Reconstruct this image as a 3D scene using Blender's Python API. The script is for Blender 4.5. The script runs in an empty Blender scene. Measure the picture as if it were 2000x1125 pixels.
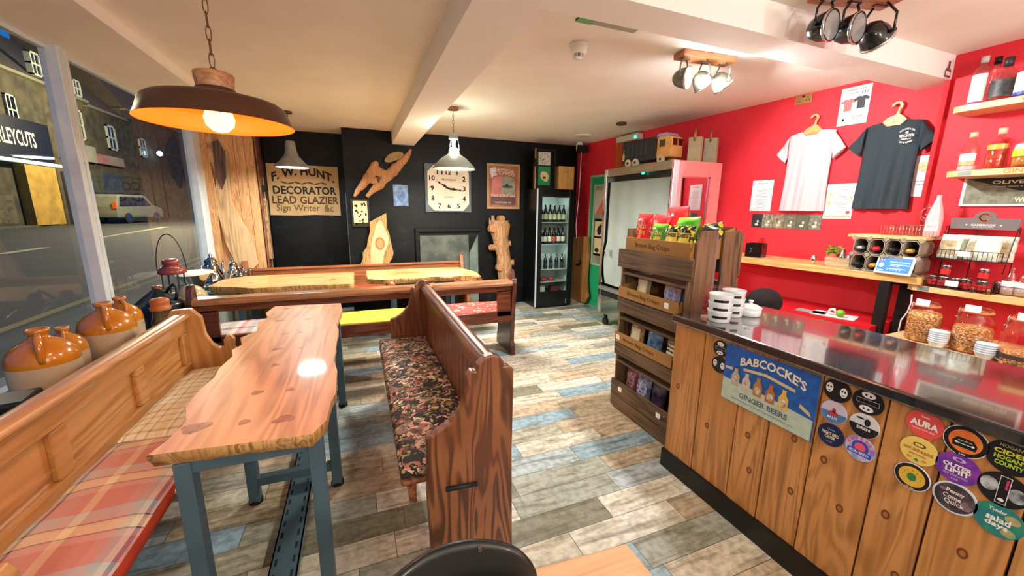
import bpy, bmesh, math, random
from math import sin, cos, pi, radians, sqrt, atan2
from mathutils import Vector, Matrix, noise as mnoise
random.seed(7)
SC = bpy.context.scene
COL = SC.collection
# ------------------------------------------------------------------ camera
FPX, YAW, PITCH, ROLL, CH = 757.14, .375991, -.20015, .0108695, 1.55
def cam_basis():
    cy, sy, cp, sp = cos(YAW), sin(YAW), cos(PITCH), sin(PITCH)
    f = Vector((sy*cp, cy*cp, sp)); r = Vector((cy, -sy, 0)); u = r.cross(f)
    return cos(ROLL)*r+sin(ROLL)*u, -sin(ROLL)*r+cos(ROLL)*u, f
CR, CU, CF = cam_basis()
cd = bpy.data.cameras.new('camera'); cam = bpy.data.objects.new('camera', cd); COL.objects.link(cam)
cam.matrix_world = Matrix(((CR.x, CU.x, -CF.x, 0), (CR.y, CU.y, -CF.y, 0), (CR.z, CU.z, -CF.z, CH), (0, 0, 0, 1)))
cd.sensor_fit = 'HORIZONTAL'; cd.sensor_width = 36; cd.lens = 36*FPX/2000; cd.clip_start = .02; cd.clip_end = 300
SC.camera = cam
def at(px, py, X=None, Y=None, Z=None):      # the point of a world plane seen at a pixel of the survey frame
    d = CR*((px-1000)/FPX)-CU*((py-562.5)/FPX)+CF
    if X is not None: t = X/d.x
    elif Y is not None: t = Y/d.y
    else: t = (Z-CH)/d.z
    return Vector((0, 0, CH))+d*t
# ------------------------------------------------------------------ world, light, exposure
SC.view_settings.view_transform = 'Standard'; SC.view_settings.look = 'None'
SC.view_settings.gamma = 1; SC.view_settings.exposure = 1.25; SC.view_settings.use_curve_mapping = False
W = bpy.data.worlds.new('dusk_sky'); SC.world = W; W.use_nodes = True
wt = W.node_tree; wb = wt.nodes['Background']; wb.inputs[1].default_value = .38
wn = wt.nodes.new('ShaderNodeTexNoise'); wn.inputs['Scale'].default_value = 3
wr = wt.nodes.new('ShaderNodeValToRGB'); wr.color_ramp.elements[0].color = (.0015, .09, .42, 1); wr.color_ramp.elements[1].color = (.006, .2, .75, 1)
wc = wt.nodes.new('ShaderNodeTexCoord'); wt.links.new(wc.outputs['Generated'], wn.inputs[0]); wt.links.new(wn.outputs[0], wr.inputs[0]); wt.links.new(wr.outputs[0], wb.inputs[0])
def area(name, loc, size, energy, col, rot=(0, 0, 0), sy=None):
    l = bpy.data.lights.new(name, 'AREA'); l.energy = energy; l.color = col; l.size = size
    if sy: l.shape = 'RECTANGLE'; l.size_y = sy
    o = bpy.data.objects.new(name, l); COL.objects.link(o); o.location = loc; o.rotation_euler = rot; return o
def point(name, loc, energy, col, r=.04):
    l = bpy.data.lights.new(name, 'POINT'); l.energy = energy; l.color = col; l.shadow_soft_size = r
    o = bpy.data.objects.new(name, l); COL.objects.link(o); o.location = loc; return o
def spot(name, loc, aim, energy, col, ang=100, r=.03, blend=.5):
    l = bpy.data.lights.new(name, 'SPOT'); l.energy = energy; l.color = col; l.spot_size = radians(ang); l.spot_blend = blend; l.shadow_soft_size = r
    o = bpy.data.objects.new(name, l); COL.objects.link(o); o.location = loc
    o.rotation_euler = (Vector(aim)-Vector(loc)).to_track_quat('-Z', 'Y').to_euler(); return o
WARM = (1, .93, .84); WHITE = (.93, .96, 1); COOL = (.93, 1, .96)
# pendant lamps in the part of the room behind the photographer, hung like the ones in view
point('pendant_light_behind_left', (-.4, -1.0, 2.0), 26, WARM, .1)
point('pendant_light_behind_middle', (1.2, -1.3, 2.05), 34, WARM, .1)
point('pendant_light_behind_right', (2.9, .05, 2.1), 15, WHITE, .1)
point('pendant_light_behind_far', (2.6, -1.9, 2.05), 20, WHITE, .1)

# ------------------------------------------------------------------ materials
def hx(s):
    s = s.lstrip('#'); c = [int(s[i:i+2], 16)/255 for i in (0, 2, 4)]
    return tuple(x/12.92 if x <= .04045 else ((x+.055)/1.055)**2.4 for x in c)+(1,)
MATS = {}
def newmat(name):
    m = bpy.data.materials.new(name); m.use_nodes = True; MATS[name] = m
    return m, m.node_tree, m.node_tree.nodes['Principled BSDF']
def nd(t, typ, **k):
    n = t.nodes.new(typ)
    for a, b in k.items(): setattr(n, a, b)
    return n
def ramp(t, stops, const=False):
    n = nd(t, 'ShaderNodeValToRGB'); r = n.color_ramp
    if const: r.interpolation = 'CONSTANT'
    while len(r.elements) < len(stops): r.elements.new(.5)
    for e, (p, c) in zip(r.elements, stops):
        e.position = p; e.color = hx(c) if isinstance(c, str) else c
    return n
def bump(t, src, bs, strength=.3, dist=.01):
    b = nd(t, 'ShaderNodeBump'); b.inputs['Strength'].default_value = strength; b.inputs['Distance'].default_value = dist
    t.links.new(src, b.inputs['Height']); t.links.new(b.outputs[0], bs.inputs['Normal'])
def plain(name, col, rough=.5, metal=0, var=0, scale=8, col2=None, bmp=0, coat=0, trans=0, ior=1.45, alpha=1, sheen=0):
    if name in MATS: return MATS[name]
    m, t, b = newmat(name); b.inputs['Roughness'].default_value = rough; b.inputs['Metallic'].default_value = metal
    b.inputs['Base Color'].default_value = hx(col); b.inputs['Coat Weight'].default_value = coat; b.inputs['Coat Roughness'].default_value = .08
    b.inputs['Transmission Weight'].default_value = trans; b.inputs['IOR'].default_value = ior
    if col2 or bmp:
        tc = nd(t, 'ShaderNodeTexCoord'); n = nd(t, 'ShaderNodeTexNoise'); n.inputs['Scale'].default_value = scale; n.inputs['Detail'].default_value = 5
        t.links.new(tc.outputs['Object'], n.inputs[0])
        if col2:
            r = ramp(t, [(.35, col), (.65, col2)]); t.links.new(n.outputs[0], r.inputs[0]); t.links.new(r.outputs[0], b.inputs['Base Color'])
        if bmp: bump(t, n.outputs[0], b, bmp, .01)
    return m
def emit(name, col, s):
    if name in MATS: return MATS[name]
    m, t, b = newmat(name); b.inputs['Base Color'].default_value = hx(col); b.inputs['Emission Color'].default_value = hx(col); b.inputs['Emission Strength'].default_value = s
    return m
def thinglass(name, tint='#ffffff', refl=.05, rough=.0, strength=1):
    if name in MATS: return MATS[name]
    m, t, b = newmat(name); t.nodes.remove(b); out = [n for n in t.nodes if n.type == 'OUTPUT_MATERIAL'][0]
    tr = nd(t, 'ShaderNodeBsdfTransparent'); tr.inputs[0].default_value = hx(tint)
    g = nd(t, 'ShaderNodeBsdfGlossy'); g.inputs['Roughness'].default_value = rough
    f = nd(t, 'ShaderNodeLayerWeight'); f.inputs[0].default_value = .5      # symmetric: a pane has no inside
    pw = nd(t, 'ShaderNodeMath', operation='POWER'); pw.inputs[1].default_value = 5; t.links.new(f.outputs['Facing'], pw.inputs[0])
    mx = nd(t, 'ShaderNodeMath', operation='MULTIPLY_ADD'); mx.inputs[1].default_value = .9*strength; mx.inputs[2].default_value = refl; t.links.new(pw.outputs[0], mx.inputs[0])
    mi = nd(t, 'ShaderNodeMixShader'); t.links.new(mx.outputs[0], mi.inputs[0]); t.links.new(tr.outputs[0], mi.inputs[1]); t.links.new(g.outputs[0], mi.inputs[2]); t.links.new(mi.outputs[0], out.inputs[0])
    return m
def wood(name, c1, c2, axis='x', c3=None, scale=1, rough=.42, strong=.5, bmp=.15, coat=0, dist=2.0):
    """grain runs along axis; c1 light, c2 dark grain, c3 slow colour drift"""
    if name in MATS: return MATS[name]
    m, t, b = newmat(name); b.inputs['Roughness'].default_value = rough; b.inputs['Coat Weight'].default_value = coat; b.inputs['Coat Roughness'].default_value = .05
    tc = nd(t, 'ShaderNodeTexCoord'); oi = nd(t, 'ShaderNodeObjectInfo')
    ad = nd(t, 'ShaderNodeVectorMath', operation='ADD'); ml = nd(t, 'ShaderNodeMath', operation='MULTIPLY'); ml.inputs[1].default_value = 37
    t.links.new(oi.outputs['Random'], ml.inputs[0]); t.links.new(tc.outputs['Object'], ad.inputs[0]); t.links.new(ml.outputs[0], ad.inputs[1])
    mp = nd(t, 'ShaderNodeMapping'); s = [36*scale]*3; s['xyz'.index(axis)] = 1.7*scale; mp.inputs['Scale'].default_value = s
    t.links.new(ad.outputs[0], mp.inputs[0])
    n = nd(t, 'ShaderNodeTexNoise'); n.inputs['Scale'].default_value = 1.3; n.inputs['Detail'].default_value = 7; n.inputs['Distortion'].default_value = .6
    t.links.new(mp.outputs[0], n.inputs[0])
    mp2 = nd(t, 'ShaderNodeMapping'); s = [6.5*scale]*3; s['xyz'.index(axis)] = .6*scale; mp2.inputs['Scale'].default_value = s
    t.links.new(ad.outputs[0], mp2.inputs[0])
    n2 = nd(t, 'ShaderNodeTexNoise'); n2.inputs['Scale'].default_value = 1; n2.inputs['Detail'].default_value = 2; n2.inputs['Distortion'].default_value = dist*.3
    t.links.new(mp2.outputs[0], n2.inputs[0])
    k = nd(t, 'ShaderNodeMath', operation='MULTIPLY'); k.inputs[1].default_value = 58; t.links.new(n2.outputs[0], k.inputs[0])
    sn = nd(t, 'ShaderNodeMath', operation='SINE'); t.links.new(k.outputs[0], sn.inputs[0])
    mr = nd(t, 'ShaderNodeMapRange'); mr.inputs[1].default_value = -1; mr.inputs[3].default_value = 0; mr.inputs[4].default_value = 1; t.links.new(sn.outputs[0], mr.inputs[0])
    mx = nd(t, 'ShaderNodeMix'); mx.inputs[0].default_value = strong; t.links.new(n.outputs[0], mx.inputs[2]); t.links.new(mr.outputs[0], mx.inputs[3])
    r = ramp(t, [(.28, c2), (.62, c1)]); t.links.new(mx.outputs[0], r.inputs[0]); src = r.outputs[0]
    if c3:
        n3 = nd(t, 'ShaderNodeTexNoise'); n3.inputs['Scale'].default_value = 2.2*scale; t.links.new(ad.outputs[0], n3.inputs[0])
        q = nd(t, 'ShaderNodeMapRange'); q.inputs[1].default_value = .42; q.inputs[2].default_value = .68; q.inputs[4].default_value = .7; t.links.new(n3.outputs[0], q.inputs[0])
        mc = nd(t, 'ShaderNodeMix', data_type='RGBA'); mc.inputs[7].default_value = hx(c3); t.links.new(q.outputs[0], mc.inputs[0]); t.links.new(src, mc.inputs[6]); src = mc.outputs[2]
    t.links.new(src, b.inputs['Base Color'])
    if bmp: bump(t, mx.outputs[0], b, bmp, .004)
    return m
def plaid(name, warp, weft, pu, pv, axes='xy', rough=.85):
    """warp, weft: constant stripe ramps over one period pu, pv metres"""
    if name in MATS: return MATS[name]
    m, t, b = newmat(name); b.inputs['Roughness'].default_value = rough
    tc = nd(t, 'ShaderNodeTexCoord'); sp = nd(t, 'ShaderNodeSeparateXYZ'); t.links.new(tc.outputs['Object'], sp.inputs[0]); cols = []
    for ax, st, p in ((axes[0], warp, pu), (axes[1], weft, pv)):
        d = nd(t, 'ShaderNodeMath', operation='DIVIDE'); d.inputs[1].default_value = p; t.links.new(sp.outputs['xyz'.index(ax)], d.inputs[0])
        f = nd(t, 'ShaderNodeMath', operation='FRACT'); t.links.new(d.outputs[0], f.inputs[0])
        r = ramp(t, st, True); t.links.new(f.outputs[0], r.inputs[0]); cols.append(r.outputs[0])
    mc = nd(t, 'ShaderNodeMix', data_type='RGBA'); mc.inputs[0].default_value = .5; t.links.new(cols[0], mc.inputs[6]); t.links.new(cols[1], mc.inputs[7])
    t.links.new(mc.outputs[2], b.inputs['Base Color'])
    n = nd(t, 'ShaderNodeTexNoise'); n.inputs['Scale'].default_value = 400; t.links.new(tc.outputs['Object'], n.inputs[0]); bump(t, n.outputs[0], b, .2, .001)
    return m
def floral(name, stops, scale=22, rough=.8, warp=.06, thr=.5):
    if name in MATS: return MATS[name]
    m, t, b = newmat(name); b.inputs['Roughness'].default_value = rough
    tc = nd(t, 'ShaderNodeTexCoord'); n = nd(t, 'ShaderNodeTexNoise'); n.inputs['Scale'].default_value = 14; n.inputs['Detail'].default_value = 3; t.links.new(tc.outputs['Object'], n.inputs[0])
    s = nd(t, 'ShaderNodeVectorMath', operation='SCALE'); s.inputs['Scale'].default_value = warp*2; t.links.new(n.outputs[1], s.inputs[0])
    a = nd(t, 'ShaderNodeVectorMath', operation='ADD'); t.links.new(tc.outputs['Object'], a.inputs[0]); t.links.new(s.outputs[0], a.inputs[1])
    v = nd(t, 'ShaderNodeTexVoronoi'); v.inputs['Scale'].default_value = scale; t.links.new(a.outputs[0], v.inputs[0])
    sp = nd(t, 'ShaderNodeSeparateColor'); t.links.new(v.outputs['Color'], sp.inputs[0])
    r = ramp(t, stops, True); t.links.new(sp.outputs[0], r.inputs[0])
    dm = nd(t, 'ShaderNodeMath', operation='LESS_THAN'); dm.inputs[1].default_value = thr; t.links.new(v.outputs['Distance'], dm.inputs[0])
    mc = nd(t, 'ShaderNodeMix', data_type='RGBA'); mc.inputs[6].default_value = hx(stops[0][1]); t.links.new(dm.outputs[0], mc.inputs[0]); t.links.new(r.outputs[0], mc.inputs[7])
    t.links.new(mc.outputs[2], b.inputs['Base Color']); return m
# ------------------------------------------------------------------ mesh building
class MB:
    def __init__(s): s.v = []; s.f = []; s.m = []; s.s = []
    def add(s, vs, fs, mat=0, sm=False, M=None):
        o = len(s.v)
        s.v += [tuple((M @ Vector(p)) if M else p) for p in vs]
        for f in fs: s.f.append(tuple(i+o for i in f)); s.m.append(mat); s.s.append(sm)
        return s
    def box(s, x0, x1, y0, y1, z0, z1, mat=0, M=None):
        v = [(x, y, z) for x in (x0, x1) for y in (y0, y1) for z in (z0, z1)]
        return s.add(v, [(0, 1, 3, 2), (4, 6, 7, 5), (0, 4, 5, 1), (2, 3, 7, 6), (0, 2, 6, 4), (1, 5, 7, 3)], mat, False, M)
    def bar(s, p, q, w, h, mat=0, up=(0, 0, 1)):
        p, q = Vector(p), Vector(q); d = q-p; L = d.length; d.normalize(); u = Vector(up)
        if abs(d.dot(u)) > .99: u = Vector((1, 0, 0))
        r = d.cross(u).normalized(); u = r.cross(d)
        M = Matrix(((r.x, d.x, u.x, p.x), (r.y, d.y, u.y, p.y), (r.z, d.z, u.z, p.z), (0, 0, 0, 1)))
        return s.box(-w/2, w/2, 0, L, -h/2, h/2, mat, M)
    def lathe(s, prof, c=(0, 0, 0), n=24, mat=0, M=None, sm=True, sx=1, sy=1, a0=0, a1=2*pi):
        full = abs(a1-a0-2*pi) < 1e-6; k = n if full else n+1; vs = []
        for r, z in prof:
            for i in range(k):
                a = a0+(a1-a0)*i/n; vs.append((c[0]+r*cos(a)*sx, c[1]+r*sin(a)*sy, c[2]+z))
        fs = []
        for j in range(len(prof)-1):
            for i in range(n if not full else k):
                i2 = (i+1) % k
                if not full and i == k-1: continue
                fs.append((j*k+i, j*k+i2, (j+1)*k+i2, (j+1)*k+i))
        return s.add(vs, fs, mat, sm, M)
    def cyl(s, p, q, r, r2=None, n=16, mat=0, caps=True, sm=True):
        p, q = Vector(p), Vector(q); r2 = r if r2 is None else r2; d = (q-p).normalized()
        u = d.orthogonal().normalized(); w = d.cross(u); vs = []
        for c, rr in ((p, r), (q, r2)):
            for i in range(n):
                a = 2*pi*i/n; vs.append(tuple(c+u*cos(a)*rr+w*sin(a)*rr))
        s.add(vs, [(i, (i+1) % n, n+(i+1) % n, n+i) for i in range(n)], mat, sm)
        if caps: s.add(vs, [tuple(range(n))[::-1], tuple(range(n, 2*n))], mat, False)
        return s
    def tube(s, pts, r, n=8, mat=0, closed=False):
        P = [Vector(p) for p in pts]; L = len(P); vs = []; u = None
        for i, p in enumerate(P):
            a = P[(i-1) % L] if closed or i > 0 else p; b = P[(i+1) % L] if closed or i < L-1 else p
            d = (b-a).normalized()
            u = d.orthogonal().normalized() if u is None else (u-d*u.dot(d)).normalized()
            w = d.cross(u); rr = r[i] if isinstance(r, (list, tuple)) else r
            for k in range(n):
                t = 2*pi*k/n; vs.append(tuple(p+u*cos(t)*rr+w*sin(t)*rr))
        fs = []
        for i in range(L if closed else L-1):
            j = (i+1) % L
            for k in range(n): fs.append((i*n+k, i*n+(k+1) % n, j*n+(k+1) % n, j*n+k))
        if not closed: fs += [tuple(range(n))[::-1], tuple(range((L-1)*n, L*n))]
        return s.add(vs, fs, mat, True)
    def prism(s, pts, a, b, pl='xz', mat=0, M=None, smat=None):
        """polygon pts in plane pl extruded from a to b on the third axis"""
        def P(u, v, w): return {'xz': (u, w, v), 'xy': (u, v, w), 'yz': (w, u, v)}[pl]
        n = len(pts); vs = [P(u, v, a) for u, v in pts]+[P(u, v, b) for u, v in pts]; k = len(s.f)
        s.add(vs, [tuple(range(n))[::-1], tuple(range(n, 2*n))]+[(i, (i+1) % n, n+(i+1) % n, n+i) for i in range(n)], mat, False, M)
        if smat is not None:
            for i in range(k+2, len(s.f)): s.m[i] = smat
        return s
    def ball(s, c, r, n=14, mat=0, M=None):
        rx, ry, rz = (r, r, r) if isinstance(r, (int, float)) else r; h = n//2
        prof = [(sin(pi*i/h), -cos(pi*i/h)) for i in range(h+1)]; vs = []
        for a, z in prof:
            for i in range(n): t = 2*pi*i/n; vs.append((c[0]+rx*a*cos(t), c[1]+ry*a*sin(t), c[2]+rz*z))
        return s.add(vs, [(j*n+i, j*n+(i+1) % n, (j+1)*n+(i+1) % n, (j+1)*n+i) for j in range(h) for i in range(n)], mat, True, M)
    def grid(s, fn, nu, nv, mat=0, sm=True, M=None):
        vs = [tuple(fn(i/nu, j/nv)) for j in range(nv+1) for i in range(nu+1)]
        return s.add(vs, [(j*(nu+1)+i, j*(nu+1)+i+1, (j+1)*(nu+1)+i+1, (j+1)*(nu+1)+i) for j in range(nv) for i in range(nu)], mat, sm, M)
    def build(s, name, mats, parent=None, bev=0, loc=None, seg=2, subd=0):
        me = bpy.data.meshes.new(name); me.from_pydata([tuple(p) for p in s.v], [], s.f)
        me.polygons.foreach_set('material_index', s.m); me.polygons.foreach_set('use_smooth', s.s)
        if not isinstance(mats, (list, tuple)): mats = [mats]
        for m in mats: me.materials.append(m)
        me.update()
        if len(s.f) > 1:
            bm = bmesh.new(); bm.from_mesh(me); bmesh.ops.recalc_face_normals(bm, faces=bm.faces); bm.to_mesh(me); bm.free()
        o = bpy.data.objects.new(name, me); COL.objects.link(o)
        if parent: o.parent = parent
        if loc: o.location = loc
        if bev:
            b = o.modifiers.new('bevel', 'BEVEL'); b.width = bev; b.segments = seg; b.limit_method = 'ANGLE'; b.angle_limit = radians(35); b.harden_normals = False
        if subd: q = o.modifiers.new('sub', 'SUBSURF'); q.levels = q.render_levels = subd
        return o
def tag(o, label=None, cat=None, group=None, kind=None):
    if label: o['label'] = label
    if cat: o['category'] = cat
    if group: o['group'] = group
    if kind: o['kind'] = kind
    return o
def thing(name, label, cat, loc=(0, 0, 0), rz=0, group=None, rot=None):
    o = bpy.data.objects.new(name, None); COL.objects.link(o); o.location = loc; o.empty_display_size = .1
    o.rotation_euler = rot or (0, 0, rz); return tag(o, label, cat, group)
def struct(o): o['kind'] = 'structure'; return o
def copytree(src, loc=None, rz=None, label=None, group=None, parent=None):
    c = src.copy(); COL.objects.link(c)
    if parent: c.parent = parent
    if loc is not None: c.location = loc
    if rz is not None: c.rotation_euler = (0, 0, rz)
    if label: c['label'] = label
    if group: c['group'] = group
    for ch in list(src.children): copytree(ch, parent=c)
    return c
TXT = {}
def textmesh(body, bold=.0):
    k = (body, bold)
    if k not in TXT:
        c = bpy.data.curves.new('t', 'FONT'); c.body = body; c.size = 1; c.align_x = 'CENTER'; c.offset = bold; c.resolution_u = 2; c.space_line = .95
        o = bpy.data.objects.new('t', c); me = bpy.data.meshes.new_from_object(o)
        vs = [tuple(v.co) for v in me.vertices]; fs = [tuple(p.vertices) for p in me.polygons]
        bpy.data.objects.remove(o); bpy.data.curves.remove(c); bpy.data.meshes.remove(me)
        xs = [v[0] for v in vs]; ys = [v[1] for v in vs]
        TXT[k] = (vs, fs, min(xs), max(xs), min(ys), max(ys))
    return TXT[k]
def txt(mb, body, cx, cz, w, h, y=0, mat=0, bold=.01, arc=0, M=None, rot=0, slant=0):
    """flat lettering in the local xz plane facing -y, fitted into w x h; arc = sagitta"""
    vs, fs, a, b, c, d = textmesh(body, bold); out = []
    for v in vs:
        u = ((v[0]-a)/(b-a)-.5); q = ((v[1]-c)/(d-c)-.5); x = u*w+slant*q*h; z = q*h
        if arc: z += arc*(1-4*u*u)-arc/2; 
        if rot: x, z = x*cos(rot)-z*sin(rot), x*sin(rot)+z*cos(rot)
        out.append((cx+x, y, cz+z))
    mb.add(out, fs, mat, False, M); return mb
def ell(cx, cz, rx, rz, n=28, a0=0): return [(cx+rx*cos(a0+2*pi*i/n), cz+rz*sin(a0+2*pi*i/n)) for i in range(n)]
def disc(mb, cx, cz, rx, rz, y, mat=0, n=28, M=None, rot=0):
    p = [(cx+(rx*cos(2*pi*i/n))*cos(rot)-rz*sin(2*pi*i/n)*sin(rot), y, cz+(rx*cos(2*pi*i/n))*sin(rot)+rz*sin(2*pi*i/n)*cos(rot)) for i in range(n)]
    return mb.add(p, [tuple(range(n))], mat, False, M)
def quad(mb, x0, x1, z0, z1, y, mat=0, M=None): return mb.add([(x0, y, z0), (x1, y, z0), (x1, y, z1), (x0, y, z1)], [(0, 1, 2, 3)], mat, False, M)
def poly(mb, pts, y, mat=0, M=None): return mb.add([(a, y, b) for a, b in pts], [tuple(range(len(pts)))], mat, False, M)
# ------------------------------------------------------------------ common materials
STEEL = plain('blue_grey_steel', '#4b6470', .45, .2, col2='#425a66', scale=6)
STEELD = plain('dark_steel', '#23282b', .5, .3)
CHROME = plain('chrome', '#d8dcdc', .15, 1)
BLACK = plain('black_paint', '#0c0c0d', .4)
BLACKM = plain('black_matt', '#101012', .8)
WHITE_ = plain('white_plastic', '#e9e6e0', .45)
PAPER = plain('white_paper', '#f1efe9', .8)
PAPERT = plain('paper_print_grey', '#8d9093', .8)
INK = plain('black_ink', '#15130f', .7)
INKB = plain('brown_ink', '#4a2a16', .7)
GOLD = plain('gold_paint', '#c79a3c', .4, .4)
CREAM = plain('cream_print', '#e8d9b4', .6)
CARD = plain('kraft_card', '#a97b3f', .8, col2='#9a6d35', scale=5)
DKWOOD = wood('dark_oak', '#8f5a34', '#4e2a15', 'z', '#6e3c20', scale=1.15, rough=.4, strong=.6, coat=.25)
DKWOODX = wood('dark_oak_long', '#8a4f2c', '#4c2413', 'y', '#6a3018', scale=1.2, rough=.32, strong=.35, coat=.35)
HONEY = wood('honey_pine', '#bd8a52', '#976230', 'y', '#a9763e', scale=.9, rough=.3, strong=.22, coat=.35)
HONEYZ = wood('honey_pine_upright', '#bf8c54', '#9a6634', 'z', '#ad7a42', scale=.9, rough=.32, strong=.25, coat=.3)
REARW = wood('mahogany_long', '#70391f', '#3b170d', 'x', '#54230f', scale=1, rough=.35, strong=.3, coat=.35)
REARZ = wood('mahogany_upright', '#5a2a19', '#2a0f0a', 'z', '#421a0d', scale=1, rough=.4, strong=.4, coat=.3)
FARW = wood('warm_oak_long', '#a8663a', '#74401f', 'x', '#8e4e28', scale=1, rough=.4, strong=.2)
TABLE = wood('cedar_slab', '#d19060', '#a5673a', 'y', '#dca274', scale=.8, rough=.45, strong=.32, coat=.7, bmp=.04)
TABLEX = wood('pale_slab', '#dcae70', '#b98142', 'x', '#e7c189', scale=.8, rough=.3, strong=.25, coat=.4, bmp=.05)
BARK = wood('slab_edge', '#c39a5c', '#7a552a', 'z', '#a4783f', scale=2, rough=.7, strong=.3, bmp=.5)
KNOT = plain('knot_wood', '#a8603c', .45, col2='#7d3f24', scale=40, coat=.4)
SHELFW = wood('pale_shelf_pine', '#e0b878', '#c4924e', 'y', '#ead0a0', scale=1, rough=.45, strong=.2)
CRATE = wood('stained_crate', '#6a4e30', '#33241a', 'y', '#7a5e40', scale=1, rough=.65, strong=.3)
CRATEZ = wood('stained_crate_upright', '#7a5c40', '#3f2e20', 'z', '#8d7050', scale=1, rough=.65, strong=.3)
DRIFT = wood('driftwood', '#b58a5e', '#7c5636', 'z', '#94704f', scale=1.3, rough=.7, strong=.2, bmp=.5)
PLANK = wood('counter_plank', '#c98d50', '#96622f', 'z', '#b97c3e', scale=1.0, rough=.45, strong=.28, dist=3.5, bmp=.25)
# ------------------------------------------------------------------ the setting
def tiles():
    m, t, b = newmat('wood_look_tiles'); L = t.links.new
    tc = nd(t, 'ShaderNodeTexCoord'); sp = nd(t, 'ShaderNodeSeparateXYZ'); L(tc.outputs['Object'], sp.inputs[0])
    def M(op, a, c=None, v=None):
        n = nd(t, 'ShaderNodeMath', operation=op)
        for i, x in enumerate((a, c)):
            if x is None: continue
            if isinstance(x, (int, float)): n.inputs[i].default_value = x
            else: L(x, n.inputs[i])
        return n.outputs[0]
    TW, TL = .1535, .61
    yy = M('DIVIDE', M('SUBTRACT', sp.outputs[1], 1.2525), TW); row = M('FLOOR', yy); fy = M('FRACT', yy)
    wnz = nd(t, 'ShaderNodeTexWhiteNoise', noise_dimensions='1D'); L(row, wnz.inputs['W'])
    xx = M('ADD', M('DIVIDE', sp.outputs[0], TL), M('MULTIPLY', wnz.outputs[0], 1.0)); colm = M('FLOOR', xx); fx = M('FRACT', xx)
    cb = nd(t, 'ShaderNodeCombineXYZ'); L(row, cb.inputs[0]); L(colm, cb.inputs[1])
    w2 = nd(t, 'ShaderNodeTexWhiteNoise', noise_dimensions='2D'); L(cb.outputs[0], w2.inputs[0])
    base = ramp(t, [(0, '#cfc8b4'), (.16, '#b3b09f'), (.28, '#93adb9'), (.40, '#bcae94'), (.52, '#dad5c6'), (.62, '#86836f'), (.70, '#adbabd'), (.80, '#c4b298'), (.9, '#a2a598')], True)
    L(w2.outputs[0], base.inputs[0])
    # worn streaks, different on each tile
    ad = nd(t, 'ShaderNodeVectorMath', operation='ADD'); sc = nd(t, 'ShaderNodeVectorMath', operation='SCALE'); sc.inputs['Scale'].default_value = 19
    L(w2.outputs[1], sc.inputs[0]); L(tc.outputs['Object'], ad.inputs[0]); L(sc.outputs[0], ad.inputs[1])
    mp = nd(t, 'ShaderNodeMapping'); mp.inputs['Scale'].default_value = (3.2, 26, 1); L(ad.outputs[0], mp.inputs[0])
    n = nd(t, 'ShaderNodeTexNoise'); n.inputs['Scale'].default_value = 1; n.inputs['Detail'].default_value = 6; n.inputs['Distortion'].default_value = .9; L(mp.outputs[0], n.inputs[0])
    r = ramp(t, [(.30, '#6b5a46'), (.43, '#cfc8ba'), (.55, '#ffffff')]); L(n.outputs[0], r.inputs[0])
    n2 = nd(t, 'ShaderNodeTexNoise'); n2.inputs['Scale'].default_value = 30; n2.inputs['Detail'].default_value = 3; L(ad.outputs[0], n2.inputs[0])
    r2 = ramp(t, [(.35, '#a09a90'), (.6, '#ffffff')]); L(n2.outputs[0], r2.inputs[0])
    a = nd(t, 'ShaderNodeMix', data_type='RGBA', blend_type='MULTIPLY'); a.inputs[0].default_value = .62; L(base.outputs[0], a.inputs[6]); L(r.outputs[0], a.inputs[7])
    a2 = nd(t, 'ShaderNodeMix', data_type='RGBA', blend_type='MULTIPLY'); a2.inputs[0].default_value = .5; L(a.outputs[2], a2.inputs[6]); L(r2.outputs[0], a2.inputs[7])
    g = M('MAXIMUM', M('LESS_THAN', fy, .022), M('LESS_THAN', fx, .0055))
    gm = nd(t, 'ShaderNodeMix', data_type='RGBA'); gm.inputs[7].default_value = hx('#4e4b3d'); L(g, gm.inputs[0]); L(a2.outputs[2], gm.inputs[6])
    L(gm.outputs[2], b.inputs['Base Color']); b.inputs['Roughness'].default_value = .38
    h = M('SUBTRACT', M('MULTIPLY', n.outputs[0], .4), g); bump(t, h, b, .25, .004)
    return m
FLOORM = tiles()
CEIL = plain('ceiling_paint', '#f0eadf', .85, col2='#ebe4d8', scale=3)
CEILW = plain('beam_paint', '#f2eee8', .8)
RED = plain('red_paint', '#e02c39', .6, col2='#d82432', scale=1.5, bmp=.05)
m, t, b = newmat('black_wall_paint')
tc = nd(t, 'ShaderNodeTexCoord'); mp = nd(t, 'ShaderNodeMapping'); mp.inputs['Scale'].default_value = (2.2, 2, 4.5); t.links.new(tc.outputs['Object'], mp.inputs[0])
n = nd(t, 'ShaderNodeTexNoise'); n.inputs['Scale'].default_value = 1.3; n.inputs['Detail'].default_value = 8; n.inputs['Roughness'].default_value = .65; t.links.new(mp.outputs[0], n.inputs[0])
r = ramp(t, [(.5, '#020303'), (.62, '#070b0d'), (.8, '#1c2629')]); t.links.new(n.outputs[0], r.inputs[0]); t.links.new(r.outputs[0], b.inputs['Base Color'])
b.inputs['Roughness'].default_value = .5; b.inputs['Specular IOR Level'].default_value = .22; bump(t, n.outputs[0], b, .25, .01)
BLACKWALL = m
struct(MB().box(-1.9, 4.1, -2.7, 6.7, -.1, 0).build('floor', FLOORM))
struct(MB().box(-1.9, 4.1, -2.7, 6.7, 2.6, 2.7).build('ceiling', CEIL))
struct(MB().box(-1.80, -1.215, -2.6, 6.7, 2.52, 2.6).build('trim_1', CEIL))
struct(MB().box(.515, .815, -2.6, 5.96, 2.425, 2.6).build('trim_2', CEILW))
struct(MB().box(.515, 3.99, 1.585, 1.80, 2.445, 2.6).build('trim_3', CEILW))
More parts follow.
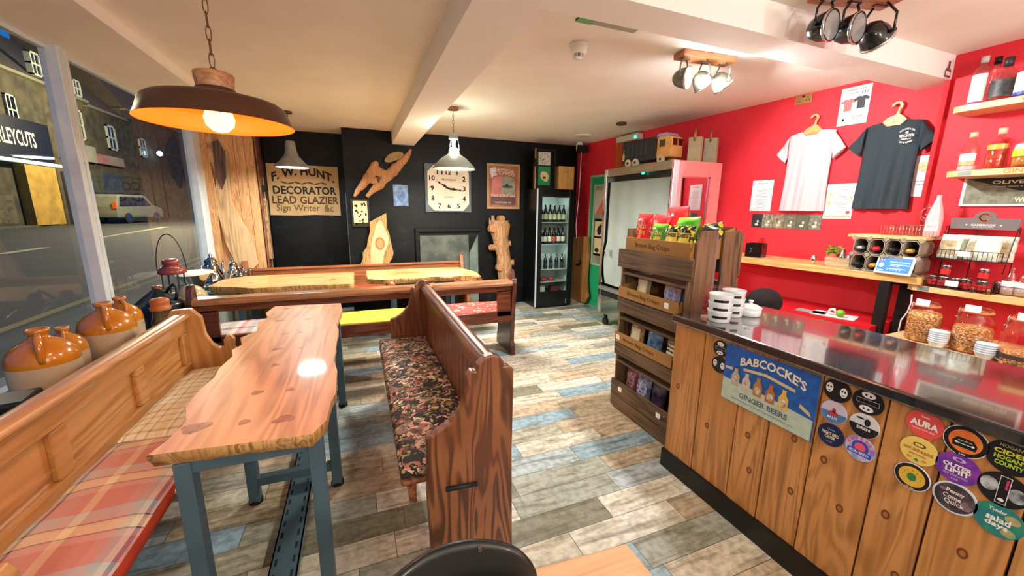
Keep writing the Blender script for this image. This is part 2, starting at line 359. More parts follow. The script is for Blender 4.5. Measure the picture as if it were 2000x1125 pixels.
struct(MB().box(-1.9, 4.1, -2.7, -2.6, 0, 2.6).build('wall_near', plain('buff_paint', '#cbb596', .8)))
rw = MB().prism([(3.50, 6.02), (3.932, 1.60), (4.1, 1.60), (4.1, 6.7), (3.50, 6.7)][::-1], 0, 2.6, 'xy'); struct(rw.build('wall_right', RED))
struct(MB().box(3.83, 4.1, -2.6, 1.60, 0, 2.6).build('wall_right', RED))
struct(MB().box(3.80, 3.832, 1.575, 1.60, .3, 2.445).build('trim_4', plain('red_trim', '#c9141f', .7)))
struct(MB().prism([(-1.75, 5.96), (-1.15, 5.96), (-1.15, 6.5), (-.13, 6.5), (-.13, 5.95), (3.52, 5.95), (3.52, 6.7), (-1.75, 6.7)], 0, 2.6, 'xy').build('wall_back', BLACKWALL))
# window wall on the street side
SILLM = plain('grey_sill_paint', '#7c8478', .6, col2='#6a7268', scale=4)
struct(MB().box(-1.9, -1.24, -2.6, 5.96, 0, .57).box(-1.9, -1.235, -2.6, 5.96, .57, .6).build('wall_left', SILLM))
FRAME = plain('window_frame_paint', '#cfd8d8', .45, col2='#c4cfd0')
f = MB()
for y in (-1.9, -.35, 1.55): f.box(-1.76, -1.67, y, y+.09, .6, 2.52)
f.box(-1.76, -1.67, 3.50, 3.555, .6, 2.52).box(-1.745, -1.67, 3.56, 3.60, .6, 2.52)
f.box(-1.76, -1.67, 5.60, 5.68, .6, 2.52).box(-1.745, -1.68, 5.69, 5.86, .6, 2.52); f.box(-1.76, -1.72, -2.6, 5.96, 2.49, 2.52); f.box(-1.76, -1.70, -2.6, 5.9, .6, .625)
win = struct(f.build('window_1', FRAME, bev=.004))
g = MB()
for a, c in ((-2.6, -1.9), (-1.81, -.35), (-.26, 1.55), (1.64, 3.50), (3.60, 5.60)): g.add([(-1.73, a, .62), (-1.73, c, .62), (-1.73, c, 2.5), (-1.73, a, 2.5)], [(0, 1, 2, 3)])
g.build('glass_pane', thinglass('window_glass', '#f4faf8', .03, strength=.8), win)
# green door in the right wall, far end
RZW = atan2(-.9953, .0972)                                   # heading of the long red wall
def onw(Y, off, z): return Vector((3.50+(6.02-Y)*.0977-off, Y, z))
GREEN = plain('green_door_paint', '#1f9a5f', .5, col2='#239f66', scale=2)
d = MB().box(-.02, 1.0, -.02, .03, 0, 2.06); dr = struct(d.build('door_1', GREEN, loc=onw(5.48, .0, 0))); dr.rotation_euler = (0, 0, RZW)
MB().box(-.05, -.018, -.035, .02, 0, 2.08).box(-.05, 1.0, -.035, .02, 2.055, 2.09).build('door_frame', plain('pale_green_trim', '#8fae84', .5), dr)
MB().box(.06, 1.0, -.04, -.02, .68, .705).box(.06, 1.0, -.04, -.02, 1.92, 1.94).box(.06, .085, -.04, -.02, .68, 1.94).build('panel_moulding', plain('pale_moulding', '#a9c0a0', .5), dr)
MB().box(.085, 1.0, -.03, -.02, .705, 1.92).build('panel', plain('faded_picture_panel', '#b0a585', .6, col2='#5e6e62', scale=2.5), dr)
MB().box(.10, .30, -.045, -.03, 1.50, 1.86).build('backing_board', plain('pale_board', '#b9b09a', .6), dr)
m_ = MB().prism([(.13, 1.48), (.40, 1.48), (.40, 1.86)], -.052, -.045, 'xz'); m_.build('salmon_triangle', plain('salmon_paint', '#c4674e', .6), dr)
pf_ = MB().box(.14, .42, -.07, -.03, .84, 1.42).build('picture_frame', BLACK, dr, bev=.02)
m_ = MB().box(.17, .40, -.075, -.07, .88, 1.12).box(.17, .40, -.075, -.07, 1.15, 1.38); m_.build('picture_sheet', plain('sand_sheet', '#cbb78c', .6), pf_)
m_ = MB(); disc(m_, .28, 1.24, .05, .07, -.0755); disc(m_, .31, 1.31, .03, .03, -.0755); disc(m_, .24, .93, .05, .035, -.0755); m_.build('cat_silhouettes', INK, pf_)
# ------------------------------------------------------------------ the street
ASPH = plain('asphalt', '#2a2923', .8, col2='#1a1a17', scale=1.2, bmp=.2)
GZ = .5
struct(MB().box(-60, -2.75, -20, 90, GZ-.12, GZ-.06).build('road', ASPH))
struct(MB().box(-2.75, -1.9, -20, 60, GZ-.12, GZ).build('pavement', plain('paving', '#4a5048', .8, col2='#33392f', scale=2)))
struct(MB().prism([(-16.5, 10), (-14.2, 10), (-14.6, 24), (-17.0, 40), (-19, 60), (-25, 60), (-22, 30)], GZ-.1, GZ, 'xy').build('pavement', plain('far_paving', '#4d4a3e', .8, col2='#3a382e')))
YEL = plain('road_yellow', '#8f7a3a', .8); WHT = plain('road_white', '#b9ad7c', .8)
l = MB(); z = GZ-.058
for off in (0, .22): l.add([(-3.02+off, 3.5, z), (-2.92+off, 3.5, z), (-3.35+off, 14, z), (-3.47+off, 14, z)], [(0, 1, 2, 3)])
o = l.build('road_marking', YEL); tag(o, 'double yellow lines along the near kerb outside the window', 'road marking')
for i, (a, c) in enumerate((((0, 496), (90, 483)), ((195, 464), (325, 443)))):
    p, q = at(*a, Z=z), at(*c, Z=z); w = Vector((.12, 0, 0))
    tag(MB().add([p-w, p+w, q+w, q-w], [(0, 1, 2, 3)]).build('road_marking', WHT), ['nearer white dash on the road, left of the window post', 'farther white dash on the road, right of the window post'][i], 'road marking')
FX = -15.5
def fac(px, py): p = at(px, py, X=FX); return p.y, p.z
STONE = plain('dark_stone', '#3d3826', .9, col2='#221f17', scale=1.8, bmp=.3)
STONE2 = plain('brown_stone', '#473d27', .9, col2='#2a2418', scale=2.5, bmp=.3)
SLATE = plain('roof_slate', '#3a3524', .9, col2='#2b271c', scale=4)
SASH = plain('sash_paint', '#8a8f84', .6); DARKG = plain('dark_window', '#0b0d10', .15)
def window(parent, px0, py0, px1, py1, off=.05):
    y0, z1 = fac(px0, py0); y1, _ = fac(px1, py0); _, z0 = fac(px0, py1); w = y1-y0; t = min(.14, w*.12)
    f = MB().box(FX-off, FX+off+.05, y0, y0+t, z0, z1).box(FX-off, FX+off+.05, y1-t, y1, z0, z1).box(FX-off, FX+off+.05, y0, y1, z1-t, z1).box(FX-off, FX+off+.05, y0, y1, z0, z0+t).box(FX-off, FX+off+.04, y0, y1, (z0+z1)/2-t/2, (z0+z1)/2+t/2)
    f.box(FX-off, FX+off+.03, (y0+y1)/2-.03, (y0+y1)/2+.03, z0, z1)
    o = f.build('window', SASH, parent); MB().box(FX-off, FX+off, y0+t, y1-t, z0+t, z1-t).build('pane', DARKG, o)
def house(label, y0, pyr, ridge=3.6, back=3.4, mat=STONE, chim=()):
    y1, zE = fac(*pyr)
    h = thing('terraced_house', label, 'building', (0, 0, 0), group=None)
    MB().box(FX-8, FX, y0, y1, GZ-.1, zE).build('wall', mat, h)
    MB().prism([(FX+.25, zE-.05), (FX-back, zE+ridge), (FX-2*back-.2, zE), (FX-8, zE)], y0, y1, 'xz').build('roof', SLATE, h)
    MB().box(FX, FX+.3, y0, y1, zE-.14, zE).build('gutter', plain('gutter', '#5c5a48', .6), h)
    for c in chim: MB().box(FX-back-.6, FX-back+.6, c, c+1.3, zE+ridge-.9, zE+ridge+1.6).build('chimney', STONE2, h)
    return h, y0, y1, zE
h1, y0, y1, zE = house('dark stone terrace with a barber sign over its shopfront, opposite', 8, (76, 160))
for w in ((2, 180, 21, 238),): window(h1, *w)
window(h1, 48, 96, 66, 140, off=.1)
yy0, zz1 = fac(-60, 250); yy1, _ = fac(92, 300); _, zz0 = fac(0, 307)
sg = MB().box(FX, FX+.25, yy0, yy1, zz0, zz0+2.0).build('shop_sign', BLACK, h1)
M_ = Matrix.Translation((FX+.26, 0, 0)) @ Matrix.Rotation(pi/2, 4, 'Z')
ya, za = fac(-35, 285); yb, zb = fac(60, 283)
t_ = MB(); txt(t_, 'BEVERLEYCUTS', (ya+yb)/2-.3, zb+.2, (yb-ya)*1.15, .75, 0, M=M_); t_.build('lettering', CREAM, sg)
MB().box(FX-.3, FX+.4, fac(27, 330)[0], fac(88, 330)[0], GZ, zz0-.2).build('stone_pier', plain('lit_sandstone', '#a07e33', .9, col2='#7d6226', scale=1.5, bmp=.3), h1)
st = MB().box(FX+.25, FX+.5, yy0, yy1, zz0-.16, zz0-.02).build('light_strip', emit('shop_strip_light', '#cfe8dc', .5), h1)
h2, y0b, y1b, zE2 = house('pale-windowed stone house beside the barber shop, opposite', y1, (160, 196), mat=STONE2, chim=(y1+1,))
for w in ((136, 210, 153, 268),): window(h2, *w)
window(h2, 134, 152, 148, 183, off=.1)
h3, y0c, y1c, zE3 = house('farther stone house with pink and grey shop fascias, opposite', y1b, (238, 232), chim=(y1b+2.5,))
for w in ((203, 242, 219, 290),): window(h3, *w)
for nm, a, bq, zt, zb_, col in (('shop_fascia', 108, 182, 272, 318, '#5f6660'), ('shop_fascia', 183, 236, 300, 330, '#7a4a4c')):
    ya, z1_ = fac(a, zt); yb, z0_ = fac(bq, zb_); MB().box(FX, FX+.25, ya, yb, fac(a, zb_-12)[1], z1_).build(nm, plain('fascia'+col, col, .6, col2='#777060', scale=.6), h2 if a < 150 else h3)
for a, bq in ((117, 145), (150, 180), (188, 232)):
    ya, z1_ = fac(a, 335); yb, _ = fac(bq, 335); f = MB().box(FX, FX+.12, ya, yb, GZ, z1_).build('shop_window', plain('shop_glass', '#3d3f2c', .3, col2='#22251c', scale=1), h2 if a < 180 else h3)
h4, *_ = house('last dark house of the terrace opposite, partly behind the timber post', y1c, (372, 268), mat=STONE2, ridge=6)
window(h4, 268, 268, 280, 305)
# grey people carrier parked opposite
VY = 33; pb = at(248, 424, Y=VY); VAN = thing('parked_car', 'silver people carrier parked across the street with an orange tail light', 'car', (pb.x, pb.y, GZ-.06), rz=pi/2-.12)
L_ = 4.5; H_ = 1.75
body = [(-L_/2, .35), (-L_/2+.05, 1.0), (-L_/2+.25, H_-.1), (-L_/2+.6, H_), (L_*.12, H_), (L_*.27, 1.15), (L_/2-.15, .95), (L_/2, .75), (L_/2, .3)]
CARP = plain('silver_car_paint', '#6f7264', .35, .3)
MB().prism(body, -.88, .88, 'xz').build('body', CARP, VAN, bev=.06)
MB().prism([(-2.0, 1.05), (-1.85, 1.6), (-.1, 1.6), (.35, 1.6), (1.0, 1.1)], -.9, .9, 'xz').build('side_window', DARKG, VAN)
for sx in (-1.4, 1.4):
    for sy in (-1, 1): MB().cyl((sx, sy*.72, .32), (sx, sy*.92, .32), .33, n=20).build('wheel', BLACKM, VAN); 
    MB().cyl((sx, -.93, .32), (sx, -.9, .32), .2, n=16).build('hubcap', CHROME, VAN)
MB().box(-2.24, -2.1, -.85, -.65, .9, 1.3).build('tail_light', plain('orange_lens', '#c4501c', .3), VAN)
MB().box(-1.3, 1.0, -.6, -.56, H_, H_+.08).box(-1.3, 1.0, .56, .6, H_, H_+.08).build('roof_rail', BLACK, VAN)
# street lamps outside: they only light the place
point('street_lamp_light', (-9, 12, 6), 260, (1, .80, .50), .3); point('street_lamp_light_far', (-10, 29, 6.5), 3200, (1, .82, .5), .3)
p = at(312, 300, X=FX+.5); o = MB().ball((0, 0, 0), .2).build('street_light', emit('blue_white_lamp', '#9fd4ff', 8), loc=p); MB().box(-.24, 0, -.04, .04, .18, .24).build('wall_bracket', BLACK, o); tag(o, 'small blue-white lamp glowing on the far house wall', 'street light')
# ------------------------------------------------------------------ pews
def smooth(pts, n=3):
    """round a closed outline by corner cutting"""
    for _ in range(n):
        q = []
        for i in range(len(pts)):
            a, b = pts[i], pts[(i+1) % len(pts)]
            q += [(a[0]*.75+b[0]*.25, a[1]*.75+b[1]*.25), (a[0]*.25+b[0]*.75, a[1]*.25+b[1]*.75)]
        pts = q
    return pts
def cushion(name, label, mat, x0, x1, y0, y1, z0, h, group=None, side=None, r=.03):
    def fn(u, v):
        a = 2*u-1; b = 2*v-1; cx, cy = (x0+x1)/2, (y0+y1)/2
        k = (1-abs(a)**6)*(1-abs(b)**14); return (cx+a*(x1-x0)/2, cy+b*(y1-y0)/2, z0+h*.72+h*.28*k+.003*sin(a*3+b*9))
    m = MB(); nu, nv = 16, 30; m.grid(fn, nu, nv, 0)
    ed = [(i/nu, 0) for i in range(nu)]+[(1, j/nv) for j in range(nv)]+[(1-i/nu, 1) for i in range(nu)]+[(0, 1-j/nv) for j in range(nv)]
    rows = []
    for dz, ins in ((.72, 0), (.5, -.012), (.2, -.01), (0, .006)):
        for u, v in ed:
            p = fn(u, v); cx, cy = (x0+x1)/2, (y0+y1)/2; sx = 1 if p[0] > cx else -1; sy = 1 if p[1] > cy else -1
            rows.append((p[0]-(sx*ins if abs(p[0]-cx) > (x1-x0)/2-1e-4 else 0), p[1]-(sy*ins if abs(p[1]-cy) > (y1-y0)/2-1e-4 else 0), z0+h*dz))
    n = len(ed); m.add(rows, [(r_*n+i, r_*n+(i+1) % n, (r_+1)*n+(i+1) % n, (r_+1)*n+i)[::-1] for r_ in range(3) for i in range(n)], 1 if side else 0, True)
    m.add(rows[3*n:], [tuple(range(n))], 0, False)
    o = m.build(name, [mat, side] if side else [mat]); return tag(o, label, 'cushion', group)
# honey pine pew along the window
lp = thing('church_pew', 'long honey pine church pew with panelled back under the street window', 'pew', (0, 0, 0))
prof = [(-1.19, .02), (-1.19, .83), (-1.16, .885), (-1.055, .890), (-1.005, .83), (-.995, .71), (-.965, .64), (-.925, .605), (-.90, .612), (-.90, .66), (-.882, .69), (-.855, .688), (-.838, .66), (-.845, .60), (-.80, .57), (-.80, .46), (-.82, .30), (-.80, .10), (-.80, .02)]
MB().prism(prof, 3.05, 3.09, 'xz').build('end_panel', HONEYZ, lp, bev=.006)
MB().prism([(x, z) for x, z in prof], 1.16, 1.20, 'xz').build('end_panel', HONEYZ, lp, bev=.006)
MB().box(-1.13, -.79, 1.20, 3.05, .40, .43).build('seat', HONEY, lp, bev=.004)
MB().box(-1.135, -1.115, 1.20, 3.05, .36, .83).build('back_panel', HONEY, lp)
f = MB().box(-1.118, -1.088, 1.20, 3.05, .735, .825).box(-1.118, -1.088, 1.20, 3.05, .43, .535)
for y in (1.20, 1.80, 2.40, 2.97): f.box(-1.118, -1.09, y, y+.085, .535, .735)
f.build('panel_frame', HONEY, lp, bev=.008)
MB().prism(smooth([(-1.155, .825), (-1.155, .855), (-1.125, .872), (-1.075, .868), (-1.058, .845), (-1.072, .825), (-1.09, .815)], 2), 1.20, 3.05, 'xz').build('top_rail', HONEY, lp)
MB().box(-.83, -.80, 1.20, 3.05, .34, .40).build('seat_rail', HONEY, lp, bev=.004)
PL1 = plaid('pink_plaid', [(0, '#c98a80'), (.30, '#c99a92'), (.42, '#9fb0b2'), (.5, '#c6cbc0'), (.56, '#34406e'), (.60, '#c9a49a'), (.78, '#cf9a90'), (.90, '#e2cfae')],
            [(0, '#c47a70'), (.40, '#cf9f94'), (.52, '#3d4a56'), (.545, '#e6d2a6'), (.70, '#dfc694'), (.74, '#3d4a56'), (.765, '#c4aca4'), (.88, '#a9b9ba')], .31, .27)
cushion('bench_cushion', 'pink and blue plaid seat cushion, nearer one on the honey pine pew', PL1, -1.10, -.735, 1.21, 2.13, .43, .075, 'cushions on the window pew', plain('rust_piping', '#a8391f', .8))
PL2 = plaid('cream_plaid', [(0, '#d8c79c'), (.2, '#efe7d2'), (.28, '#a99a5c'), (.34, '#e9e0c6'), (.55, '#c4a35a'), (.62, '#efe8d4'), (.8, '#b3a766'), (.86, '#e6d9b4')],
            [(0, '#e7dcc0'), (.3, '#bcb07a'), (.38, '#ece4cd'), (.6, '#c0b9a0'), (.7, '#efe8d6'), (.9, '#b79a5a')], .16, .2)
cushion('bench_cushion', 'cream and olive plaid seat cushion, farther one on the honey pine pew', PL2, -1.10, -.74, 2.14, 3.03, .43, .07, 'cushions on the window pew')
# dark oak pew in the middle
mp_ = thing('church_pew', 'dark oak church pew with scrolled end facing the near table', 'pew', (0, 0, 0))
prof = [(.205, .0), (.205, .12), (.198, .38), (.204, .60), (.20, .645), (.24, .655), (.30, .69), (.35, .75), (.378, .83), (.372, .88), (.39, .905), (.412, .90), (.42, .925), (.45, .955), (.485, .962), (.515, .95), (.535, .922), (.532, .905), (.555, .905), (.577, .885), (.578, .85), (.574, .5), (.58, .05), (.58, .0)]
MB().prism(prof, 1.43, 1.475, 'xz').build('end_panel', DKWOOD, mp_, bev=.007)
MB().prism(prof, 3.25, 3.29, 'xz').build('end_panel', DKWOOD, mp_, bev=.007)
MB().box(.10, .50, 1.475, 3.25, .41, .44).build('seat', DKWOODX, mp_, bev=.012)
MB().tube([(.275, 1.425, .395), (.41, 1.425, .385)], .011, 10).build('peg', STEELD, mp_)
b_ = MB().box(.495, .525, 1.475, 3.25, .36, .90)
b_.build('back_board', DKWOODX, mp_)
v = MB(); y = 1.50
while y < 3.2: v.box(.482, .497, y, y+.083, .44, .80); y += .088
v.build('upright_boarding', wood('oak_boarding', '#8a5230', '#55290f', 'z', '#6b3a1c', scale=1, rough=.32, coat=.3, strong=.3), mp_, bev=.004)
MB().box(.474, .50, 1.475, 3.25, .80, .87).build('panel_frame', DKWOODX, mp_, bev=.006)
MB().prism(smooth([(.455, .875), (.455, .895), (.48, .925), (.52, .925), (.54, .90), (.54, .875)], 2), 1.475, 3.25, 'xz').build('top_rail', DKWOODX, mp_)
MB().box(.13, .16, 1.475, 3.25, .33, .41).build('seat_rail', DKWOODX, mp_)
FLO = floral('dark_floral', [(0, '#171514'), (.14, '#8a6a5c'), (.34, '#c9a088'), (.50, '#2a2622'), (.58, '#8f9a4a'), (.68, '#b8584c'), (.76, '#e4cdb2'), (.88, '#6a4038')], 30, warp=.11, thr=.62)
cushion('bench_cushion', 'dark floral patterned seat cushion on the dark oak pew', FLO, .112, .475, 1.485, 3.24, .44, .06)
# open-backed pew across the room
rp = thing('church_pew', 'open-backed mahogany pew crossing behind the near table, back to camera', 'pew', (0, 0, 0))
for sx, x in ((-1, -1.30), (1, 1.455)):
    pr = [(3.68, 0), (3.69, .10), (3.72, .16), (3.70, .45), (3.66, .80), (3.70, .83), (3.72, .90), (3.75, .93), (3.79, .93), (3.80, .86), (3.83, .72), (3.90, .62), (4.02, .60), (4.12, .62), (4.15, .55), (4.13, .2), (4.17, .08), (4.17, 0)]
    MB().prism(pr, x, x+.045, 'yz').build('end_panel', REARZ, rp, bev=.005)
MB().prism([(3.66, .775), (3.66, .80), (3.68, .825), (3.80, .825), (3.80, .80), (3.76, .775)], -1.255, 1.455, 'yz').build('top_rail', wood('worn_rail', '#a5714a', '#6e4025', 'x', '#8a5a3a', scale=1, rough=.3, strong=.2, coat=.4), rp, bev=.003)
MB().box(-1.255, 1.455, 3.70, 3.73, .71, .775).build('back_board', REARW, rp)
for x in (-1.255, 1.30): MB().box(x, x+.15, 3.70, 3.73, .45, .72).build('back_stile', REARW, rp)
MB().box(-1.255, 1.455, 3.73, 4.17, .435, .46).build('seat', REARW, rp)
MB().box(-1.255, 1.455, 3.70, 3.73, .38, .50).build('seat_rail', REARW, rp, bev=.004)
YC = plain('yellow_cloth', '#d5c53c', .85, col2='#c4b433', scale=9, bmp=.2)
RF = floral('red_floral', [(0, '#b3322a'), (.3, '#c4463a'), (.55, '#e0b48c'), (.66, '#a82a26'), (.8, '#d9725c'), (.92, '#f0dcc0')], 30)
PL3 = plaid('grey_red_plaid', [(0, '#c9c4bc'), (.25, '#a39c94'), (.45, '#d5cfc5'), (.6, '#c0404c'), (.72, '#d9a8a0'), (.85, '#8c8c8a')], [(0, '#d8d2c8'), (.4, '#b04450'), (.6, '#e0d8cc')], .3, .25)
REDS = plain('crimson_side', '#b01830', .8)
cushion('bench_cushion', 'plain yellow seat cushion in the middle of the open-backed pew', YC, -.36, .62, 3.74, 4.16, .46, .055, 'cushions on the open-backed pew')
cushion('bench_cushion', 'red floral seat cushion at the right end of the open-backed pew', RF, .63, 1.44, 3.74, 4.16, .46, .055, 'cushions on the open-backed pew')
cushion('bench_cushion', 'grey and crimson plaid seat cushion at the left end of the open-backed pew', PL3, -1.25, -.37, 3.74, 4.16, .46, .055, 'cushions on the open-backed pew', REDS)
# far pew against the black wall
fp = thing('church_pew', 'warm brown pew against the black wall behind the far tables', 'pew', (0, 0, 0))
MB().box(-1.36, 1.42, 5.82, 5.85, .35, .74).build('back_board', FARW, fp)
MB().box(-1.36, 1.42, 5.80, 5.86, .735, .765).build('top_rail', FARW, fp, bev=.006)
for x in (-1.40, 1.42): MB().prism([(5.38, 0), (5.38, .5), (5.5, .56), (5.72, .62), (5.77, .80), (5.80, .87), (5.85, .87), (5.88, .80), (5.88, 0)], x, x+.05, 'yz').build('end_panel', FARW, fp, bev=.005)
MB().box(-1.36, 1.42, 5.40, 5.84, .40, .43).build('seat', FARW, fp)
cushion('bench_cushion', 'long orange-red cushion on the far pew by the black wall', plain('orange_cloth', '#b5542e', .85, col2='#8e3a22', scale=12), -1.3, 1.38, 5.41, 5.79, .43, .06)
# ------------------------------------------------------------------ live-edge tables
def slab(name, pts, z1, th, mats, parent, wob=.012, knots=()):
    """slab with a wavy waney edge that undercuts; pts counter-clockwise in plan"""
    q = []
    for i in range(len(pts)):
        a, b = Vector(pts[i]), Vector(pts[(i+1) % len(pts)]); n = max(1, int((b-a).length/.05))
        for k in range(n): q.append(a+(b-a)*k/n)
    c = sum(q, Vector((0, 0)))/len(q); n = len(q); vs = []
    for lev, (dz, k) in enumerate(((0, 0), (.15, -.004), (.6, .003), (1, .02))):
        for i, p in enumerate(q):
            d = (p-c).normalized(); w = mnoise.noise(Vector((p.x*9, p.y*9, lev*.8)))*wob*(lev > 0); p2 = p-d*(k+w); vs.append((p2.x, p2.y, z1-th*dz))
    m = MB(); m.add(vs[:n], [tuple(range(n))], 0); m.add(vs, [(l_*n+i, l_*n+(i+1) % n, (l_+1)*n+(i+1) % n, (l_+1)*n+i)[::-1] for l_ in range(3) for i in range(n)], 1, True); m.add(vs[3*n:], [tuple(range(n))[::-1]], 1)
    for kx, ky, rx, ry, a in knots:
        pp = []
        for i in range(18):
            t_ = 2*pi*i/18; r_ = 1+.18*sin(3*t_+kx*9); u, w = rx*cos(t_)*r_, ry*sin(t_)*r_; pp.append((kx+u*cos(a)-w*sin(a), ky+u*sin(a)+w*cos(a), z1+.0006))
        m.add(pp, [tuple(range(18))], 2)
    return m.build(name, mats, parent)
def c7(x, y): p = at(x/1.992, 560+y/1.992, Z=.76); return (p.x, p.y)
out = [c7(*p) for p in [(572, 657), (650, 598), (725, 525), (722, 470), (778, 400), (835, 352), (852, 318), (905, 270), (903, 246), (942, 225), (936, 198), (1000, 172), (1003, 138), (1042, 120), (1034, 102), (1070, 76), (1325, 64), (1331, 88), (1308, 150), (1316, 172), (1300, 285), (1311, 322), (1306, 415), (1288, 445), (1270, 520), (1213, 574)]][::-1]
kn = []
for x, y, rx, ry in [(760, 548, .05, .03), (950, 526, .022, .016), (1105, 514, .042, .022), (1000, 411, .026, .018), (1130, 400, .02, .016), (1070, 305, .022, .018), (1185, 300, .016, .014), (1078, 243, .03, .018), (1170, 238, .016, .014), (1108, 184, .022, .018), (1168, 178, .018, .016), (1088, 132, .035, .022), (1195, 126, .026, .018), (1115, 86, .03, .022), (1195, 82, .022, .016)]:
    p = c7(x, y); kn.append((p[0], p[1], rx*.9, ry*1.15, .15))
def trestle(parent, xs, ys, top, sp=.045, foot=True):
    for y in ys:
        for i, x in enumerate(xs):
            MB().box(x-sp/2, x+sp/2, y-.03, y+.03, .012, top).build('leg', STEEL, parent, bev=.003)
            if foot: MB().lathe([(.0, 0), (.034, 0), (.034, .02), (.02, .03)], (x, y, 0), 16).build('foot', BLACKM, parent)
        MB().box(xs[0], xs[1], y-.02, y+.02, top-.045, top-.002).build('top_bar', STEEL, parent)
nt = thing('live_edge_table', 'long orange live-edge slab table on blue-grey steel trestles, nearest the camera', 'table', (0, 0, 0))
slab('tabletop', out, .76, .055, [TABLE, BARK, KNOT], nt, knots=kn)
trestle(nt, (-.60, -.20), (1.50, 2.18, 3.14), .705, .05)
for y in (2.18, 3.14): MB().box(-.58, -.22, y-.02, y+.02, .10, .145).build('cross_bar', STEEL, nt)
for x in (-.60, -.20): MB().tube([(x+.028*(1 if x > -.4 else -1), 1.49, .60), (x+.033*(1 if x > -.4 else -1), 1.49, .60)], .012, 8).build('bolt', CHROME, nt)
ch = MB().box(-.435, -.325, 1.15, 3.14, .06, .066).box(-.435, -.429, 1.15, 3.14, .03, .066).box(-.331, -.325, 1.15, 3.14, .03, .066)
for k in range(26):
    y = 1.18+k*.075
    for x in (-.420, -.352): ch.box(x, x+.010, y, y+.035, .0655, .0668, 1)
ch.build('slotted_channel', [STEEL, BLACKM], nt)
MB().box(-.58, -.22, 2.23, 2.25, .60, .64).build('cross_bar', STEELD, nt)
# two tables in front of the far pew
ta = thing('live_edge_table', 'pale live-edge slab table, left of the two by the far wall', 'table', (0, 0, 0))
outA = [(-1.44, 4.66), (-1.42, 5.05), (-1.25, 5.24), (-.6, 5.22), (-.085, 5.16), (-.085, 4.36), (-.5, 4.43), (-1.0, 4.42), (-1.2, 4.55)][::-1]
slab('tabletop', outA, .76, .07, [TABLEX, BARK, KNOT], ta, wob=.03, knots=[(-1.1, 4.75, .035, .02, 0), (-.3, 4.7, .04, .03, .2)])
trestle(ta, (-1.15, -.30), (4.55, 5.0), .69, .05)
tb = thing('live_edge_table', 'pale live-edge slab table, right of the two by the far wall', 'table', (0, 0, 0))
outB = [(.065, 4.62), (.062, 5.25), (.7, 5.28), (1.25, 5.22), (1.37, 4.75), (1.34, 4.45), (1.05, 4.52), (.5, 4.55), (.25, 4.50)][::-1]
slab('tabletop', outB, .76, .06, [TABLEX, BARK, KNOT], tb, wob=.035, knots=[(1.2, 4.6, .05, .03, .3)])
trestle(tb, (.35, 1.05), (4.7, 5.0), .69, .05)
for q in ((1.22, 4.52, .705), (1.33, 4.50, .69), (.30, 4.52, .70)): MB().ball(q, (.055, .032, .04), 12).build('burr', KNOT, tb)
for i, (px, py) in enumerate(((845, 553), (921, 548))):
    p = at(px, py, Y=4.44); o = MB().ball((0, 0, 0), .035, 16).build('brass_ball', plain('old_brass', '#b9924c', .3, .9), loc=(p.x, 4.46, .672)); tag(o, ['round brass ball under the left part of the right far table edge', 'round brass ball under the right corner of the right far table'][i], 'ornament', 'brass balls')
# foreground table corner and chair back
ft = thing('square_table', 'corner of a pale wooden table at the bottom edge of the photo', 'table', (0, 0, 0))
MB().prism([(.285, .668), (.565, .648), (.575, .05), (.29, .06)], .72, .75, 'xy').build('tabletop', wood('light_oak_top', '#dcb48c', '#c0946a', 'x', '#d2a67c', scale=1.5, rough=.4, strong=.2), ft, bev=.004)
for x, y in ((.52, .60), (.34, .62), (.52, .12), (.34, .12)): MB().box(x-.025, x+.025, y-.025, y+.025, 0, .72).build('leg', BLACK, ft)
fc = thing('dining_chair', 'chair with a curved black wooden backrest in front of the dark pew', 'chair', (0, 0, 0))
BK = plain('worn_black_wood', '#0b0d10', .42, coat=.15, bmp=.1)
YB = .68; tr = [(700, 1165), (730, 1143), (760, 1125), (820, 1086), (865, 1068), (910, 1054.5), (955, 1048.5), (1000, 1050), (1024, 1068), (1033, 1086), (1027, 1107), (1000, 1128), (900, 1165), (800, 1200), (720, 1215), (695, 1195)]
q = smooth([(at(a, b, Y=YB).x, at(a, b, Y=YB).z) for a, b in tr], 2); m_ = MB()
xa, xb = min(p[0] for p in q)+.001, max(p[0] for p in q)-.001; NX = 44; prof_ = []
for i in range(NX+1):
    x = (xa+xb)/2-(xb-xa)/2*cos(pi*i/NX); zs = []
    for k in range(len(q)):
        (x0, z0), (x1, z1) = q[k], q[(k+1) % len(q)]
        if (x0-x)*(x1-x) <= 0 and abs(x1-x0) > 1e-9: zs.append(z0+(z1-z0)*(x-x0)/(x1-x0))
    prof_.append((x, min(zs), max(zs)))
ring = []
for x, zb, zt in prof_:
    y = YB-1.1*(x-.12)**2; e = min(.012, (zt-zb)/2.2)
    ring += [(x, y-.012, zb+e), (x, y-.012, zt-e), (x, y-.006, zt), (x, y+.006, zt), (x, y+.012, zt-e), (x, y+.012, zb+e), (x, y+.006, zb), (x, y-.006, zb)]
m_.add(ring, [(i*8+k, i*8+(k+1) % 8, (i+1)*8+(k+1) % 8, (i+1)*8+k) for i in range(NX) for k in range(8)]+[tuple(range(8)), tuple(range(NX*8, NX*8+8))], 0, True)
m_.build('backrest', BK, fc)
for x in (-.02, .22): MB().cyl((x, YB-.02, 0), (x, YB-.035, .74), .014, n=10).cyl((x, .32, 0), (x, .32, .45), .014, n=10).build('leg', BK, fc)
MB().lathe([(0, .45), (.18, .45), (.185, .465), (.17, .48), (0, .478)], (.1, .48, 0), 28).build('seat', BK, fc)
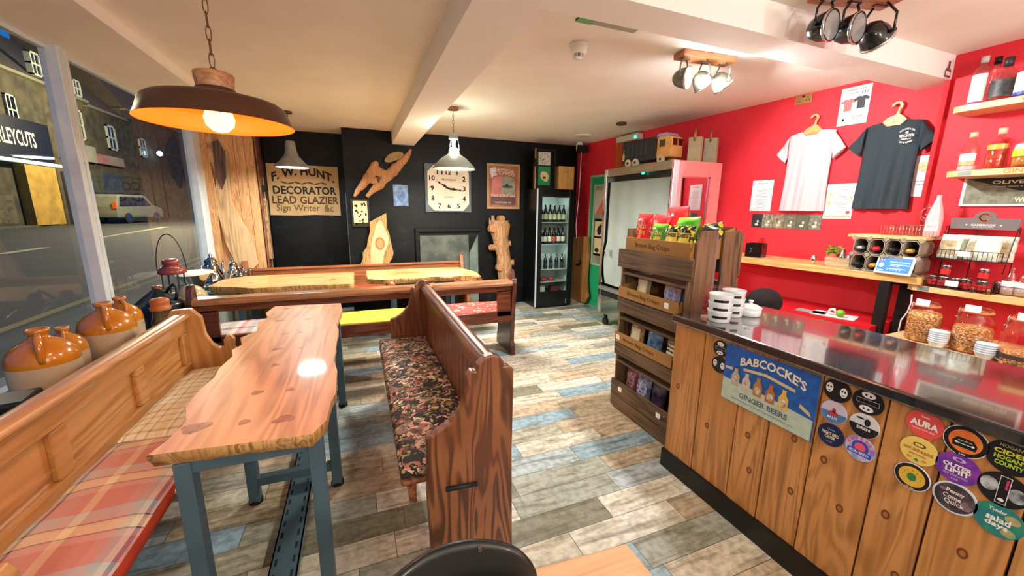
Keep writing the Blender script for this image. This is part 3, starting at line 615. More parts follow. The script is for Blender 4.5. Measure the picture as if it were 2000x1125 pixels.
for a, b in ((999, 1098), (937, 1072)): p = at(a, b, Y=YB-.022); MB().cyl((p.x, p.y+.01, p.z), (p.x, p.y-.004, p.z), .006 if a > 950 else .004, n=12).build('screw', plain('tarnished_screw', '#6b5a48', .4, .6), fc)
# ------------------------------------------------------------------ lights on the ceiling
def chain(pts_top, pts_bot, parent, mat, link=.03):
    a, b = Vector(pts_top), Vector(pts_bot); n = max(2, int((a-b).length/(link*.82))); m = MB()
    for i in range(n):
        c = a+(b-a)*(i+.5)/n; r = (a-b).length/n*.62; e = []
        for k in range(12):
            t = 2*pi*k/12; w = .0075*cos(t); h = r*sin(t); e.append((c.x+(w if i % 2 else 0), c.y+(0 if i % 2 else w), c.z+h))
        m.tube(e, .0019, 5, closed=True)
    return m.build('chain', mat, parent)
BRONZE = plain('bronze_chain', '#6b4a24', .4, .7)
# big brown pendant
P1 = (-.432, 1.74, 0); zr = 1.835
bp = thing('pendant_lamp', 'wide brown pendant lamp with orange inside glowing over the near table', 'pendant lamp', P1)
OUT = plain('brown_lamp_paint', '#4a2a18', .35, col2='#3c2114', scale=5); INN = plain('orange_lamp_lining', '#d8560c', .45)
MB().lathe([(.055, zr+.098), (.10, zr+.092), (.15, zr+.082), (.19, zr+.072), (.208, zr+.06), (.222, zr+.02), (.232, zr)], n=48).build('shade', OUT, bp)
MB().lathe([(.0, zr+.092), (.10, zr+.088), (.15, zr+.078), (.188, zr+.068), (.204, zr+.056), (.219, zr+.018), (.2315, zr-.001)], n=48).build('shade_lining', INN, bp)
MB().lathe([(0, zr+.165), (.056, zr+.165), (.060, zr+.16), (.055, zr+.12), (.055, zr+.098)], n=32).build('wooden_cap', wood('cap_wood', '#b98556', '#8a5a36', 'x', scale=2, strong=.2), bp)
MB().lathe([(.0, zr+.115), (.058, zr+.115), (.064, zr+.10), (.062, zr+.092)], n=32).build('cap_ring', OUT, bp)
MB().tube([(.012*cos(t*pi/6), 0, zr+.17+.014*sin(t*pi/6)) for t in range(12)], .002, 6, closed=True).build('hanging_ring', BRONZE, bp)
chain((.01, -.02, 2.6), (0, 0, zr+.185), bp, BRONZE, .05)
MB().lathe([(0, zr-.028), (.022, zr-.024), (.041, zr-.006), (.046, zr+.018), (.038, zr+.045), (.022, zr+.066), (.017, zr+.09)], n=24).build('bulb', emit('amber_bulb', '#ffa040', 7), bp)
MB().cyl((0, 0, zr+.066), (0, 0, zr+.098), .02, n=14).build('socket', BRONZE, bp)
point('amber_pendant_light', (P1[0], P1[1], zr-.04), 6, (1, .6, .32), .02)
point('amber_pendant_glow', (P1[0]+.07, P1[1]-.05, zr+.02), .5, (1, .45, .15), .02)
# grey concrete pendant
gp = thing('pendant_lamp', 'small grey concrete pendant lamp hanging before the lettered sign', 'pendant lamp', (-.66, 5.26, 0))
CON = plain('concrete', '#8c897c', .9, col2='#7a776b', scale=12, bmp=.2)
MB().lathe([(0, 2.285), (.042, 2.285), (.048, 2.275), (.062, 2.16), (.075, 2.125), (.13, 2.06), (.185, 2.008), (.188, 1.992), (.178, 1.992), (.12, 2.05), (.06, 2.12), (0, 2.15)], n=36).build('shade', CON, gp)
MB().lathe([(0, 1.996), (.168, 1.996), (.168, 2.0), (0, 2.0)], n=36).build('diffuser', emit('cool_diffuser', '#dfeeff', 2), gp)
MB().lathe([(0, 2.6), (.05, 2.6), (.05, 2.58), (0, 2.575)], n=24).build('ceiling_rose', BRONZE, gp); MB().cyl((0, 0, 2.28), (0, 0, 2.58), .003, n=6).build('cord', BLACKM, gp)
area('grey_pendant_light', (-.66, 5.26, 1.985), .3, 16, COOL).data.shape = 'DISK'
# white enamel pendant
wp = thing('pendant_lamp', 'white enamel pendant lamp with glowing bulb above its shade, before the clock', 'pendant lamp', (1.015, 4.33, 0))
ENA = plain('grey_enamel', '#7f8276', .4)
MB().lathe([(.055, 2.135), (.085, 2.115), (.14, 2.08), (.20, 2.02), (.225, 1.985), (.232, 1.97)], n=40).build('shade', ENA, wp)
MB().lathe([(.0, 1.985), (.215, 1.985), (.215, 1.988), (0, 1.988)], n=40).build('diffuser', emit('white_diffuser', '#fff6e2', 6), wp)
MB().lathe([(0, 2.20), (.03, 2.195), (.05, 2.17), (.055, 2.13), (.04, 2.10), (0, 2.09)], n=20).build('bulb', emit('cool_bulb', '#f2ffe0', 22), wp)
MB().lathe([(.0, 2.345), (.045, 2.34), (.05, 2.32), (.045, 2.30), (.056, 2.295), (.05, 2.28), (.025, 2.27), (.02, 2.20), (0, 2.2)], n=28).build('lamp_holder', plain('holder_paint', '#9a9c92', .4, .3), wp)
for a in (0, 2.1, 4.2): MB().tube([(.045*cos(a), .045*sin(a), 2.29), (.06*cos(a), .06*sin(a), 2.21), (.058*cos(a), .058*sin(a), 2.135)], .003, 6).build('stay', CHROME, wp)
MB().lathe([(0, 2.6), (.055, 2.6), (.055, 2.575), (.0, 2.57)], n=28).build('ceiling_rose', wood('rose_wood', '#b0744a', '#8a5430', 'x', scale=3), wp); chain((0, 0, 2.57), (0, 0, 2.34), wp, BRONZE, .04)
point('white_pendant_light', (1.015, 4.33, 2.24), 5, (1, .98, .85), .05); area('white_pendant_down', (1.015, 4.33, 1.965), .4, 36, (1, .96, .86)).data.shape = 'DISK'
# triple spotlights
def spotlamp(name, label, loc, rz, heads, bodymat, group, lensm):
    t = thing(name, label, 'spotlight', loc, rz, group)
    MB().box(-.215, .215, -.055, .055, -.04, 0).build('wooden_bar', wood('fitting_wood', '#b9774a', '#8e5530', 'x', scale=2, strong=.2), t, bev=.006)
    for i, (x, drop, yaw, pit, lm) in enumerate(heads):
        q = Vector((x, 0, -.04)); c = q+Vector((0, 0, -drop)); d = Vector((cos(pit)*cos(yaw), cos(pit)*sin(yaw), sin(pit))).normalized()
        s_ = d.orthogonal().normalized(); s_ = Vector((-sin(yaw), cos(yaw), 0)); u = s_.cross(d)
        M = Matrix(((s_.x, -u.x, d.x, c.x), (s_.y, -u.y, d.y, c.y), (s_.z, -u.z, d.z, c.z), (0, 0, 0, 1)))
        h = MB().lathe([(0, -.072), (.022, -.07), (.045, -.052), (.060, -.02), (.067, .02), (.068, .035), (.062, .036)], n=28, M=M).build('lamp_head', bodymat, t)
        MB().lathe([(.062, .036), (.071, .034), (.073, .026), (.068, .022)], n=28, M=M).build('rim', CHROME, h)
        MB().lathe([(0, .034), (.063, .034)], n=28, M=M, sm=False).build('lens', lm, h)
        b = MB().tube([tuple(c+s_*.08), tuple(c+s_*.08+Vector((0, 0, drop*.55))), tuple(q+s_*.03)], .006, 6).tube([tuple(c-s_*.08), tuple(c-s_*.08+Vector((0, 0, drop*.55))), tuple(q-s_*.03)], .006, 6).box(-.035, .035, -.008, .008, -.006, 0, M=Matrix.Translation(q)); b.build('bracket', bodymat, t)
        MB().cyl(tuple(c+s_*.066), tuple(c+s_*.088), .009, n=8).cyl(tuple(c-s_*.066), tuple(c-s_*.088), .009, n=8).build('wing_nut', bodymat, t)
    return t
LENSON = emit('bright_lens', '#fbfff4', 14); LENSDIM = emit('soft_lens', '#eef6da', 3.0); LENSOFF = plain('lamp_glass', '#9a9c98', .15, .4)
GSP = plain('grey_metal_head', '#73776a', .3, .5)
s1 = spotlamp('spotlight_bar', 'lit triple spotlight on a wooden bar, beyond the white beam', (2.29, 2.24, 2.6), -.08,
    [(-.16, .12, -1.0, -.15, LENSON), (0, .13, -.25, -.95, LENSDIM), (.16, .12, -.15, -.8, LENSDIM)], GSP, None, LENSON)
spot('spotlight_beam', (2.22, 2.20, 2.42), (3.6, .9, 1.8), 50, (.96, .98, 1), 115)
spot('spotlight_beam_right', (2.50, 2.20, 2.42), (3.9, 1.9, 1.6), 34, (.96, .98, 1), 110)
spot('aisle_fill', (2.2, 2.3, 2.40), (1.6, 3.6, .2), 95, (1, .98, .94), 120)  # added fill for the aisle; no head of the bar points this way
s2 = spotlamp('spotlight_bar', 'unlit black triple spotlight on a wooden bar, nearer than the beam', (2.33, 1.38, 2.6), -.22,
    [(-.15, .12, -1.25, -.12, LENSOFF), (0, .12, -1.25, -.12, LENSOFF), (.15, .14, .1, -.7, LENSOFF)], plain('gloss_black_head', '#0a0b0c', .25, coat=.5), None, LENSOFF)
point('spotlight_bar_glow', (2.29, 2.22, 2.38), 12, (.97, 1, 1), .08)
# ceiling devices
t = thing('smoke_detector', 'white smoke detector with a ribbed nose on the ceiling', 'smoke detector', (1.40, 2.42, 2.6))
MB().lathe([(0, -.0), (.058, 0), (.062, -.012), (.05, -.016), (.053, -.02), (.052, -.05), (.045, -.06), (.034, -.062)], n=28).build('housing', WHITE_, t)
m_ = MB()
for k in range(8): a = 2*pi*k/8; m_.box(-.003, .003, .02, .036, -.082, -.06, M=Matrix.Rotation(a, 4, 'Z'))
m_.lathe([(0, -.09), (.022, -.088), (.026, -.08)], n=16).build('sensor_nose', WHITE_, t)
t = thing('emergency_light', 'slim strip light flush on the ceiling, green at its left end', 'emergency light', (1.41, 2.12, 2.6))
MB().box(-.20, .20, -.022, .022, -.008, 0).build('housing', plain('grey_diffuser', '#a59e8c', .5), t); MB().box(-.20, -.10, -.023, .023, -.011, -.001).build('green_end', plain('green_diffuser', '#6fae6a', .5), t)
o = MB().lathe([(0, -.028), (.05, -.028), (.062, -.02), (.062, 0), (0, 0)], (0, 0, 0), 28).build('ceiling_disc', plain('brown_disc', '#4a3a24', .4), loc=(3.07, 4.20, 2.6)); tag(o, 'round dark brown disc fitting on the ceiling before the red wall', 'ceiling fitting')
o = MB().lathe([(0, -.012), (.11, -.012), (.12, 0), (0, 0)], n=28).build('ceiling_plate', WHITE_, loc=(3.08, 5.1, 2.6)); tag(o, 'flat white round plate on the ceiling near the far red corner', 'ceiling fitting')
t = thing('emergency_exit_light', 'long pale emergency light with a green glow above the toy lorry', 'emergency light', onw(4.70, .06, 2.53), RZW)
MB().box(-.20, .22, -.05, .05, -.04, .04).build('housing', plain('pale_housing', '#b9b8a6', .5), t, bev=.01); MB().ball((.18, -.05, -.01), .02, 10).build('indicator', emit('green_led', '#23c890', 3), t)
t = thing('security_camera', 'white ceiling sensor on a black bracket in the far red corner', 'sensor', (3.34, 5.62, 2.6))
MB().box(-.05, .13, -.06, .06, -.15, -.05).build('bracket', BLACKM, t); MB().lathe([(0, -.14), (.05, -.14), (.055, -.05), (.04, 0), (0, 0)], n=20).build('housing', WHITE_, t)
MB().tube([(0, -.06, -.15), (-.005, -.07, -.5), (-.03, -.09, -.9), (-.05, -.08, -1.3), (-.04, -.1, -1.5)], .006, 6).build('cable', WHITE_, t)
# ------------------------------------------------------------------ the dark far wall
t = thing('painted_sign', 'tan hand-lettered sign for a decorator and lead glazier on the black wall', 'sign', (-.685, 6.49, 1.785))
MB().prism([(-.455, .36), (-.46, -.35), (-.1, -.355), (.1, -.345), (.30, -.35), (.455, -.355), (.46, .345)], -.015, 0, 'xz').build('board', plain('parchment_board', '#c9a878', .7, col2='#b8945e', scale=3), t)
m_ = MB(); y = -.017
txt(m_, 'F. W. HUNT.', 0, .22, .80, .12, y, bold=.035, arc=.10); txt(m_, 'DECORATOR', .01, -.0, .82, .115, y, bold=.03); m_.build('lettering', plain('near_black_ink', '#17120f', .7), t)
m_ = MB(); txt(m_, 'LEAD GLAZIER', .01, -.135, .86, .11, y, bold=.02); m_.build('lettering', INKB, t)
m_ = MB(); txt(m_, 'Sign Writer', -.10, -.26, .56, .12, y, slant=.05); txt(m_, '&c', .30, -.25, .12, .10, y); 
for k in range(-3, 4): disc(m_, k*.085, .098+.008*(k % 2), .045, .012, y, rot=.25*(-1)**k)
m_.build('lettering', plain('olive_ink', '#5c4a26', .7), t)
# driftwood on the chimney breast
def b3(x, y, Y=5.95): p = at(670+x/4.5, 280+y/4.5, Y=Y); return (p.x, p.z)
t = thing('driftwood', 'pale driftwood branch shaped like a leaping hare, mounted on the black wall', 'driftwood', (0, 0, 0))
def blob(m, pts2, y0=5.88, mat=0, k=3):
    q = smooth([b3(*p) for p in pts2], k); m.prism(q, y0, 5.95, 'xz', mat)
def limb(m, pts2, R, y=5.893, n=14):
    P = [Vector((b3(*p)[0], y, b3(*p)[1])) for p in pts2]; fine = []
    for i in range(len(P)-1):
        for k in range(5): f_ = k/5; fine.append((P[i].lerp(P[i+1], f_), R[i]*(1-f_)+R[i+1]*f_))
    fine.append((P[-1], R[-1])); vs = []
    for i, (p, r) in enumerate(fine):
        a_, b_ = fine[max(0, i-1)][0], fine[min(len(fine)-1, i+1)][0]; dd = (b_-a_).normalized(); u = Vector((0, 1, 0)); w = dd.cross(u).normalized()
        for k in range(n):
            a = 2*pi*k/n; q = w*cos(a)+u*sin(a)*.55; rr_ = r*(1+.34*mnoise.noise((p+q*r)*13)+.15*mnoise.noise((p+q*r)*34)); vs.append(tuple(p+q*rr_))
    m.add(vs, [(i*n+k, i*n+(k+1) % n, (i+1)*n+(k+1) % n, (i+1)*n+k) for i in range(len(fine)-1) for k in range(n)]+[tuple(range(n))[::-1], tuple(range(len(vs)-n, len(vs)))], 0, True)
m_ = MB(); U = .0016
limb(m_, [(592, 56), (560, 120), (500, 180), (440, 240), (385, 290), (330, 360), (262, 408), (208, 470)], [U*8, U*26, U*40, U*44, U*40, U*34, U*26, U*16])
limb(m_, [(300, 165), (272, 205), (255, 255), (215, 310), (185, 355), (140, 405), (98, 468)], [U*16, U*38, U*44, U*40, U*34, U*24, U*9])
limb(m_, [(275, 240), (330, 262), (390, 275)], [U*40, U*42, U*30]); limb(m_, [(240, 330), (290, 330), (340, 330)], [U*20, U*30, U*25])
m_.build('branch', wood('driftwood_tan', '#c08c5a', '#94663e', 'z', '#a87648', scale=1.5, rough=.7, strong=.14, bmp=.4), t)
m_ = MB(); blob(m_, [(355, 165), (375, 120), (420, 90), (480, 75), (530, 95), (520, 125), (460, 155), (400, 175)], 5.85); m_.build('bracket_fungus', plain('olive_fungus', '#7d6a42', .8, col2='#a08a5c', scale=20), t)
m_ = MB(); blob(m_, [(290, 325), (305, 290), (340, 285), (350, 310), (330, 345), (300, 350)], 5.868); m_.build('knot_hole', plain('dark_hollow', '#5c3a20', .8), t)
bl, br = b3(437, 362), b3(575, 553)
t = thing('framed_print', 'small unframed blue portrait print on the black wall', 'picture', ((bl[0]+br[0])/2, 5.945, (bl[1]+br[1])/2))
w, h = (br[0]-bl[0])/2, (bl[1]-br[1])/2
MB().box(-w, w, -.012, 0, -h, h).build('canvas', plain('blue_print', '#4f6f9c', .6, col2='#8ba3c4', scale=14), t)
m_ = MB(); disc(m_, 0, .0, w*.55, h*.5, -.013); m_.build('portrait', plain('pale_blue_print', '#6d8ab4', .6, col2='#3f5c88', scale=22), t)
t = thing('framed_picture', 'small dark-framed picture of black brushwork, left end of the chimney breast', 'picture', (.045, 5.945, 1.475))
MB().box(-.125, .125, -.03, 0, -.20, .20).build('frame', BLACK, t, bev=.012)
MB().box(-.092, .092, -.033, -.03, -.165, .165).build('print', plain('buff_print', '#d3b98a', .6), t)
m_ = MB(); random.seed(3)
for k in range(22): cx, cz = random.uniform(-.07, .07), random.uniform(-.15, .14); disc(m_, cx, cz, random.uniform(.008, .022), random.uniform(.006, .014), -.0345, rot=random.uniform(0, 3), n=8)
quad(m_, -.09, .09, -.163, -.13, -.0345); m_.build('brushwork', INK, t)
# live-edge offcut leaning at the breast
t = thing('wood_slab', 'pale live-edge wood slab with an oval knot leaning on the black wall', 'wood slab', (0, 0, 0))
q = [b3(*p) for p in [(232, 690), (375, 612), (382, 740), (405, 800), (425, 900), (440, 950), (430, 1000), (400, 1050), (420, 1250), (150, 1250), (155, 1060), (175, 1010), (172, 960), (210, 905), (215, 850), (235, 780)]]
MB().prism(q, 5.87, 5.93, 'xz').build('bark_edge', BARK, t)
q = [b3(*p) for p in [(290, 700), (330, 665), (350, 720), (398, 820), (395, 880), (345, 990), (345, 1240), (235, 1240), (240, 1000), (245, 860), (275, 780)]]
MB().prism(smooth(q, 2), 5.862, 5.87, 'xz').build('heartwood', wood('pale_heartwood', '#dfae78', '#c48c56', 'z', '#e8bf90', scale=.7, strong=.3), t)
k0 = b3(322, 875); m_ = MB(); m_.prism(ell(k0[0], k0[1], .065, .09), 5.858, 5.862, 'xz', 0); m_.prism(ell(k0[0], k0[1]-.005, .045, .068), 5.856, 5.858, 'xz', 1); m_.build('knot', [plain('knot_ring', '#a06a3a', .6), plain('knot_core', '#c08a55', .6)], t)
struct(MB().box(-.135, -.128, 5.944, 5.95, .6, 1.75).build('trim_7', plain('grey_strip', '#3a4246', .5)))  # thin grey strip up the left corner of the chimney breast
# fireplace slates
SLT = plain('grey_slate', '#5d6358', .7, col2='#3d443c', scale=6, bmp=.3)
t = struct(MB().box(.85, 1.60, 5.925, 5.95, 0, 1.15).build('fireplace_slab', SLT)); 
t = struct(MB().prism([(1.605, 0), (1.605, .86), (1.745, 1.15), (1.755, 0)], 5.91, 5.94, 'xz').build('fireplace_slab', plain('green_slate', '#6a7a70', .6, col2='#55645b', scale=8)))
struct(MB().box(.78, 1.80, 5.89, 5.95, 1.20, 1.26).box(.78, .845, 5.90, 5.95, 0, 1.2).build('trim_5', BLACKWALL, bev=.01))
# driftwood trunk
t = thing('driftwood_log', 'upright driftwood trunk with sawn branch stubs standing on the black wall side', 'driftwood', (0, 0, 0))
def b4(x, y, Y=5.8): p = at(820+x/5.625, 420+y/5.625, Y=Y); return Vector((p.x, Y, p.z))
cl = [b4(870, 60), b4(880, 150), b4(885, 250), b4(905, 350), b4(915, 450), b4(925, 550), b4(930, 650), b4(950, 750), b4(1000, 850), b4(1010, 960)]; cl.append(Vector((cl[-1].x, 5.8, .0)))
rr = [.155, .15, .13, .125, .115, .12, .12, .11, .07, .06, .06]
def rough_tube(m, P, R, n=20, amp=.18, mat=0):
    vs = []; fs = []; fine = []
    for i in range(len(P)-1):
        for k in range(4): f_ = k/4; fine.append((P[i].lerp(P[i+1], f_), R[i]*(1-f_)+R[i+1]*f_))
    fine.append((P[-1], R[-1]))
    for p, r in fine:
        for k in range(n):
            a = 2*pi*k/n; w = 1+amp*mnoise.noise(Vector((cos(a)*1.5, sin(a)*1.5, p.z*6))); vs.append((p.x+cos(a)*r*w, p.y+sin(a)*r*w*.7, p.z))
    L = len(fine); fs = [(i*n+k, i*n+(k+1) % n, (i+1)*n+(k+1) % n, (i+1)*n+k)[::-1] for i in range(L-1) for k in range(n)]
    m.add(vs, fs+[tuple(range(n)), tuple(range((L-1)*n, L*n))[::-1]], mat, True)
m_ = MB(); rough_tube(m_, cl, rr)
m_.tube([tuple(b4(785, 160)), tuple(b4(770, 80)), tuple(b4(765, 30))], [.03, .018, .006]).tube([tuple(b4(810, 120)), tuple(b4(800, 5))], [.05, .02])
m_.build('trunk', DRIFT, t)
for x, y, dx, r in [(815, 145, 0, .065), (960, 120, .4, .06), (905, 40, .1, .05), (775, 355, -1, .045), (940, 335, .1, .055), (1000, 310, 1, .04), (1035, 520, 1, .045), (885, 575, -.1, .055), (1060, 725, 1, .05), (975, 650, .5, .05), (1035, 920, 1, .025)]:
    p = b4(x, y, 5.72 if abs(dx) < .6 else 5.78); d = Vector((dx, -1 if abs(dx) < .6 else -.45, .1)).normalized(); b0 = p-d*.09
    s_ = MB().cyl(tuple(b0), tuple(p), r*1.15, r, n=16).build('branch_stub', DRIFT, t); MB().cyl(tuple(p), tuple(p+d*.003), r*.8, n=16).build('sawn_face', plain('sawn_rings', '#c08a52', .7, col2='#8a5a34', scale=60), s_)
# wall clock
t = thing('wall_clock', 'large square-faced wall clock with black numerals reading ten past three-ish', 'clock', (1.297, 5.945, 1.845))
t['label'] = 'large square wall clock with cut corners and bold black numerals'
fr = [(-.35, -.35), (.35, -.35), (.35, .35), (-.35, .35)]
MB().prism(fr, -.035, 0, 'xz').build('frame', plain('blue_grey_clock', '#3d4a50', .5, col2='#55646a', scale=6), t, bev=.006)
MB().prism([(-.31, -.23), (-.22, -.325), (.22, -.325), (.31, -.23), (.31, .23), (.22, .325), (-.22, .325), (-.31, .23)], -.042, -.035, 'xz').build('dial', plain('cream_dial', '#e6dac6', .6, col2='#dccdb2', scale=3), t)
m_ = MB()
for n_, (x, z) in {12: (0, .235), 1: (.13, .235), 2: (.235, .145), 3: (.235, .0), 4: (.235, -.145), 5: (.145, -.255), 6: (0, -.255), 7: (-.14, -.255), 8: (-.24, -.145), 9: (-.245, .0), 10: (-.245, .145), 11: (-.13, .235)}.items(): txt(m_, str(n_), x, z, .085 if n_ > 9 else .018 if n_ == 1 else .05, .075, -.0435, bold=.035)
for k in range(24): a = 2*pi*k/24; disc(m_, .29*cos(a), .305*sin(a)*1.0 if abs(sin(a)) > .3 else .29*sin(a), .004, .004, -.0435, n=8)
m_.build('numerals', INK, t)
m_ = MB(); txt(m_, 'Antique', 0, .125, .22, .045, -.0435, slant=.4); txt(m_, 'London', 0, -.12, .13, .03, -.0435, slant=.4); m_.build('lettering', plain('brown_script', '#5c4a3a', .7), t)
def hand(ang, L, nm): m2 = MB(); M = Matrix.Rotation(-ang, 4, 'Y'); m2.prism([(-.006, -.05), (.006, -.05), (.012, .05), (.022, .07), (.012, .10), (.005, .13), (.004, L*.66), (.018, L*.74), (.004, L*.82), (0, L), (-.004, L*.82), (-.018, L*.74), (-.004, L*.66), (-.005, .13), (-.012, .10), (-.022, .07), (-.012, .05)], -.05, -.046, 'xz', M=M); return m2.build(nm, INK, t)
hand(-radians(98), .235, 'minute_hand'); hand(radians(60), .22, 'hour_hand'); MB().cyl((0, -.054, 0), (0, -.044, 0), .016, n=16).build('hub', INK, t)
# brewery mirror
t = thing('brewery_sign', 'framed brown and pink old ale advertisement on the black wall', 'framed sign', (2.176, 5.945, 1.90))
TANF = plain('tan_frame', '#b5925c', .5, col2='#a37f4a', scale=6)
MB().box(-.275, .275, -.03, 0, .31, .345).box(-.275, .275, -.03, 0, -.345, -.31).box(-.275, -.24, -.03, 0, -.31, .31).box(.24, .275, -.03, 0, -.31, .31).build('frame', TANF, t, bev=.004)
MB().box(-.24, .24, -.012, 0, -.31, .31).build('printed_panel', plain('rust_print', '#8a4a3a', .25, col2='#a5705c', scale=3), t)
m_ = MB(); m_.add([(-.21, -.0135, -.28), (.21, -.0135, -.28), (.21, -.0135, -.16), (-.21, -.0135, -.16)], [(0, 1, 2, 3)]); m_.build('lower_band', plain('purple_brown', '#5c3c3c', .4), t)
arch = [(-.19, -.12), (.19, -.12), (.19, .10)]+[(.19*cos(a), .10+.055*sin(a)) for a in [pi*k/12 for k in range(1, 12)]]+[(-.19, .10)]
m_ = MB(); poly(m_, arch, -.0135); m_.build('arched_view', plain('sepia_view', '#6e6e58', .4, col2='#9a9a86', scale=8), t)
m_ = MB(); poly(m_, [(-.19, -.12), (-.03, -.12), (-.03, .152), (-.12, .145), (-.19, .10)], -.0142); m_.build('pink_view', plain('pink_view', '#c77a72', .4, col2='#b05c58', scale=7), t)
m_ = MB(); disc(m_, .07, .0, .10, .022, -.0145); disc(m_, .06, .025, .03, .02, -.0145); m_.build('boat', plain('boat_print', '#4a4a3a', .5), t)
m_ = MB(); txt(m_, 'PALE & OLD ALE', 0, -.135, .40, .04, -.0148, bold=.02); txt(m_, 'PURVEYOR', 0, .235, .36, .05, -.0148, bold=.01, arc=.03); txt(m_, '& CHICO', .02, .19, .34, .04, -.0148, bold=.01, arc=.03); txt(m_, 'WATFORD RD', 0, -.245, .28, .028, -.0148); m_.build('lettering', plain('cream_letter', '#d8c4a6', .5), t)
m_ = MB(); poly(m_, [(-.225, .27), (-.12, .29), (-.13, .2), (-.19, .12), (-.22, .2)], -.0146); m_.build('shield', plain('silver_shield', '#aab4b8', .2, .6), t)
# fridge
t = thing('bottle_fridge', 'tall black glass-doored bottle fridge against the black wall', 'fridge', (2.865, 5.42, 0))
BG = plain('fridge_black', '#08090a', .3); FI = plain('fridge_lining', '#b9c6c0', .4)
MB().box(-.315, .315, .04, .52, .02, 1.86).box(-.3, .3, .03, .04, 1.74, 1.85).build('cabinet_shell', BG, t) if False else None
m_ = MB().box(-.315, -.285, .02, .53, .02, 1.86).box(.285, .315, .02, .53, .02, 1.86).box(-.285, .285, .50, .53, .02, 1.86).box(-.285, .285, .02, .5, 1.76, 1.86).box(-.285, .285, .02, .5, .02, .22); m_.build('cabinet', BG, t)
MB().box(-.335, -.316, -.002, .018, .03, 1.86).build('side_edge', plain('white_fridge_side', '#b6c4c6', .4), t)
MB().box(-.284, -.275, .05, .499, .22, 1.76).box(.275, .284, .05, .499, .22, 1.76).box(-.275, .275, .49, .499, .22, 1.76).build('lining', FI, t)
dm = MB().box(-.315, -.245, 0, .02, .03, 1.86).box(.225, .315, 0, .02, .03, 1.86).box(-.245, .225, 0, .02, 1.74, 1.86).box(-.245, .225, 0, .02, .03, .27); do = dm.build('door', BG, t, bev=.003)
g = MB(); quad(g, -.245, .225, .27, 1.74, .008); g.build('glass', thinglass('fridge_glass', '#eef6f4', .06), do); MB().box(-.245, .235, -.004, 0, 1.735, 1.75).build('door_trim', CHROME, do)
MB().box(.20, .215, -.02, 0, .06, .14).build('hinge', CHROME, do); disc(mb_ := MB(), -.01, 1.80, .012, .007, -.002); mb_.build('badge', CHROME, do)
SZ = [1.36, 1.02, .62, .42, .25]
for z_ in SZ[:4]: MB().box(-.27, .27, .06, .48, z_-.012, z_).build('shelf', plain('shelf_wire', '#c9cdca', .4, .5), t)
MB().box(-.22, -.10, .488, .49, 1.58, 1.68).build('price_card', plain('blue_card', '#2a3a6a', .5), t)
point('fridge_lamp', (2.865, 5.62, 1.70), .9, (.85, 1, .97), .05); point('fridge_lamp_low', (2.865, 5.50, .90), .5, (.85, 1, .97), .05)
BROWNG = plain('dark_bottle_glass', '#120c08', .1, coat=.5); LABW = plain('bottle_label', '#d9d6c4', .6); LABO = plain('orange_label', '#c9532c', .6); LABG = plain('sage_label', '#b9c29a', .6)
def beer(name, lab, lx, cap=None):
    b = thing(name, lab[0], 'bottle', lx, 0, lab[1]); s = lab[3]
    MB().lathe([(0, 0), (.028*s, 0), (.031*s, .006), (.031*s, .13*s), (.026*s, .155*s), (.013*s, .185*s), (.012*s, .235*s), (.0, .235*s)], n=14).build('bottle_body', BROWNG, b)
    MB().lathe([(.0316*s, .035*s), (.0316*s, .105*s)], n=14).build('label_band', lab[2], b); MB().cyl((0, 0, .232*s), (0, 0, .243*s), .0135*s, n=10).build('cap', cap or CHROME, b); return b
rows_ = [(1.36, 6, LABG, 'dark beer bottle with a pale label on the top fridge shelf', 'bottles on the top fridge shelf', 1.15), (1.02, 6, LABW, 'dark beer bottle with a white label on the second fridge shelf', 'bottles on the second fridge shelf', 1.12), (.62, 5, plain('black_label', '#2a2c33', .5), 'dark bottle with a dark label on the third fridge shelf', 'bottles on the third fridge shelf', 1.0)]
for z_, n_, lm, lab, grp, s in rows_:
    for k in range(n_):
        l2 = LABO if (z_ == 1.02 and k == 3) else lm; lb = lab+', '+['leftmost', 'second from left', 'third from left', 'third from right' if n_ == 6 else 'second from right', 'second from right' if n_ == 6 else 'rightmost', 'rightmost'][k]
        if l2 is LABO: lb = 'dark beer bottle with an orange label on the second fridge shelf'
        beer('beer_bottle', (lb, grp, l2, s), (2.865-.20+k*.40/(n_-1), 5.42+.14, z_))
for k, (x, c, lb) in enumerate(((-.12, '#c23a3a', 'red snack packet on the fourth fridge shelf'), (.02, '#b52f3a', 'second red packet beside it on the fourth fridge shelf'))):
    tag(MB().ball((0, 0, .03), (.05, .05, .03), 12).build('snack_packet', plain('packet'+c, c, .5), loc=(2.865+x, 5.58, .42)), lb, 'packet')
for k, (x, c, lb) in enumerate(((-.17, '#c9c9c0', 'white carton on the bottom of the fridge'), (.08, '#5a2a22', 'dark red carton on the bottom of the fridge'))):
    tag(MB().box(-.07, .07, -.05, .05, 0, .11).build('carton', plain('carton'+c, c, .6), loc=(2.865+x, 5.60, .221), bev=.003), lb, 'carton')
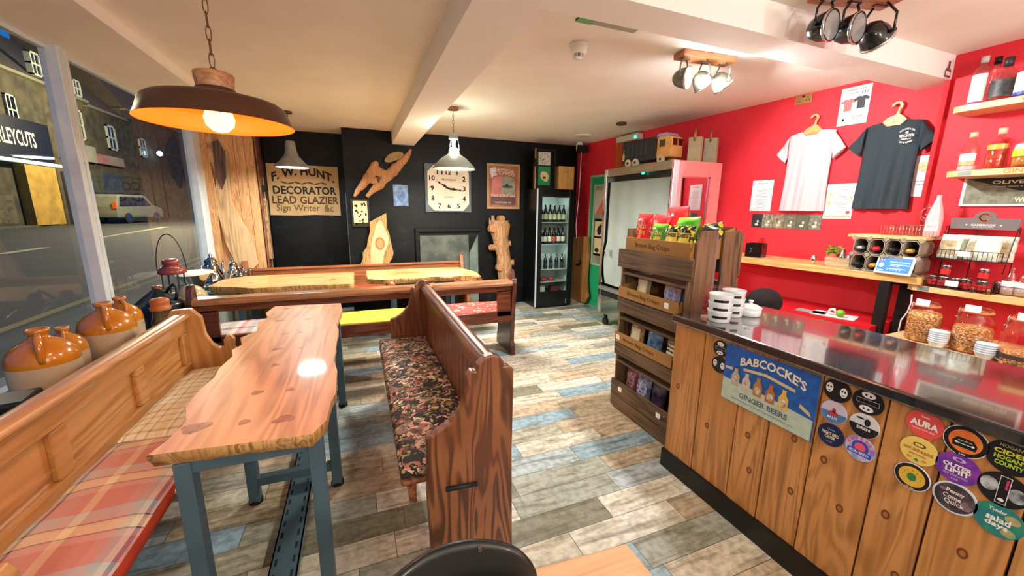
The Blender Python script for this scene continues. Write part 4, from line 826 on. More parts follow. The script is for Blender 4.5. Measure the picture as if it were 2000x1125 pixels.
# clock cabinet on the fridge
t = thing('clock_case', 'dark case with a small square clock over a green picture, on the fridge', 'clock', (2.70, 5.50, 1.86))
MB().box(-.17, -.15, 0, .1, .0, .58).box(-.15, .15, .08, .1, 0, .58).box(.14, .16, 0, .1, 0, .58).box(-.15, .14, 0, .08, .56, .58).box(-.17, .16, -.01, .1, 0, .012).build('case', BLACK, t)
MB().box(-.178, -.17, -.01, .02, .0, .32).box(-.178, -.17, -.01, .02, .44, .58).build('worn_edge', TANF, t)
MB().box(-.10, .10, .05, .08, .355, .545).build('dial', plain('small_dial', '#cfc9b4', .6), t)
m_ = MB()
for k in range(12): a = 2*pi*k/12; m_.box(-.004, .004, .0475, .0495, .058, .080, M=Matrix.Translation((0, 0, .45)) @ Matrix.Rotation(a, 4, 'Y'))
m_.box(-.003, .003, .045, .047, 0, .07, M=Matrix.Translation((0, 0, .45)) @ Matrix.Rotation(-2.6, 4, 'Y')); m_.box(-.004, .004, .045, .047, 0, .05, M=Matrix.Translation((0, 0, .45)) @ Matrix.Rotation(-2.0, 4, 'Y')); m_.build('clock_hands', INK, t)
MB().box(-.10, .10, .05, .08, .06, .335).build('green_panel', plain('green_glass', '#1f8a55', .3), t)
m_ = MB(); poly(m_, smooth([(-.075, .2), (-.04, .27), (.05, .25), (.08, .18), (.05, .10), (-.03, .13)], 2), .0485); m_.build('painted_flower', plain('cream_flower', '#d9c08a', .5), t); m_ = MB(); disc(m_, .0, .17, .03, .018, .0475); m_.build('flower_heart', INKB, t)
t = thing('wooden_box', 'light plywood wine box standing on the fridge beside the clock case', 'box', (3.045, 5.47, 1.86))
MB().box(-.135, .135, 0, .18, 0, .345).build('box_body', wood('plywood', '#c99c5a', '#b0833f', 'z', scale=1, strong=.15), t, bev=.004); m_ = MB(); txt(m_, 'WINES', 0, .26, .10, .022, -.002); quad(m_, -.06, .06, .08, .082, -.002); m_.build('lettering', plain('burnt_mark', '#8a5f2c', .8), t)
# live edge plank and hook at the corner
t = thing('leaning_plank', 'tall live-edge plank leaning in the corner beside the fridge', 'plank', (0, 0, 0))
q = [at(x, y, X=3.47) for x, y in ((1115, 462), (1149, 462), (1150, 500), (1146, 545), (1149, 580), (1143, 592), (1112, 590), (1110, 540), (1114, 500))]
MB().prism([(min(p.y, 5.94), max(p.z, 0)) for p in q], 3.455, 3.49, 'yz').build('plank', wood('ochre_plank', '#b98244', '#7c5026', 'z', '#9a6a34', scale=1, strong=.35, rough=.6), t)
p = at(1133, 515, X=3.44); MB().tube([(3.44, p.y+.12, p.z-.03), (3.44, p.y+.02, p.z-.01), (3.44, p.y-.02, p.z+.01), (3.44, p.y-.03, p.z+.045), (3.44, p.y, p.z+.05)], .010, 8).build('iron_hook', BLACK, t)
# rustic timber at the street corner
t = thing('timber_pillar', 'rustic tan timber cladding between the street window and the black wall', 'timber cladding', (0, 0, 0))
OAK = wood('rustic_oak', '#d3a06a', '#a8784a', 'z', '#b98858', scale=1.6, rough=.65, strong=.35, dist=5, bmp=.3)
xs = [-1.70, -1.52, -1.36, -1.25, -1.155]
for a, b in zip(xs[:-1], xs[1:]): MB().box(a+.002, b-.002, 5.90, 5.955, .0, 2.52).build('board', OAK, t, bev=.003)
MB().prism([(-1.68, 2.45), (-1.60, 2.50), (-1.42, 2.2), (-1.40, 1.9), (-1.45, 1.6), (-1.30, 1.2), (-1.24, .82), (-1.34, .72), (-1.46, .76), (-1.56, 1.1), (-1.60, 1.5), (-1.57, 1.95), (-1.64, 2.2)], 5.86, 5.90, 'xz').build('split_slab', wood('grey_split_oak', '#c9a06e', '#8c6a48', 'z', '#d9b88a', scale=.8, rough=.7, strong=.3, bmp=.4), t)
MB().prism([(-1.56, 2.3), (-1.50, 2.33), (-1.44, 2.2), (-1.46, 1.9), (-1.52, 1.75), (-1.57, 1.9)], 5.845, 5.862, 'xz').build('dark_streak', wood('weathered_dark', '#6b4a34', '#3e2a1c', 'z', scale=1, strong=.4), t)
MB().prism([(-1.70, .62), (-1.62, .62), (-1.60, 1.4), (-1.58, 1.6), (-1.63, 2.5), (-1.70, 2.5)], 5.85, 5.9, 'xz').build('edge_slab', OAK, t)
MB().box(-1.15, -1.135, 5.97, 6.17, 0, 2.52).build('side_board', wood('red_brown_side', '#8a5232', '#4e2a18', 'z', scale=1, strong=.4, rough=.6), t)
MB().box(-1.135, -1.115, 6.02, 6.10, 1.93, 2.52).build('maroon_batten', plain('maroon_paint', '#4a1c1c', .5), t)
MB().prism([(6.03, .86), (6.12, .86), (6.10, 1.3), (6.13, 1.6), (6.07, 1.66), (6.02, 1.5), (6.04, 1.1)], -1.135, -1.10, 'yz').build('split_batten', wood('split_batten', '#a9845a', '#6e5234', 'z', scale=1.5, strong=.4, rough=.7), t)
MB().box(-1.15, -1.13, 6.17, 6.19, 0, 2.52).build('edge_strip', TANF, t)
MB().ball((-1.12, 6.06, 1.78), (.02, .03, .05), 10).build('iron_latch', BLACKM, t)
# ------------------------------------------------------------------ window sill
def wob(n): return plain(n, '#c77f1f', .18, coat=.7, col2='#b56a14', scale=9)
GLAZE = wob('amber_glaze'); CLAY = plain('buff_stoneware', '#c2aa8c', .5, col2='#b09878', scale=5, coat=.2)
def jug(label, x, y, s, rz, h=1.0):     # s: girth, h: height

    t = thing('stoneware_jug', label, 'jug', (x, y, .6), rz, 'stoneware flagons on the sill')
    MB().lathe([(0, 0), (.125*s, 0), (.135*s, .02), (.138*s, .10*h), (.138*s, .205*h)], n=36).build('body', CLAY, t)
    MB().lathe([(.138*s, .205*h), (.139*s, .225*h), (.128*s, .265*h), (.095*s, .30*h), (.05*s, .325*h), (.037*s, .335*h), (.035*s, .35*h), (.045*s, .355*h), (.046*s, .375*h), (.03*s, .376*h), (.028*s, .34*h), (0, .34*h)], n=36).build('glazed_shoulder', GLAZE, t)
    P = [(.03*s+a, 0, b) for a, b in ((.0, .345*h), (.045*s, .352*h), (.085*s, .335*h), (.105*s, .295*h), (.10*s, .25*h), (.098*s, .225*h))]
    m_ = MB(); m_.tube(P, [.017*s, .016*s, .016*s, .016*s, .017*s, .014*s], 10); m_.build('handle', GLAZE, t); return t
jug('large stoneware flagon nearest the camera on the sill, amber shoulder', -1.46, 2.48, .90, -1.1, .98)
jug('smaller stoneware flagon just behind the nearest one on the sill', -1.53, 2.765, .62, -1.1, .80)
jug('tallest stoneware flagon, third along the sill beneath the window post', -1.46, 3.01, .95, -1.1, 1.0)
jug('stoneware flagon farthest along the sill, tucked behind the tallest', -1.50, 3.27, .74, -.9, .95)
t = thing('oil_can', 'black conical-topped can with a loop handle on the sill', 'can', (-1.47, 3.72, .6))
MB().lathe([(0, 0), (.15, 0), (.155, .01), (.155, .20), (.15, .215), (.035, .315), (.032, .33)], n=36).build('body', plain('satin_black_tin', '#14181a', .28, coat=.3), t)
MB().lathe([(.0, .345), (.03, .345), (.034, .335), (.032, .32)], n=20).build('copper_lid', plain('copper', '#8a4a2c', .35, .8), t)
MB().tube([(.05, -.02, .28), (.085, -.03, .33), (.115, -.04, .355), (.14, -.05, .33), (.13, -.05, .26), (.12, -.045, .235)], .011, 8).build('handle', BLACK, t)
t = thing('preserve_jar', 'small glass jar with an orange cloth lid beside the black can', 'jar', (-1.36, 3.44, .6)); t.scale = (1.15, 1.15, 1.35)
MB().lathe([(0, .0), (.05, 0), (.055, .01), (.055, .10), (.045, .125), (.042, .16)], n=24).build('glass', plain('dark_jar_glass', '#2a2416', .08, coat=.5, col2='#5c5038', scale=30), t)
MB().lathe([(.052, .16), (.054, .175), (.045, .18), (.047, .195), (.05, .21), (.04, .22), (0, .222)], n=24).build('lid', plain('orange_lid', '#a85a22', .5), t)
t = thing('lantern', 'red-topped wire lantern on the sill behind the black can', 'lantern', (-1.55, 4.24, .6)); t.scale = (.95, .95, 1.2)
RT = plain('rust_red_tin', '#8a3a34', .3, coat=.4)
MB().lathe([(0, .41), (.04, .41), (.065, .40), (.065, .37), (.05, .365), (.10, .335), (.11, .31), (.09, .30), (0, .30)], n=28).build('cap', RT, t)
m_ = MB()
for k in range(8): a = 2*pi*k/8; m_.tube([(.085*cos(a), .085*sin(a), .01), (.085*cos(a), .085*sin(a), .305)], .004, 5)
for z_ in (.1, .2): m_.tube([(.085*cos(a), .085*sin(a), z_) for a in [2*pi*k/20 for k in range(20)]], .003, 5, closed=True)
m_.lathe([(0, 0), (.1, 0), (.1, .015), (0, .015)], n=24).build('cage', STEELD, t)
MB().tube([(.11*cos(a), 0, .33+.26*sin(a)) for a in [pi*k/14 for k in range(15)]], .004, 6).build('bail_handle', STEELD, t)
MB().cyl((0, 0, .015), (0, 0, .16), .03, n=14).build('candle', plain('candle_wax', '#c9bf9e', .5), t)
SILV = plain('polished_silver', '#b9b8b0', .12, 1)
t = thing('serving_dish', 'oval silver serving dish with a pale top on the sill', 'dish', (-1.555, 4.74, .6)); t.scale = (.85, 1, 1.62)
MB().lathe([(0, 0), (.07, 0), (.08, .02), (.05, .05), (.09, .10), (.19, .17), (.215, .18)], n=36, sx=.8, sy=1.1).build('bowl', SILV, t)
MB().lathe([(0, .185), (.20, .183), (.214, .178)], n=36, sx=.8, sy=1.1).build('pale_top', plain('pale_dish_top', '#d8d2b8', .4), t)
for k, (x, y, s, lb) in enumerate(((-1.52, 5.12, 1.2, 'silver teapot at the near side of the silver pile on the sill'), (-1.60, 5.38, 1.4, 'tall silver coffee pot at the back of the silver pile'), (-1.46, 5.64, 1.1, 'silver pot between the coffee pot and the timber cladding'))):
    t = thing('silver_pot', lb, 'silver pot', (x, y, .6), k*1.3, 'silverware on the sill')
    MB().lathe([(0, 0), (.045*s, 0), (.05*s, .01), (.03*s, .03), (.075*s, .09*s), (.08*s, .13*s), (.055*s, .18*s), (.04*s, .22*s), (.048*s, .235*s)], n=28).build('body', SILV, t)
    MB().lathe([(.046*s, .236*s), (.03*s, .262*s), (.008*s, .27*s), (.012*s, .285*s), (.0, .30*s)], n=20).build('lid', SILV, t)
    MB().tube([(.07*s, 0, .09*s), (.12*s, 0, .12*s), (.14*s, 0, .19*s), (.16*s, 0, .22*s)], [.016*s, .012*s, .009*s, .008*s], 8).build('spout', SILV, t)
    MB().tube([(-.06*s, 0, .19*s), (-.12*s, 0, .21*s), (-.14*s, 0, .15*s), (-.12*s, 0, .09*s), (-.07*s, 0, .08*s)], .007*s, 8).build('handle', SILV, t)
ORDN = ['first', 'second', 'third', 'fourth', 'fifth', 'sixth', 'last']
for k in range(7):
    x, y = -1.33-.09*(k % 2)-.02*(k % 3), 5.36+.075*k
    t = thing('silver_goblet', '%s silver goblet in the heap at the sill end, counted from the camera' % ORDN[k], 'goblet', (x, y, .6), 0, 'silver goblets at the sill end')
    MB().lathe([(0, 0), (.035, 0), (.035, .006), (.008, .015), (.008, .08), (.03, .11), (.036, .15), (.034, .17), (.03, .15), (.0, .11)], n=18).build('goblet_body', SILV, t)
t = thing('cheese_dome', 'rounded cream crock on a wooden board at the sill edge', 'crock', (-1.40, 4.12, .72)); MBX = tag(MB().box(-.12, .12, -.12, .12, 0, .12).build('wooden_chest', HONEY, loc=(-1.39, 4.13, .6), bev=.006), 'small orange wooden box under the cream crock on the sill', 'box')
MB().lathe([(0, .0), (.10, 0), (.11, .02), (.10, .09), (.07, .13), (.03, .15), (0, .155)], n=28).build('crock', plain('cream_crock', '#b5a272', .3, coat=.3), t)
t = thing('camera_case', 'black boxy case with a lens at the left edge of the sill', 'case', (-1.42, 2.12, .6), .2)
MB().box(-.11, .11, -.09, .08, 0, .17).build('case_body', BLACK, t, bev=.012); MB().cyl((-.02, -.09, .10), (-.02, -.12, .10), .04, n=20).build('lens_ring', CHROME, t)
t = thing('magazine', 'stack of papers lying on the sill beside the black case', 'papers', (-1.33, 2.17, .6), .35)
MB().box(-.10, .12, -.13, .14, 0, .02).build('pages', PAPER, t); MB().box(-.10, .12, -.13, .14, .02, .023).build('cover', plain('grey_cover', '#7d8078', .4), t)
# ------------------------------------------------------------------ bar counter
bc = thing('bar_counter', 'plank-fronted bar counter covered in drink badges', 'bar counter', (0, 0, 0))
KN = {0: ((1.60, .55),), 1: ((1.38, .42),), 2: ((1.15, .50), (1.12, .33)), 3: ((.95, .60), (.93, .36)), 4: ((.83, .58), (.75, .42)), 5: ((.62, .50), (.56, .30)), 6: ((.43, .52), (.40, .36)), 7: ((.25, .45),)}
ys = [1.66, 1.452, 1.222, 1.063, .880, .674, .520, .345, .17, -.02, -.2, -.4]
for i, (a, b) in enumerate(zip(ys[:-1], ys[1:])):
    pk = MB().box(1.68+.003*(i % 2), 1.705, b+.0035, a-.0035, .115, .925)
    for ky, kz in KN.get(i, ()):
        for r_, q_ in ((1, 1), (.55, 2)): pk.add([(1.6795+.003*(i % 2)-.0002*q_, ky+.013*r_*cos(2*pi*j/14), kz+.018*r_*sin(2*pi*j/14)) for j in range(14)], [tuple(range(14))], q_)
    pk.build('front_plank', [PLANK, plain('knot_rim', '#6e3d1c', .5), plain('knot_centre', '#a8662f', .5)], bc)
MB().box(1.706, 2.30, -.4, 1.655, .1, .92).build('carcass', BLACKM, bc)
m_ = MB().box(1.665, 2.30, -.4, 1.665, 0, .115); m_.build('plinth', BLACK, bc)
for i, (x, w) in enumerate(((1.70, 0),)):
    for a, b in ((1.71, 1.90), (1.905, 2.1), (2.105, 2.30)): MB().box(a, b, 1.656, 1.67, .115, .925).build('end_plank', PLANK, bc, bev=.003)
m, t, b = newmat('polished_slate_top'); tc = nd(t, 'ShaderNodeTexCoord'); n = nd(t, 'ShaderNodeTexNoise'); n.inputs['Scale'].default_value = 3; n.inputs['Detail'].default_value = 8; t.links.new(tc.outputs['Object'], n.inputs[0])
r = ramp(t, [(.35, '#16151a'), (.6, '#2b282d'), (.8, '#3a363a')]); t.links.new(n.outputs[0], r.inputs[0]); t.links.new(r.outputs[0], b.inputs['Base Color']); b.inputs['Roughness'].default_value = .16; b.inputs['Specular IOR Level'].default_value = .9; b.inputs['Coat Weight'].default_value = 1; b.inputs['Coat Roughness'].default_value = .05; b.inputs['Coat IOR'].default_value = 1.75
bump(t, n.outputs[0], b, .06, .004); TOPM = m
o = MB().prism([(1.655, 1.675), (1.66, 1.2), (1.65, .6), (1.655, -.4), (2.38, -.4), (2.36, .6), (2.37, 1.2), (2.34, 1.63), (1.9, 1.675)], .925, .97, 'xy').build('worktop', TOPM, bev=.008); tag(o, 'shiny dark live-edge worktop lying on the bar counter', 'worktop')
# text frame on the counter front: x right = -Y, looking along +X
def CF_(y, z): return (1.6795, y, z)
def badge(label, y, z, r, paint):
    t = thing('pump_badge', label, 'badge', CF_(y, z), -pi/2, 'round drink badges on the counter front')
    m_ = MB().prism(ell(0, 0, r, r, 36), -.004, 0, 'xz'); m_.build('disc', paint[0], t); paint[1](t, r); return t
def P_(n, c, c2=None): return plain('print_'+n, c, .45, col2=c2, scale=40, coat=.2)
def L_(t, items, mat, name='lettering'):
    m_ = MB()
    for it in items: txt(m_, *it[:5], it[5] if len(it) > 5 else -.0055, bold=it[6] if len(it) > 6 else .02)
    m_.build(name, mat, t)
def D_(t, discs, mat, name): 
    m_ = MB()
    for d in discs: disc(m_, *d[:4], d[4], rot=d[5] if len(d) > 5 else 0)
    m_.build(name, mat, t)
WP, KP = P_('white', '#ece8e4'), P_('black', '#131214')
def p_skull(t, r):
    D_(t, [(-.55*r, .1*r, .27*r, .42*r, -.0048), (.5*r, .0*r, .27*r, .42*r, -.0048)], WP, 'skull_print')
    D_(t, [(-.66*r, .18*r, .07*r, .09*r, -.0054), (-.45*r, .18*r, .07*r, .09*r, -.0054), (.4*r, .08*r, .07*r, .09*r, -.0054), (.6*r, .08*r, .07*r, .09*r, -.0054), (-.55*r, -.15*r, .12*r, .04*r, -.0054), (.5*r, -.25*r, .12*r, .04*r, -.0054)], KP, 'eye_sockets')
def p_skull2(t, r):
    D_(t, [(.0, .55*r, .45*r, .25*r, -.0048), (0, -.55*r, .45*r, .25*r, -.0048)], WP, 'skull_print'); m_ = MB(); quad(m_, -.7*r, .75*r, -.16*r, .2*r, -.0052); m_.build('band', WP, t); m_ = MB(); quad(m_, -.68*r, .73*r, -.14*r, .18*r, -.0056); m_.build('band_inner', KP, t)
    D_(t, [(-.15*r, .55*r, .08*r, .08*r, -.0056), (.15*r, .5*r, .08*r, .08*r, -.0056), (-.15*r, -.55*r, .08*r, .08*r, -.0056), (.15*r, -.55*r, .08*r, .08*r, -.0056), (.5*r, .02*r, .1*r, .06*r, -.006)], KP, 'eye_sockets')
badge('black and white badge at the counter left end, upper of two', 1.351, .868, .042, (KP, p_skull2))
badge('black and white badge at the counter left end, lower of two', 1.348, .782, .042, (KP, p_skull))
badge('black badge with two white skulls, right of the blue ginger beer sign', .828, .880, .046, (KP, p_skull))
badge('black badge with white shapes and a band, top right of the six', .730, .880, .047, (KP, p_skull2))
def p_pink(t, r):
    m_ = MB(); poly(m_, [(r*.97*cos(a), r*.97*sin(a)) for a in [pi+pi*k/16 for k in range(17)]], -.0046); m_.build('sea', P_('sea', '#5a86b8', '#3d6aa0'), t)
    D_(t, [(0, -.1*r, .35*r, .22*r, -.005), (.02*r, .2*r, .14*r, .2*r, -.005)], P_('redboat', '#b0323c'), 'red_figure'); L_(t, [('BRUT', 0, -.5*r, .8*r, .2*r)], WP)
badge('pink and blue badge with a red figure, below the two-skull badge', .826, .790, .045, (P_('pinksky', '#d9b0bc', '#a9c0d8'), p_pink))
def p_siren(t, r):
    m_ = MB(); poly(m_, [(r*.98*cos(a), r*.98*sin(a)) for a in [pi+pi*k/16 for k in range(17)]], -.0046); m_.build('lower_half', KP, t)
    D_(t, [(.2*r, .35*r, .2*r, .3*r, -.005), (-.3*r, .55*r, .28*r, .08*r, -.005)], KP, 'figures'); L_(t, [('SIREN', 0, -.22*r, .9*r, .24*r)], WP)
badge('white over black badge reading SIREN', .727, .788, .046, (P_('palegrey', '#cfd0d4'), p_siren))
def p_night(t, r): L_(t, [('NIGHT BIRD', 0, .12*r, 1.3*r, .28*r), ('CIDER', 0, -.2*r, .8*r, .26*r)], P_('cream', '#e8e0b8')); L_(t, [('HAWKES', 0, .5*r, .6*r, .1*r), ('4.5% ABV', 0, -.6*r, .5*r, .1*r)], P_('paleblue', '#8fa8d0'))
badge('navy blue badge with cream letters, lowest left of the six', .822, .695, .045, (P_('navy', '#131c46'), p_night))
def p_iron(t, r):
    D_(t, [(0, .1*r, .56*r, .56*r, -.0046)], P_('violet', '#3c46b0'), 'ring'); D_(t, [(0, .1*r, .36*r, .36*r, -.005)], P_('coral', '#e0566a'), 'sun')
    D_(t, [(.8*r*cos(a), .8*r*sin(a), .12*r, .09*r, -.0048, a) for a in [.3+k*.42 for k in range(7)]], P_('coral', '#e0566a'), 'petals'); m_ = MB(); quad(m_, -.78*r, .78*r, -.55*r, -.15*r, -.0052); m_.build('band', P_('royal', '#2b50b4'), t); L_(t, [('IRON BREW', 0, -.35*r, 1.3*r, .24*r, -.0058)], WP)
badge('coral and blue badge with an arch, lowest right of the six', .725, .697, .047, (P_('lilac', '#c9c4e0', '#7a80d0'), p_iron))
def p_aura(t, r): L_(t, [('AURA', 0, 0, 1.5*r, .5*r, -.0055, .05)], WP); L_(t, [('Yonder', 0, .55*r, .5*r, .14*r), ('MANGO SOUR PALE', 0, -.42*r, 1.2*r, .11*r)], WP)
badge('coral red badge reading AURA', .576, .878, .046, (P_('coralred', '#e2504a'), p_aura))
def p_hop(t, r): L_(t, [('HOP, SKIP & JUICE', 0, .0, 1.55*r, .26*r), ('HAZY PALE ALE', 0, -.3*r, .9*r, .12*r)], P_('rust', '#b5401f')); D_(t, [(0, .45*r, .34*r, .16*r, -.005)], P_('brownink', '#5a3418'), 'eye_emblem'); D_(t, [(0, .45*r, .24*r, .1*r, -.0055)], P_('straw', '#e3c866'), 'eye_inner'); D_(t, [(-.4*r, -.6*r, .13*r, .1*r, -.005), (.4*r, -.6*r, .13*r, .1*r, -.005)], P_('fruit', '#d98a3a'), 'fruit'); D_(t, [(0, -.68*r, .1*r, .1*r, -.005)], P_('leafgreen', '#2f7a3c'), 'leaf')
badge('straw yellow badge with a red slogan, below the coral red one', .575, .782, .047, (P_('straw', '#e3c866'), p_hop))
def ringed(inner, extra):
    def f(t, r): D_(t, [(0, 0, .96*r, .96*r, -.0044)], KP, 'dark_ring'); D_(t, [(0, 0, .74*r, .74*r, -.0048)], inner, 'centre'); extra(t, r)
    return f
def e_hop(t, r): D_(t, [(0, -.02*r, .26*r, .3*r, -.0052)], P_('leafgreen', '#2f7a3c'), 'hop_cone'); D_(t, [(.5*r*cos(a), .48*r*sin(a), .03*r, .06*r, -.0052) for a in [pi*k/6 for k in range(7)]], P_('olivedot', '#7a7a2a'), 'drops'); L_(t, [('5.0% ABV', 0, -.85*r, .55*r, .1*r, -.0052)], WP)
badge('yellow badge with a black ring and green hop, lowest on the left plank', .576, .686, .046, (WP, ringed(P_('mustard', '#dcae3a'), e_hop)))
def e_bus(t, r): m_ = MB(); poly(m_, [(-.5*r, -.42*r), (.5*r, -.42*r), (.55*r, -.1*r), (.35*r, .2*r), (-.35*r, .2*r), (-.55*r, -.1*r)], -.0052); m_.build('vehicle', KP, t); D_(t, [(-.36*r, -.16*r, .07*r, .07*r, -.0056), (.36*r, -.16*r, .07*r, .07*r, -.0056)], WP, 'headlamps'); m_ = MB(); quad(m_, -.3*r, .3*r, -.0, .03*r, -.0056); quad(m_, -.3*r, .3*r, -.2*r, -.16*r, -.0056); m_.build('grille', WP, t); L_(t, [('5.4%', 0, -.86*r, .3*r, .12*r, -.0052)], WP)
badge('orange badge with a black ring and a dark vehicle', .482, .873, .049, (WP, ringed(P_('sunset', '#e0652a', '#e88a3a'), e_bus)))
def p_out(t, r): L_(t, [('OUTER', 0, .12*r, 1.3*r, .3*r, -.0055, .04), ('LIMIT', .05*r, -.2*r, 1.1*r, .3*r, -.0055, .04)], WP); L_(t, [('NEW WORLD PALE', 0, -.5*r, 1.1*r, .13*r), ('4.6%', 0, -.72*r, .35*r, .12*r)], P_('palelilac', '#c9b0dc')); D_(t, [(0, .6*r, .3*r, .14*r, -.005)], P_('palelilac', '#c9b0dc'), 'eye_emblem'); D_(t, [(0, .6*r, .14*r, .09*r, -.0055)], P_('purple', '#6a2a96'), 'eye_inner')
badge('purple badge reading OUTER LIMIT', .484, .780, .049, (P_('purple', '#5c2a96', '#8a3aa0'), p_out))
def p_pen(t, r): D_(t, [(0, 0, .9*r, .9*r, -.0046)], P_('dusk', '#2a2228', '#57484e'), 'scene'); D_(t, [(-.55*r, .35*r, .14*r, .12*r, -.005), (.55*r, -.2*r, .25*r, .3*r, -.005)], P_('rosegrey', '#9a7a84', '#5a4a52'), 'flowers'); L_(t, [('Penny', -.0*r, .36*r, .8*r, .34*r), ('Come', -.1*r, .02*r, .8*r, .3*r), ('Quick', .05*r, -.34*r, .9*r, .34*r)], P_('palerose', '#e9dcd4'))
badge('white-rimmed dusky badge reading Penny Come Quick', .474, .683, .050, (P_('iceblue', '#c9dbe6'), p_pen))
def p_hog(t, r): L_(t, [('CIDER', .0, .25*r, 1.35*r, .28*r, -.0055, .04)], P_('limeyel', '#d8d23a')); L_(t, [("HOGAN'S", .0, .62*r, 1.0*r, .2*r)], P_('tan_ink', '#b0a070')); L_(t, [("HOGAN'S", 0, -.1*r, 1.25*r, .28*r, -.0055, .04), ('COUNTY', 0, -.45*r, 1.1*r, .28*r, -.0055, .04)], P_('lime', '#a9c83a'))
badge('black badge with yellow and lime letters, top right of the counter', .392, .876, .050, (KP, p_hog))
def p_fish(t, r): D_(t, [(-.55*r, .1*r, .36*r, .42*r, -.0046), (.55*r, -.05*r, .36*r, .42*r, -.0046)], P_('scale', '#c9ccd0', '#4a4e58'), 'faces'); m_ = MB(); quad(m_, -.2*r, .24*r, -.85*r, .85*r, -.005); m_.build('panel', WP, t); m_ = MB(); quad(m_, -.17*r, .21*r, -.82*r, .82*r, -.0054); m_.build('panel_inner', KP, t); m_ = MB(); quad(m_, .06*r, .16*r, .1*r, .7*r, -.0058); m_.build('magenta_bar', P_('magenta', '#c02a6a'), t); D_(t, [(.02*r, -.6*r, .12*r, .1*r, -.0058)], WP, 'anchor')
badge('black badge with two pale masks and an upright black panel', .390, .775, .050, (KP, p_fish))
def p_sal(t, r): L_(t, [('salad', 0, .08*r, .95*r, .38*r, -.0055, .03), ('days', -.02*r, -.32*r, .9*r, .4*r, -.0055, .03), ('Yonder', -.1*r, .6*r, .7*r, .22*r)], WP); D_(t, [(.5*r, .35*r, .3*r, .25*r, -.0046), (.45*r, -.5*r, .3*r, .25*r, -.0046)], P_('greenwash', '#6aa05a', '#c9a07a'), 'colour_wash')
badge('teal and green badge reading salad days', .383, .680, .050, (P_('teal', '#1f6f80', '#2a8a6a'), p_sal))
# ginger beer sign
sw, sh = .43, .287
t = thing('tin_sign', 'blue tin sign of ginger beer bottles fixed on the counter front', 'sign', (1.678, 1.100, .768), -pi/2)
MB().prism(smooth([(-sw/2, -sh/2), (sw/2, -sh/2), (sw/2, sh/2), (-sw/2, sh/2)], 0), -.006, 0, 'xz').build('plate', P_('tinblue', '#1f5fb0', '#174e98'), t, bev=.003)
m_ = MB(); poly(m_, [(-sw/2+.003, -sh/2+.003), (sw/2-.003, -sh/2+.003), (sw/2-.003, -.05), (.02, -.035), (-sw/2+.003, -.03)], -.0068); m_.build('pale_ground', P_('mint', '#b8c8b4', '#a9bca8'), t)
m_ = MB(); txt(m_, "BABCOCKE'S", .02, .092, .30, .042, -.0078, bold=.03, arc=.03); m_.build('lettering', P_('letter_cream', '#e6dcc0'), t)
m_ = MB(); txt(m_, 'GINGER BEERS', .0, -.088, .23, .026, -.0078, bold=.02); txt(m_, 'BREWED & BOTTLED IN THE TRADITIONAL WAY', 0, -.117, .30, .007, -.0078, bold=0); m_.build('lettering', P_('slateblue', '#4f5c6c'), t)
m_ = MB(); rib = [(-.11, .052), (.0, .066), (.13, .05), (.13, .036), (.0, .052), (-.11, .038)]; poly(m_, rib, -.0074); poly(m_, [(-.205, .03), (-.165, .035), (-.165, .02), (-.205, .018)], -.0074); poly(m_, [(.155, -.0), (.195, -.02), (.205, -.04), (.155, -.018)], -.0074); m_.build('ribbon', P_('ribbon', '#cdb48a'), t)
for k, (x, h, c) in enumerate(((-.145, .088, '#b8a888'), (-.088, .086, '#c9b6a4'), (-.03, .092, '#b07a3a'), (.03, .088, '#b4652e'), (.088, .092, '#d6b04e'))):
    zb = -.052-.003*k; w = .021; s_ = [(x-w, zb), (x+w, zb), (x+w, zb+h*.58), (x+w*.45, zb+h*.78), (x+w*.4, zb+h*.95), (x+w*.5, zb+h), (x-w*.5, zb+h), (x-w*.4, zb+h*.95), (x-w*.45, zb+h*.78), (x-w, zb+h*.58)]
    m_ = MB(); poly(m_, s_, -.0074); bo = m_.build('bottle_print', P_('bot'+str(k), c), t); m_ = MB(); disc(m_, x, zb+h*.33, w*.7, h*.2, -.008); m_.build('bottle_label', P_('botlab', '#ddd2b8', '#8a7a60'), bo)
# ------------------------------------------------------------------ on the counter
t = thing('card_stand', 'clear acrylic stand with a dark card behind the white pots', 'card stand', (1.86, 1.575, .97), -.12)
g = MB(); quad(g, -.08, .11, .0, .175, 0); g.box(-.08, .11, -.05, 0, 0, .004); g.build('acrylic', thinglass('acrylic', '#fbe9e6', .10), t)
MB().box(-.075, -.01, .002, .005, .01, .11).build('card', plain('dark_red_card', '#3a0f10', .5, col2='#b05a3a', scale=40), t); MB().box(-.10, -.02, -.07, -.02, .001, .012).build('card_block', plain('pinkish_card', '#c9a090', .5), t)
ORD = ['topmost', 'middle', 'lowest']
CER = plain('white_ceramic', '#dfe8ea', .2, coat=.5)
for s_, (x, y, nm) in enumerate(((1.79, 1.475, 'front'), (1.95, 1.53, 'rear'))):
    for k in range(3):
        t = thing('sauce_pot', '%s white pot with a black label strip in the %s stack on the counter' % (ORD[2-k], nm), 'pot', (x, y, .97+k*.044), .2*k, 'white pots stacked on the counter')
        MB().lathe([(0, 0), (.051, 0), (.054, .004), (.060, .055), (.063, .062), (.059, .062), (.052, .008), (0, .006)], n=32).build('pot_body', CER, t)
        a = -3.05-.2*k; MB().lathe([(.0566, .022), (.0584, .036)], n=12, a0=a, a1=a+1.3).build('label_strip', BLACK, t)
t = thing('lidded_pot', 'small pale ceramic casserole with knobbed lid on the counter', 'pot', (2.055, 1.50, .97))
MB().lathe([(0, 0), (.05, 0), (.056, .005), (.058, .045), (.0, .045)], n=30).box(-.078, -.05, -.012, .012, .036, .043).box(.05, .078, -.012, .012, .036, .043).build('pot_body', CER, t)
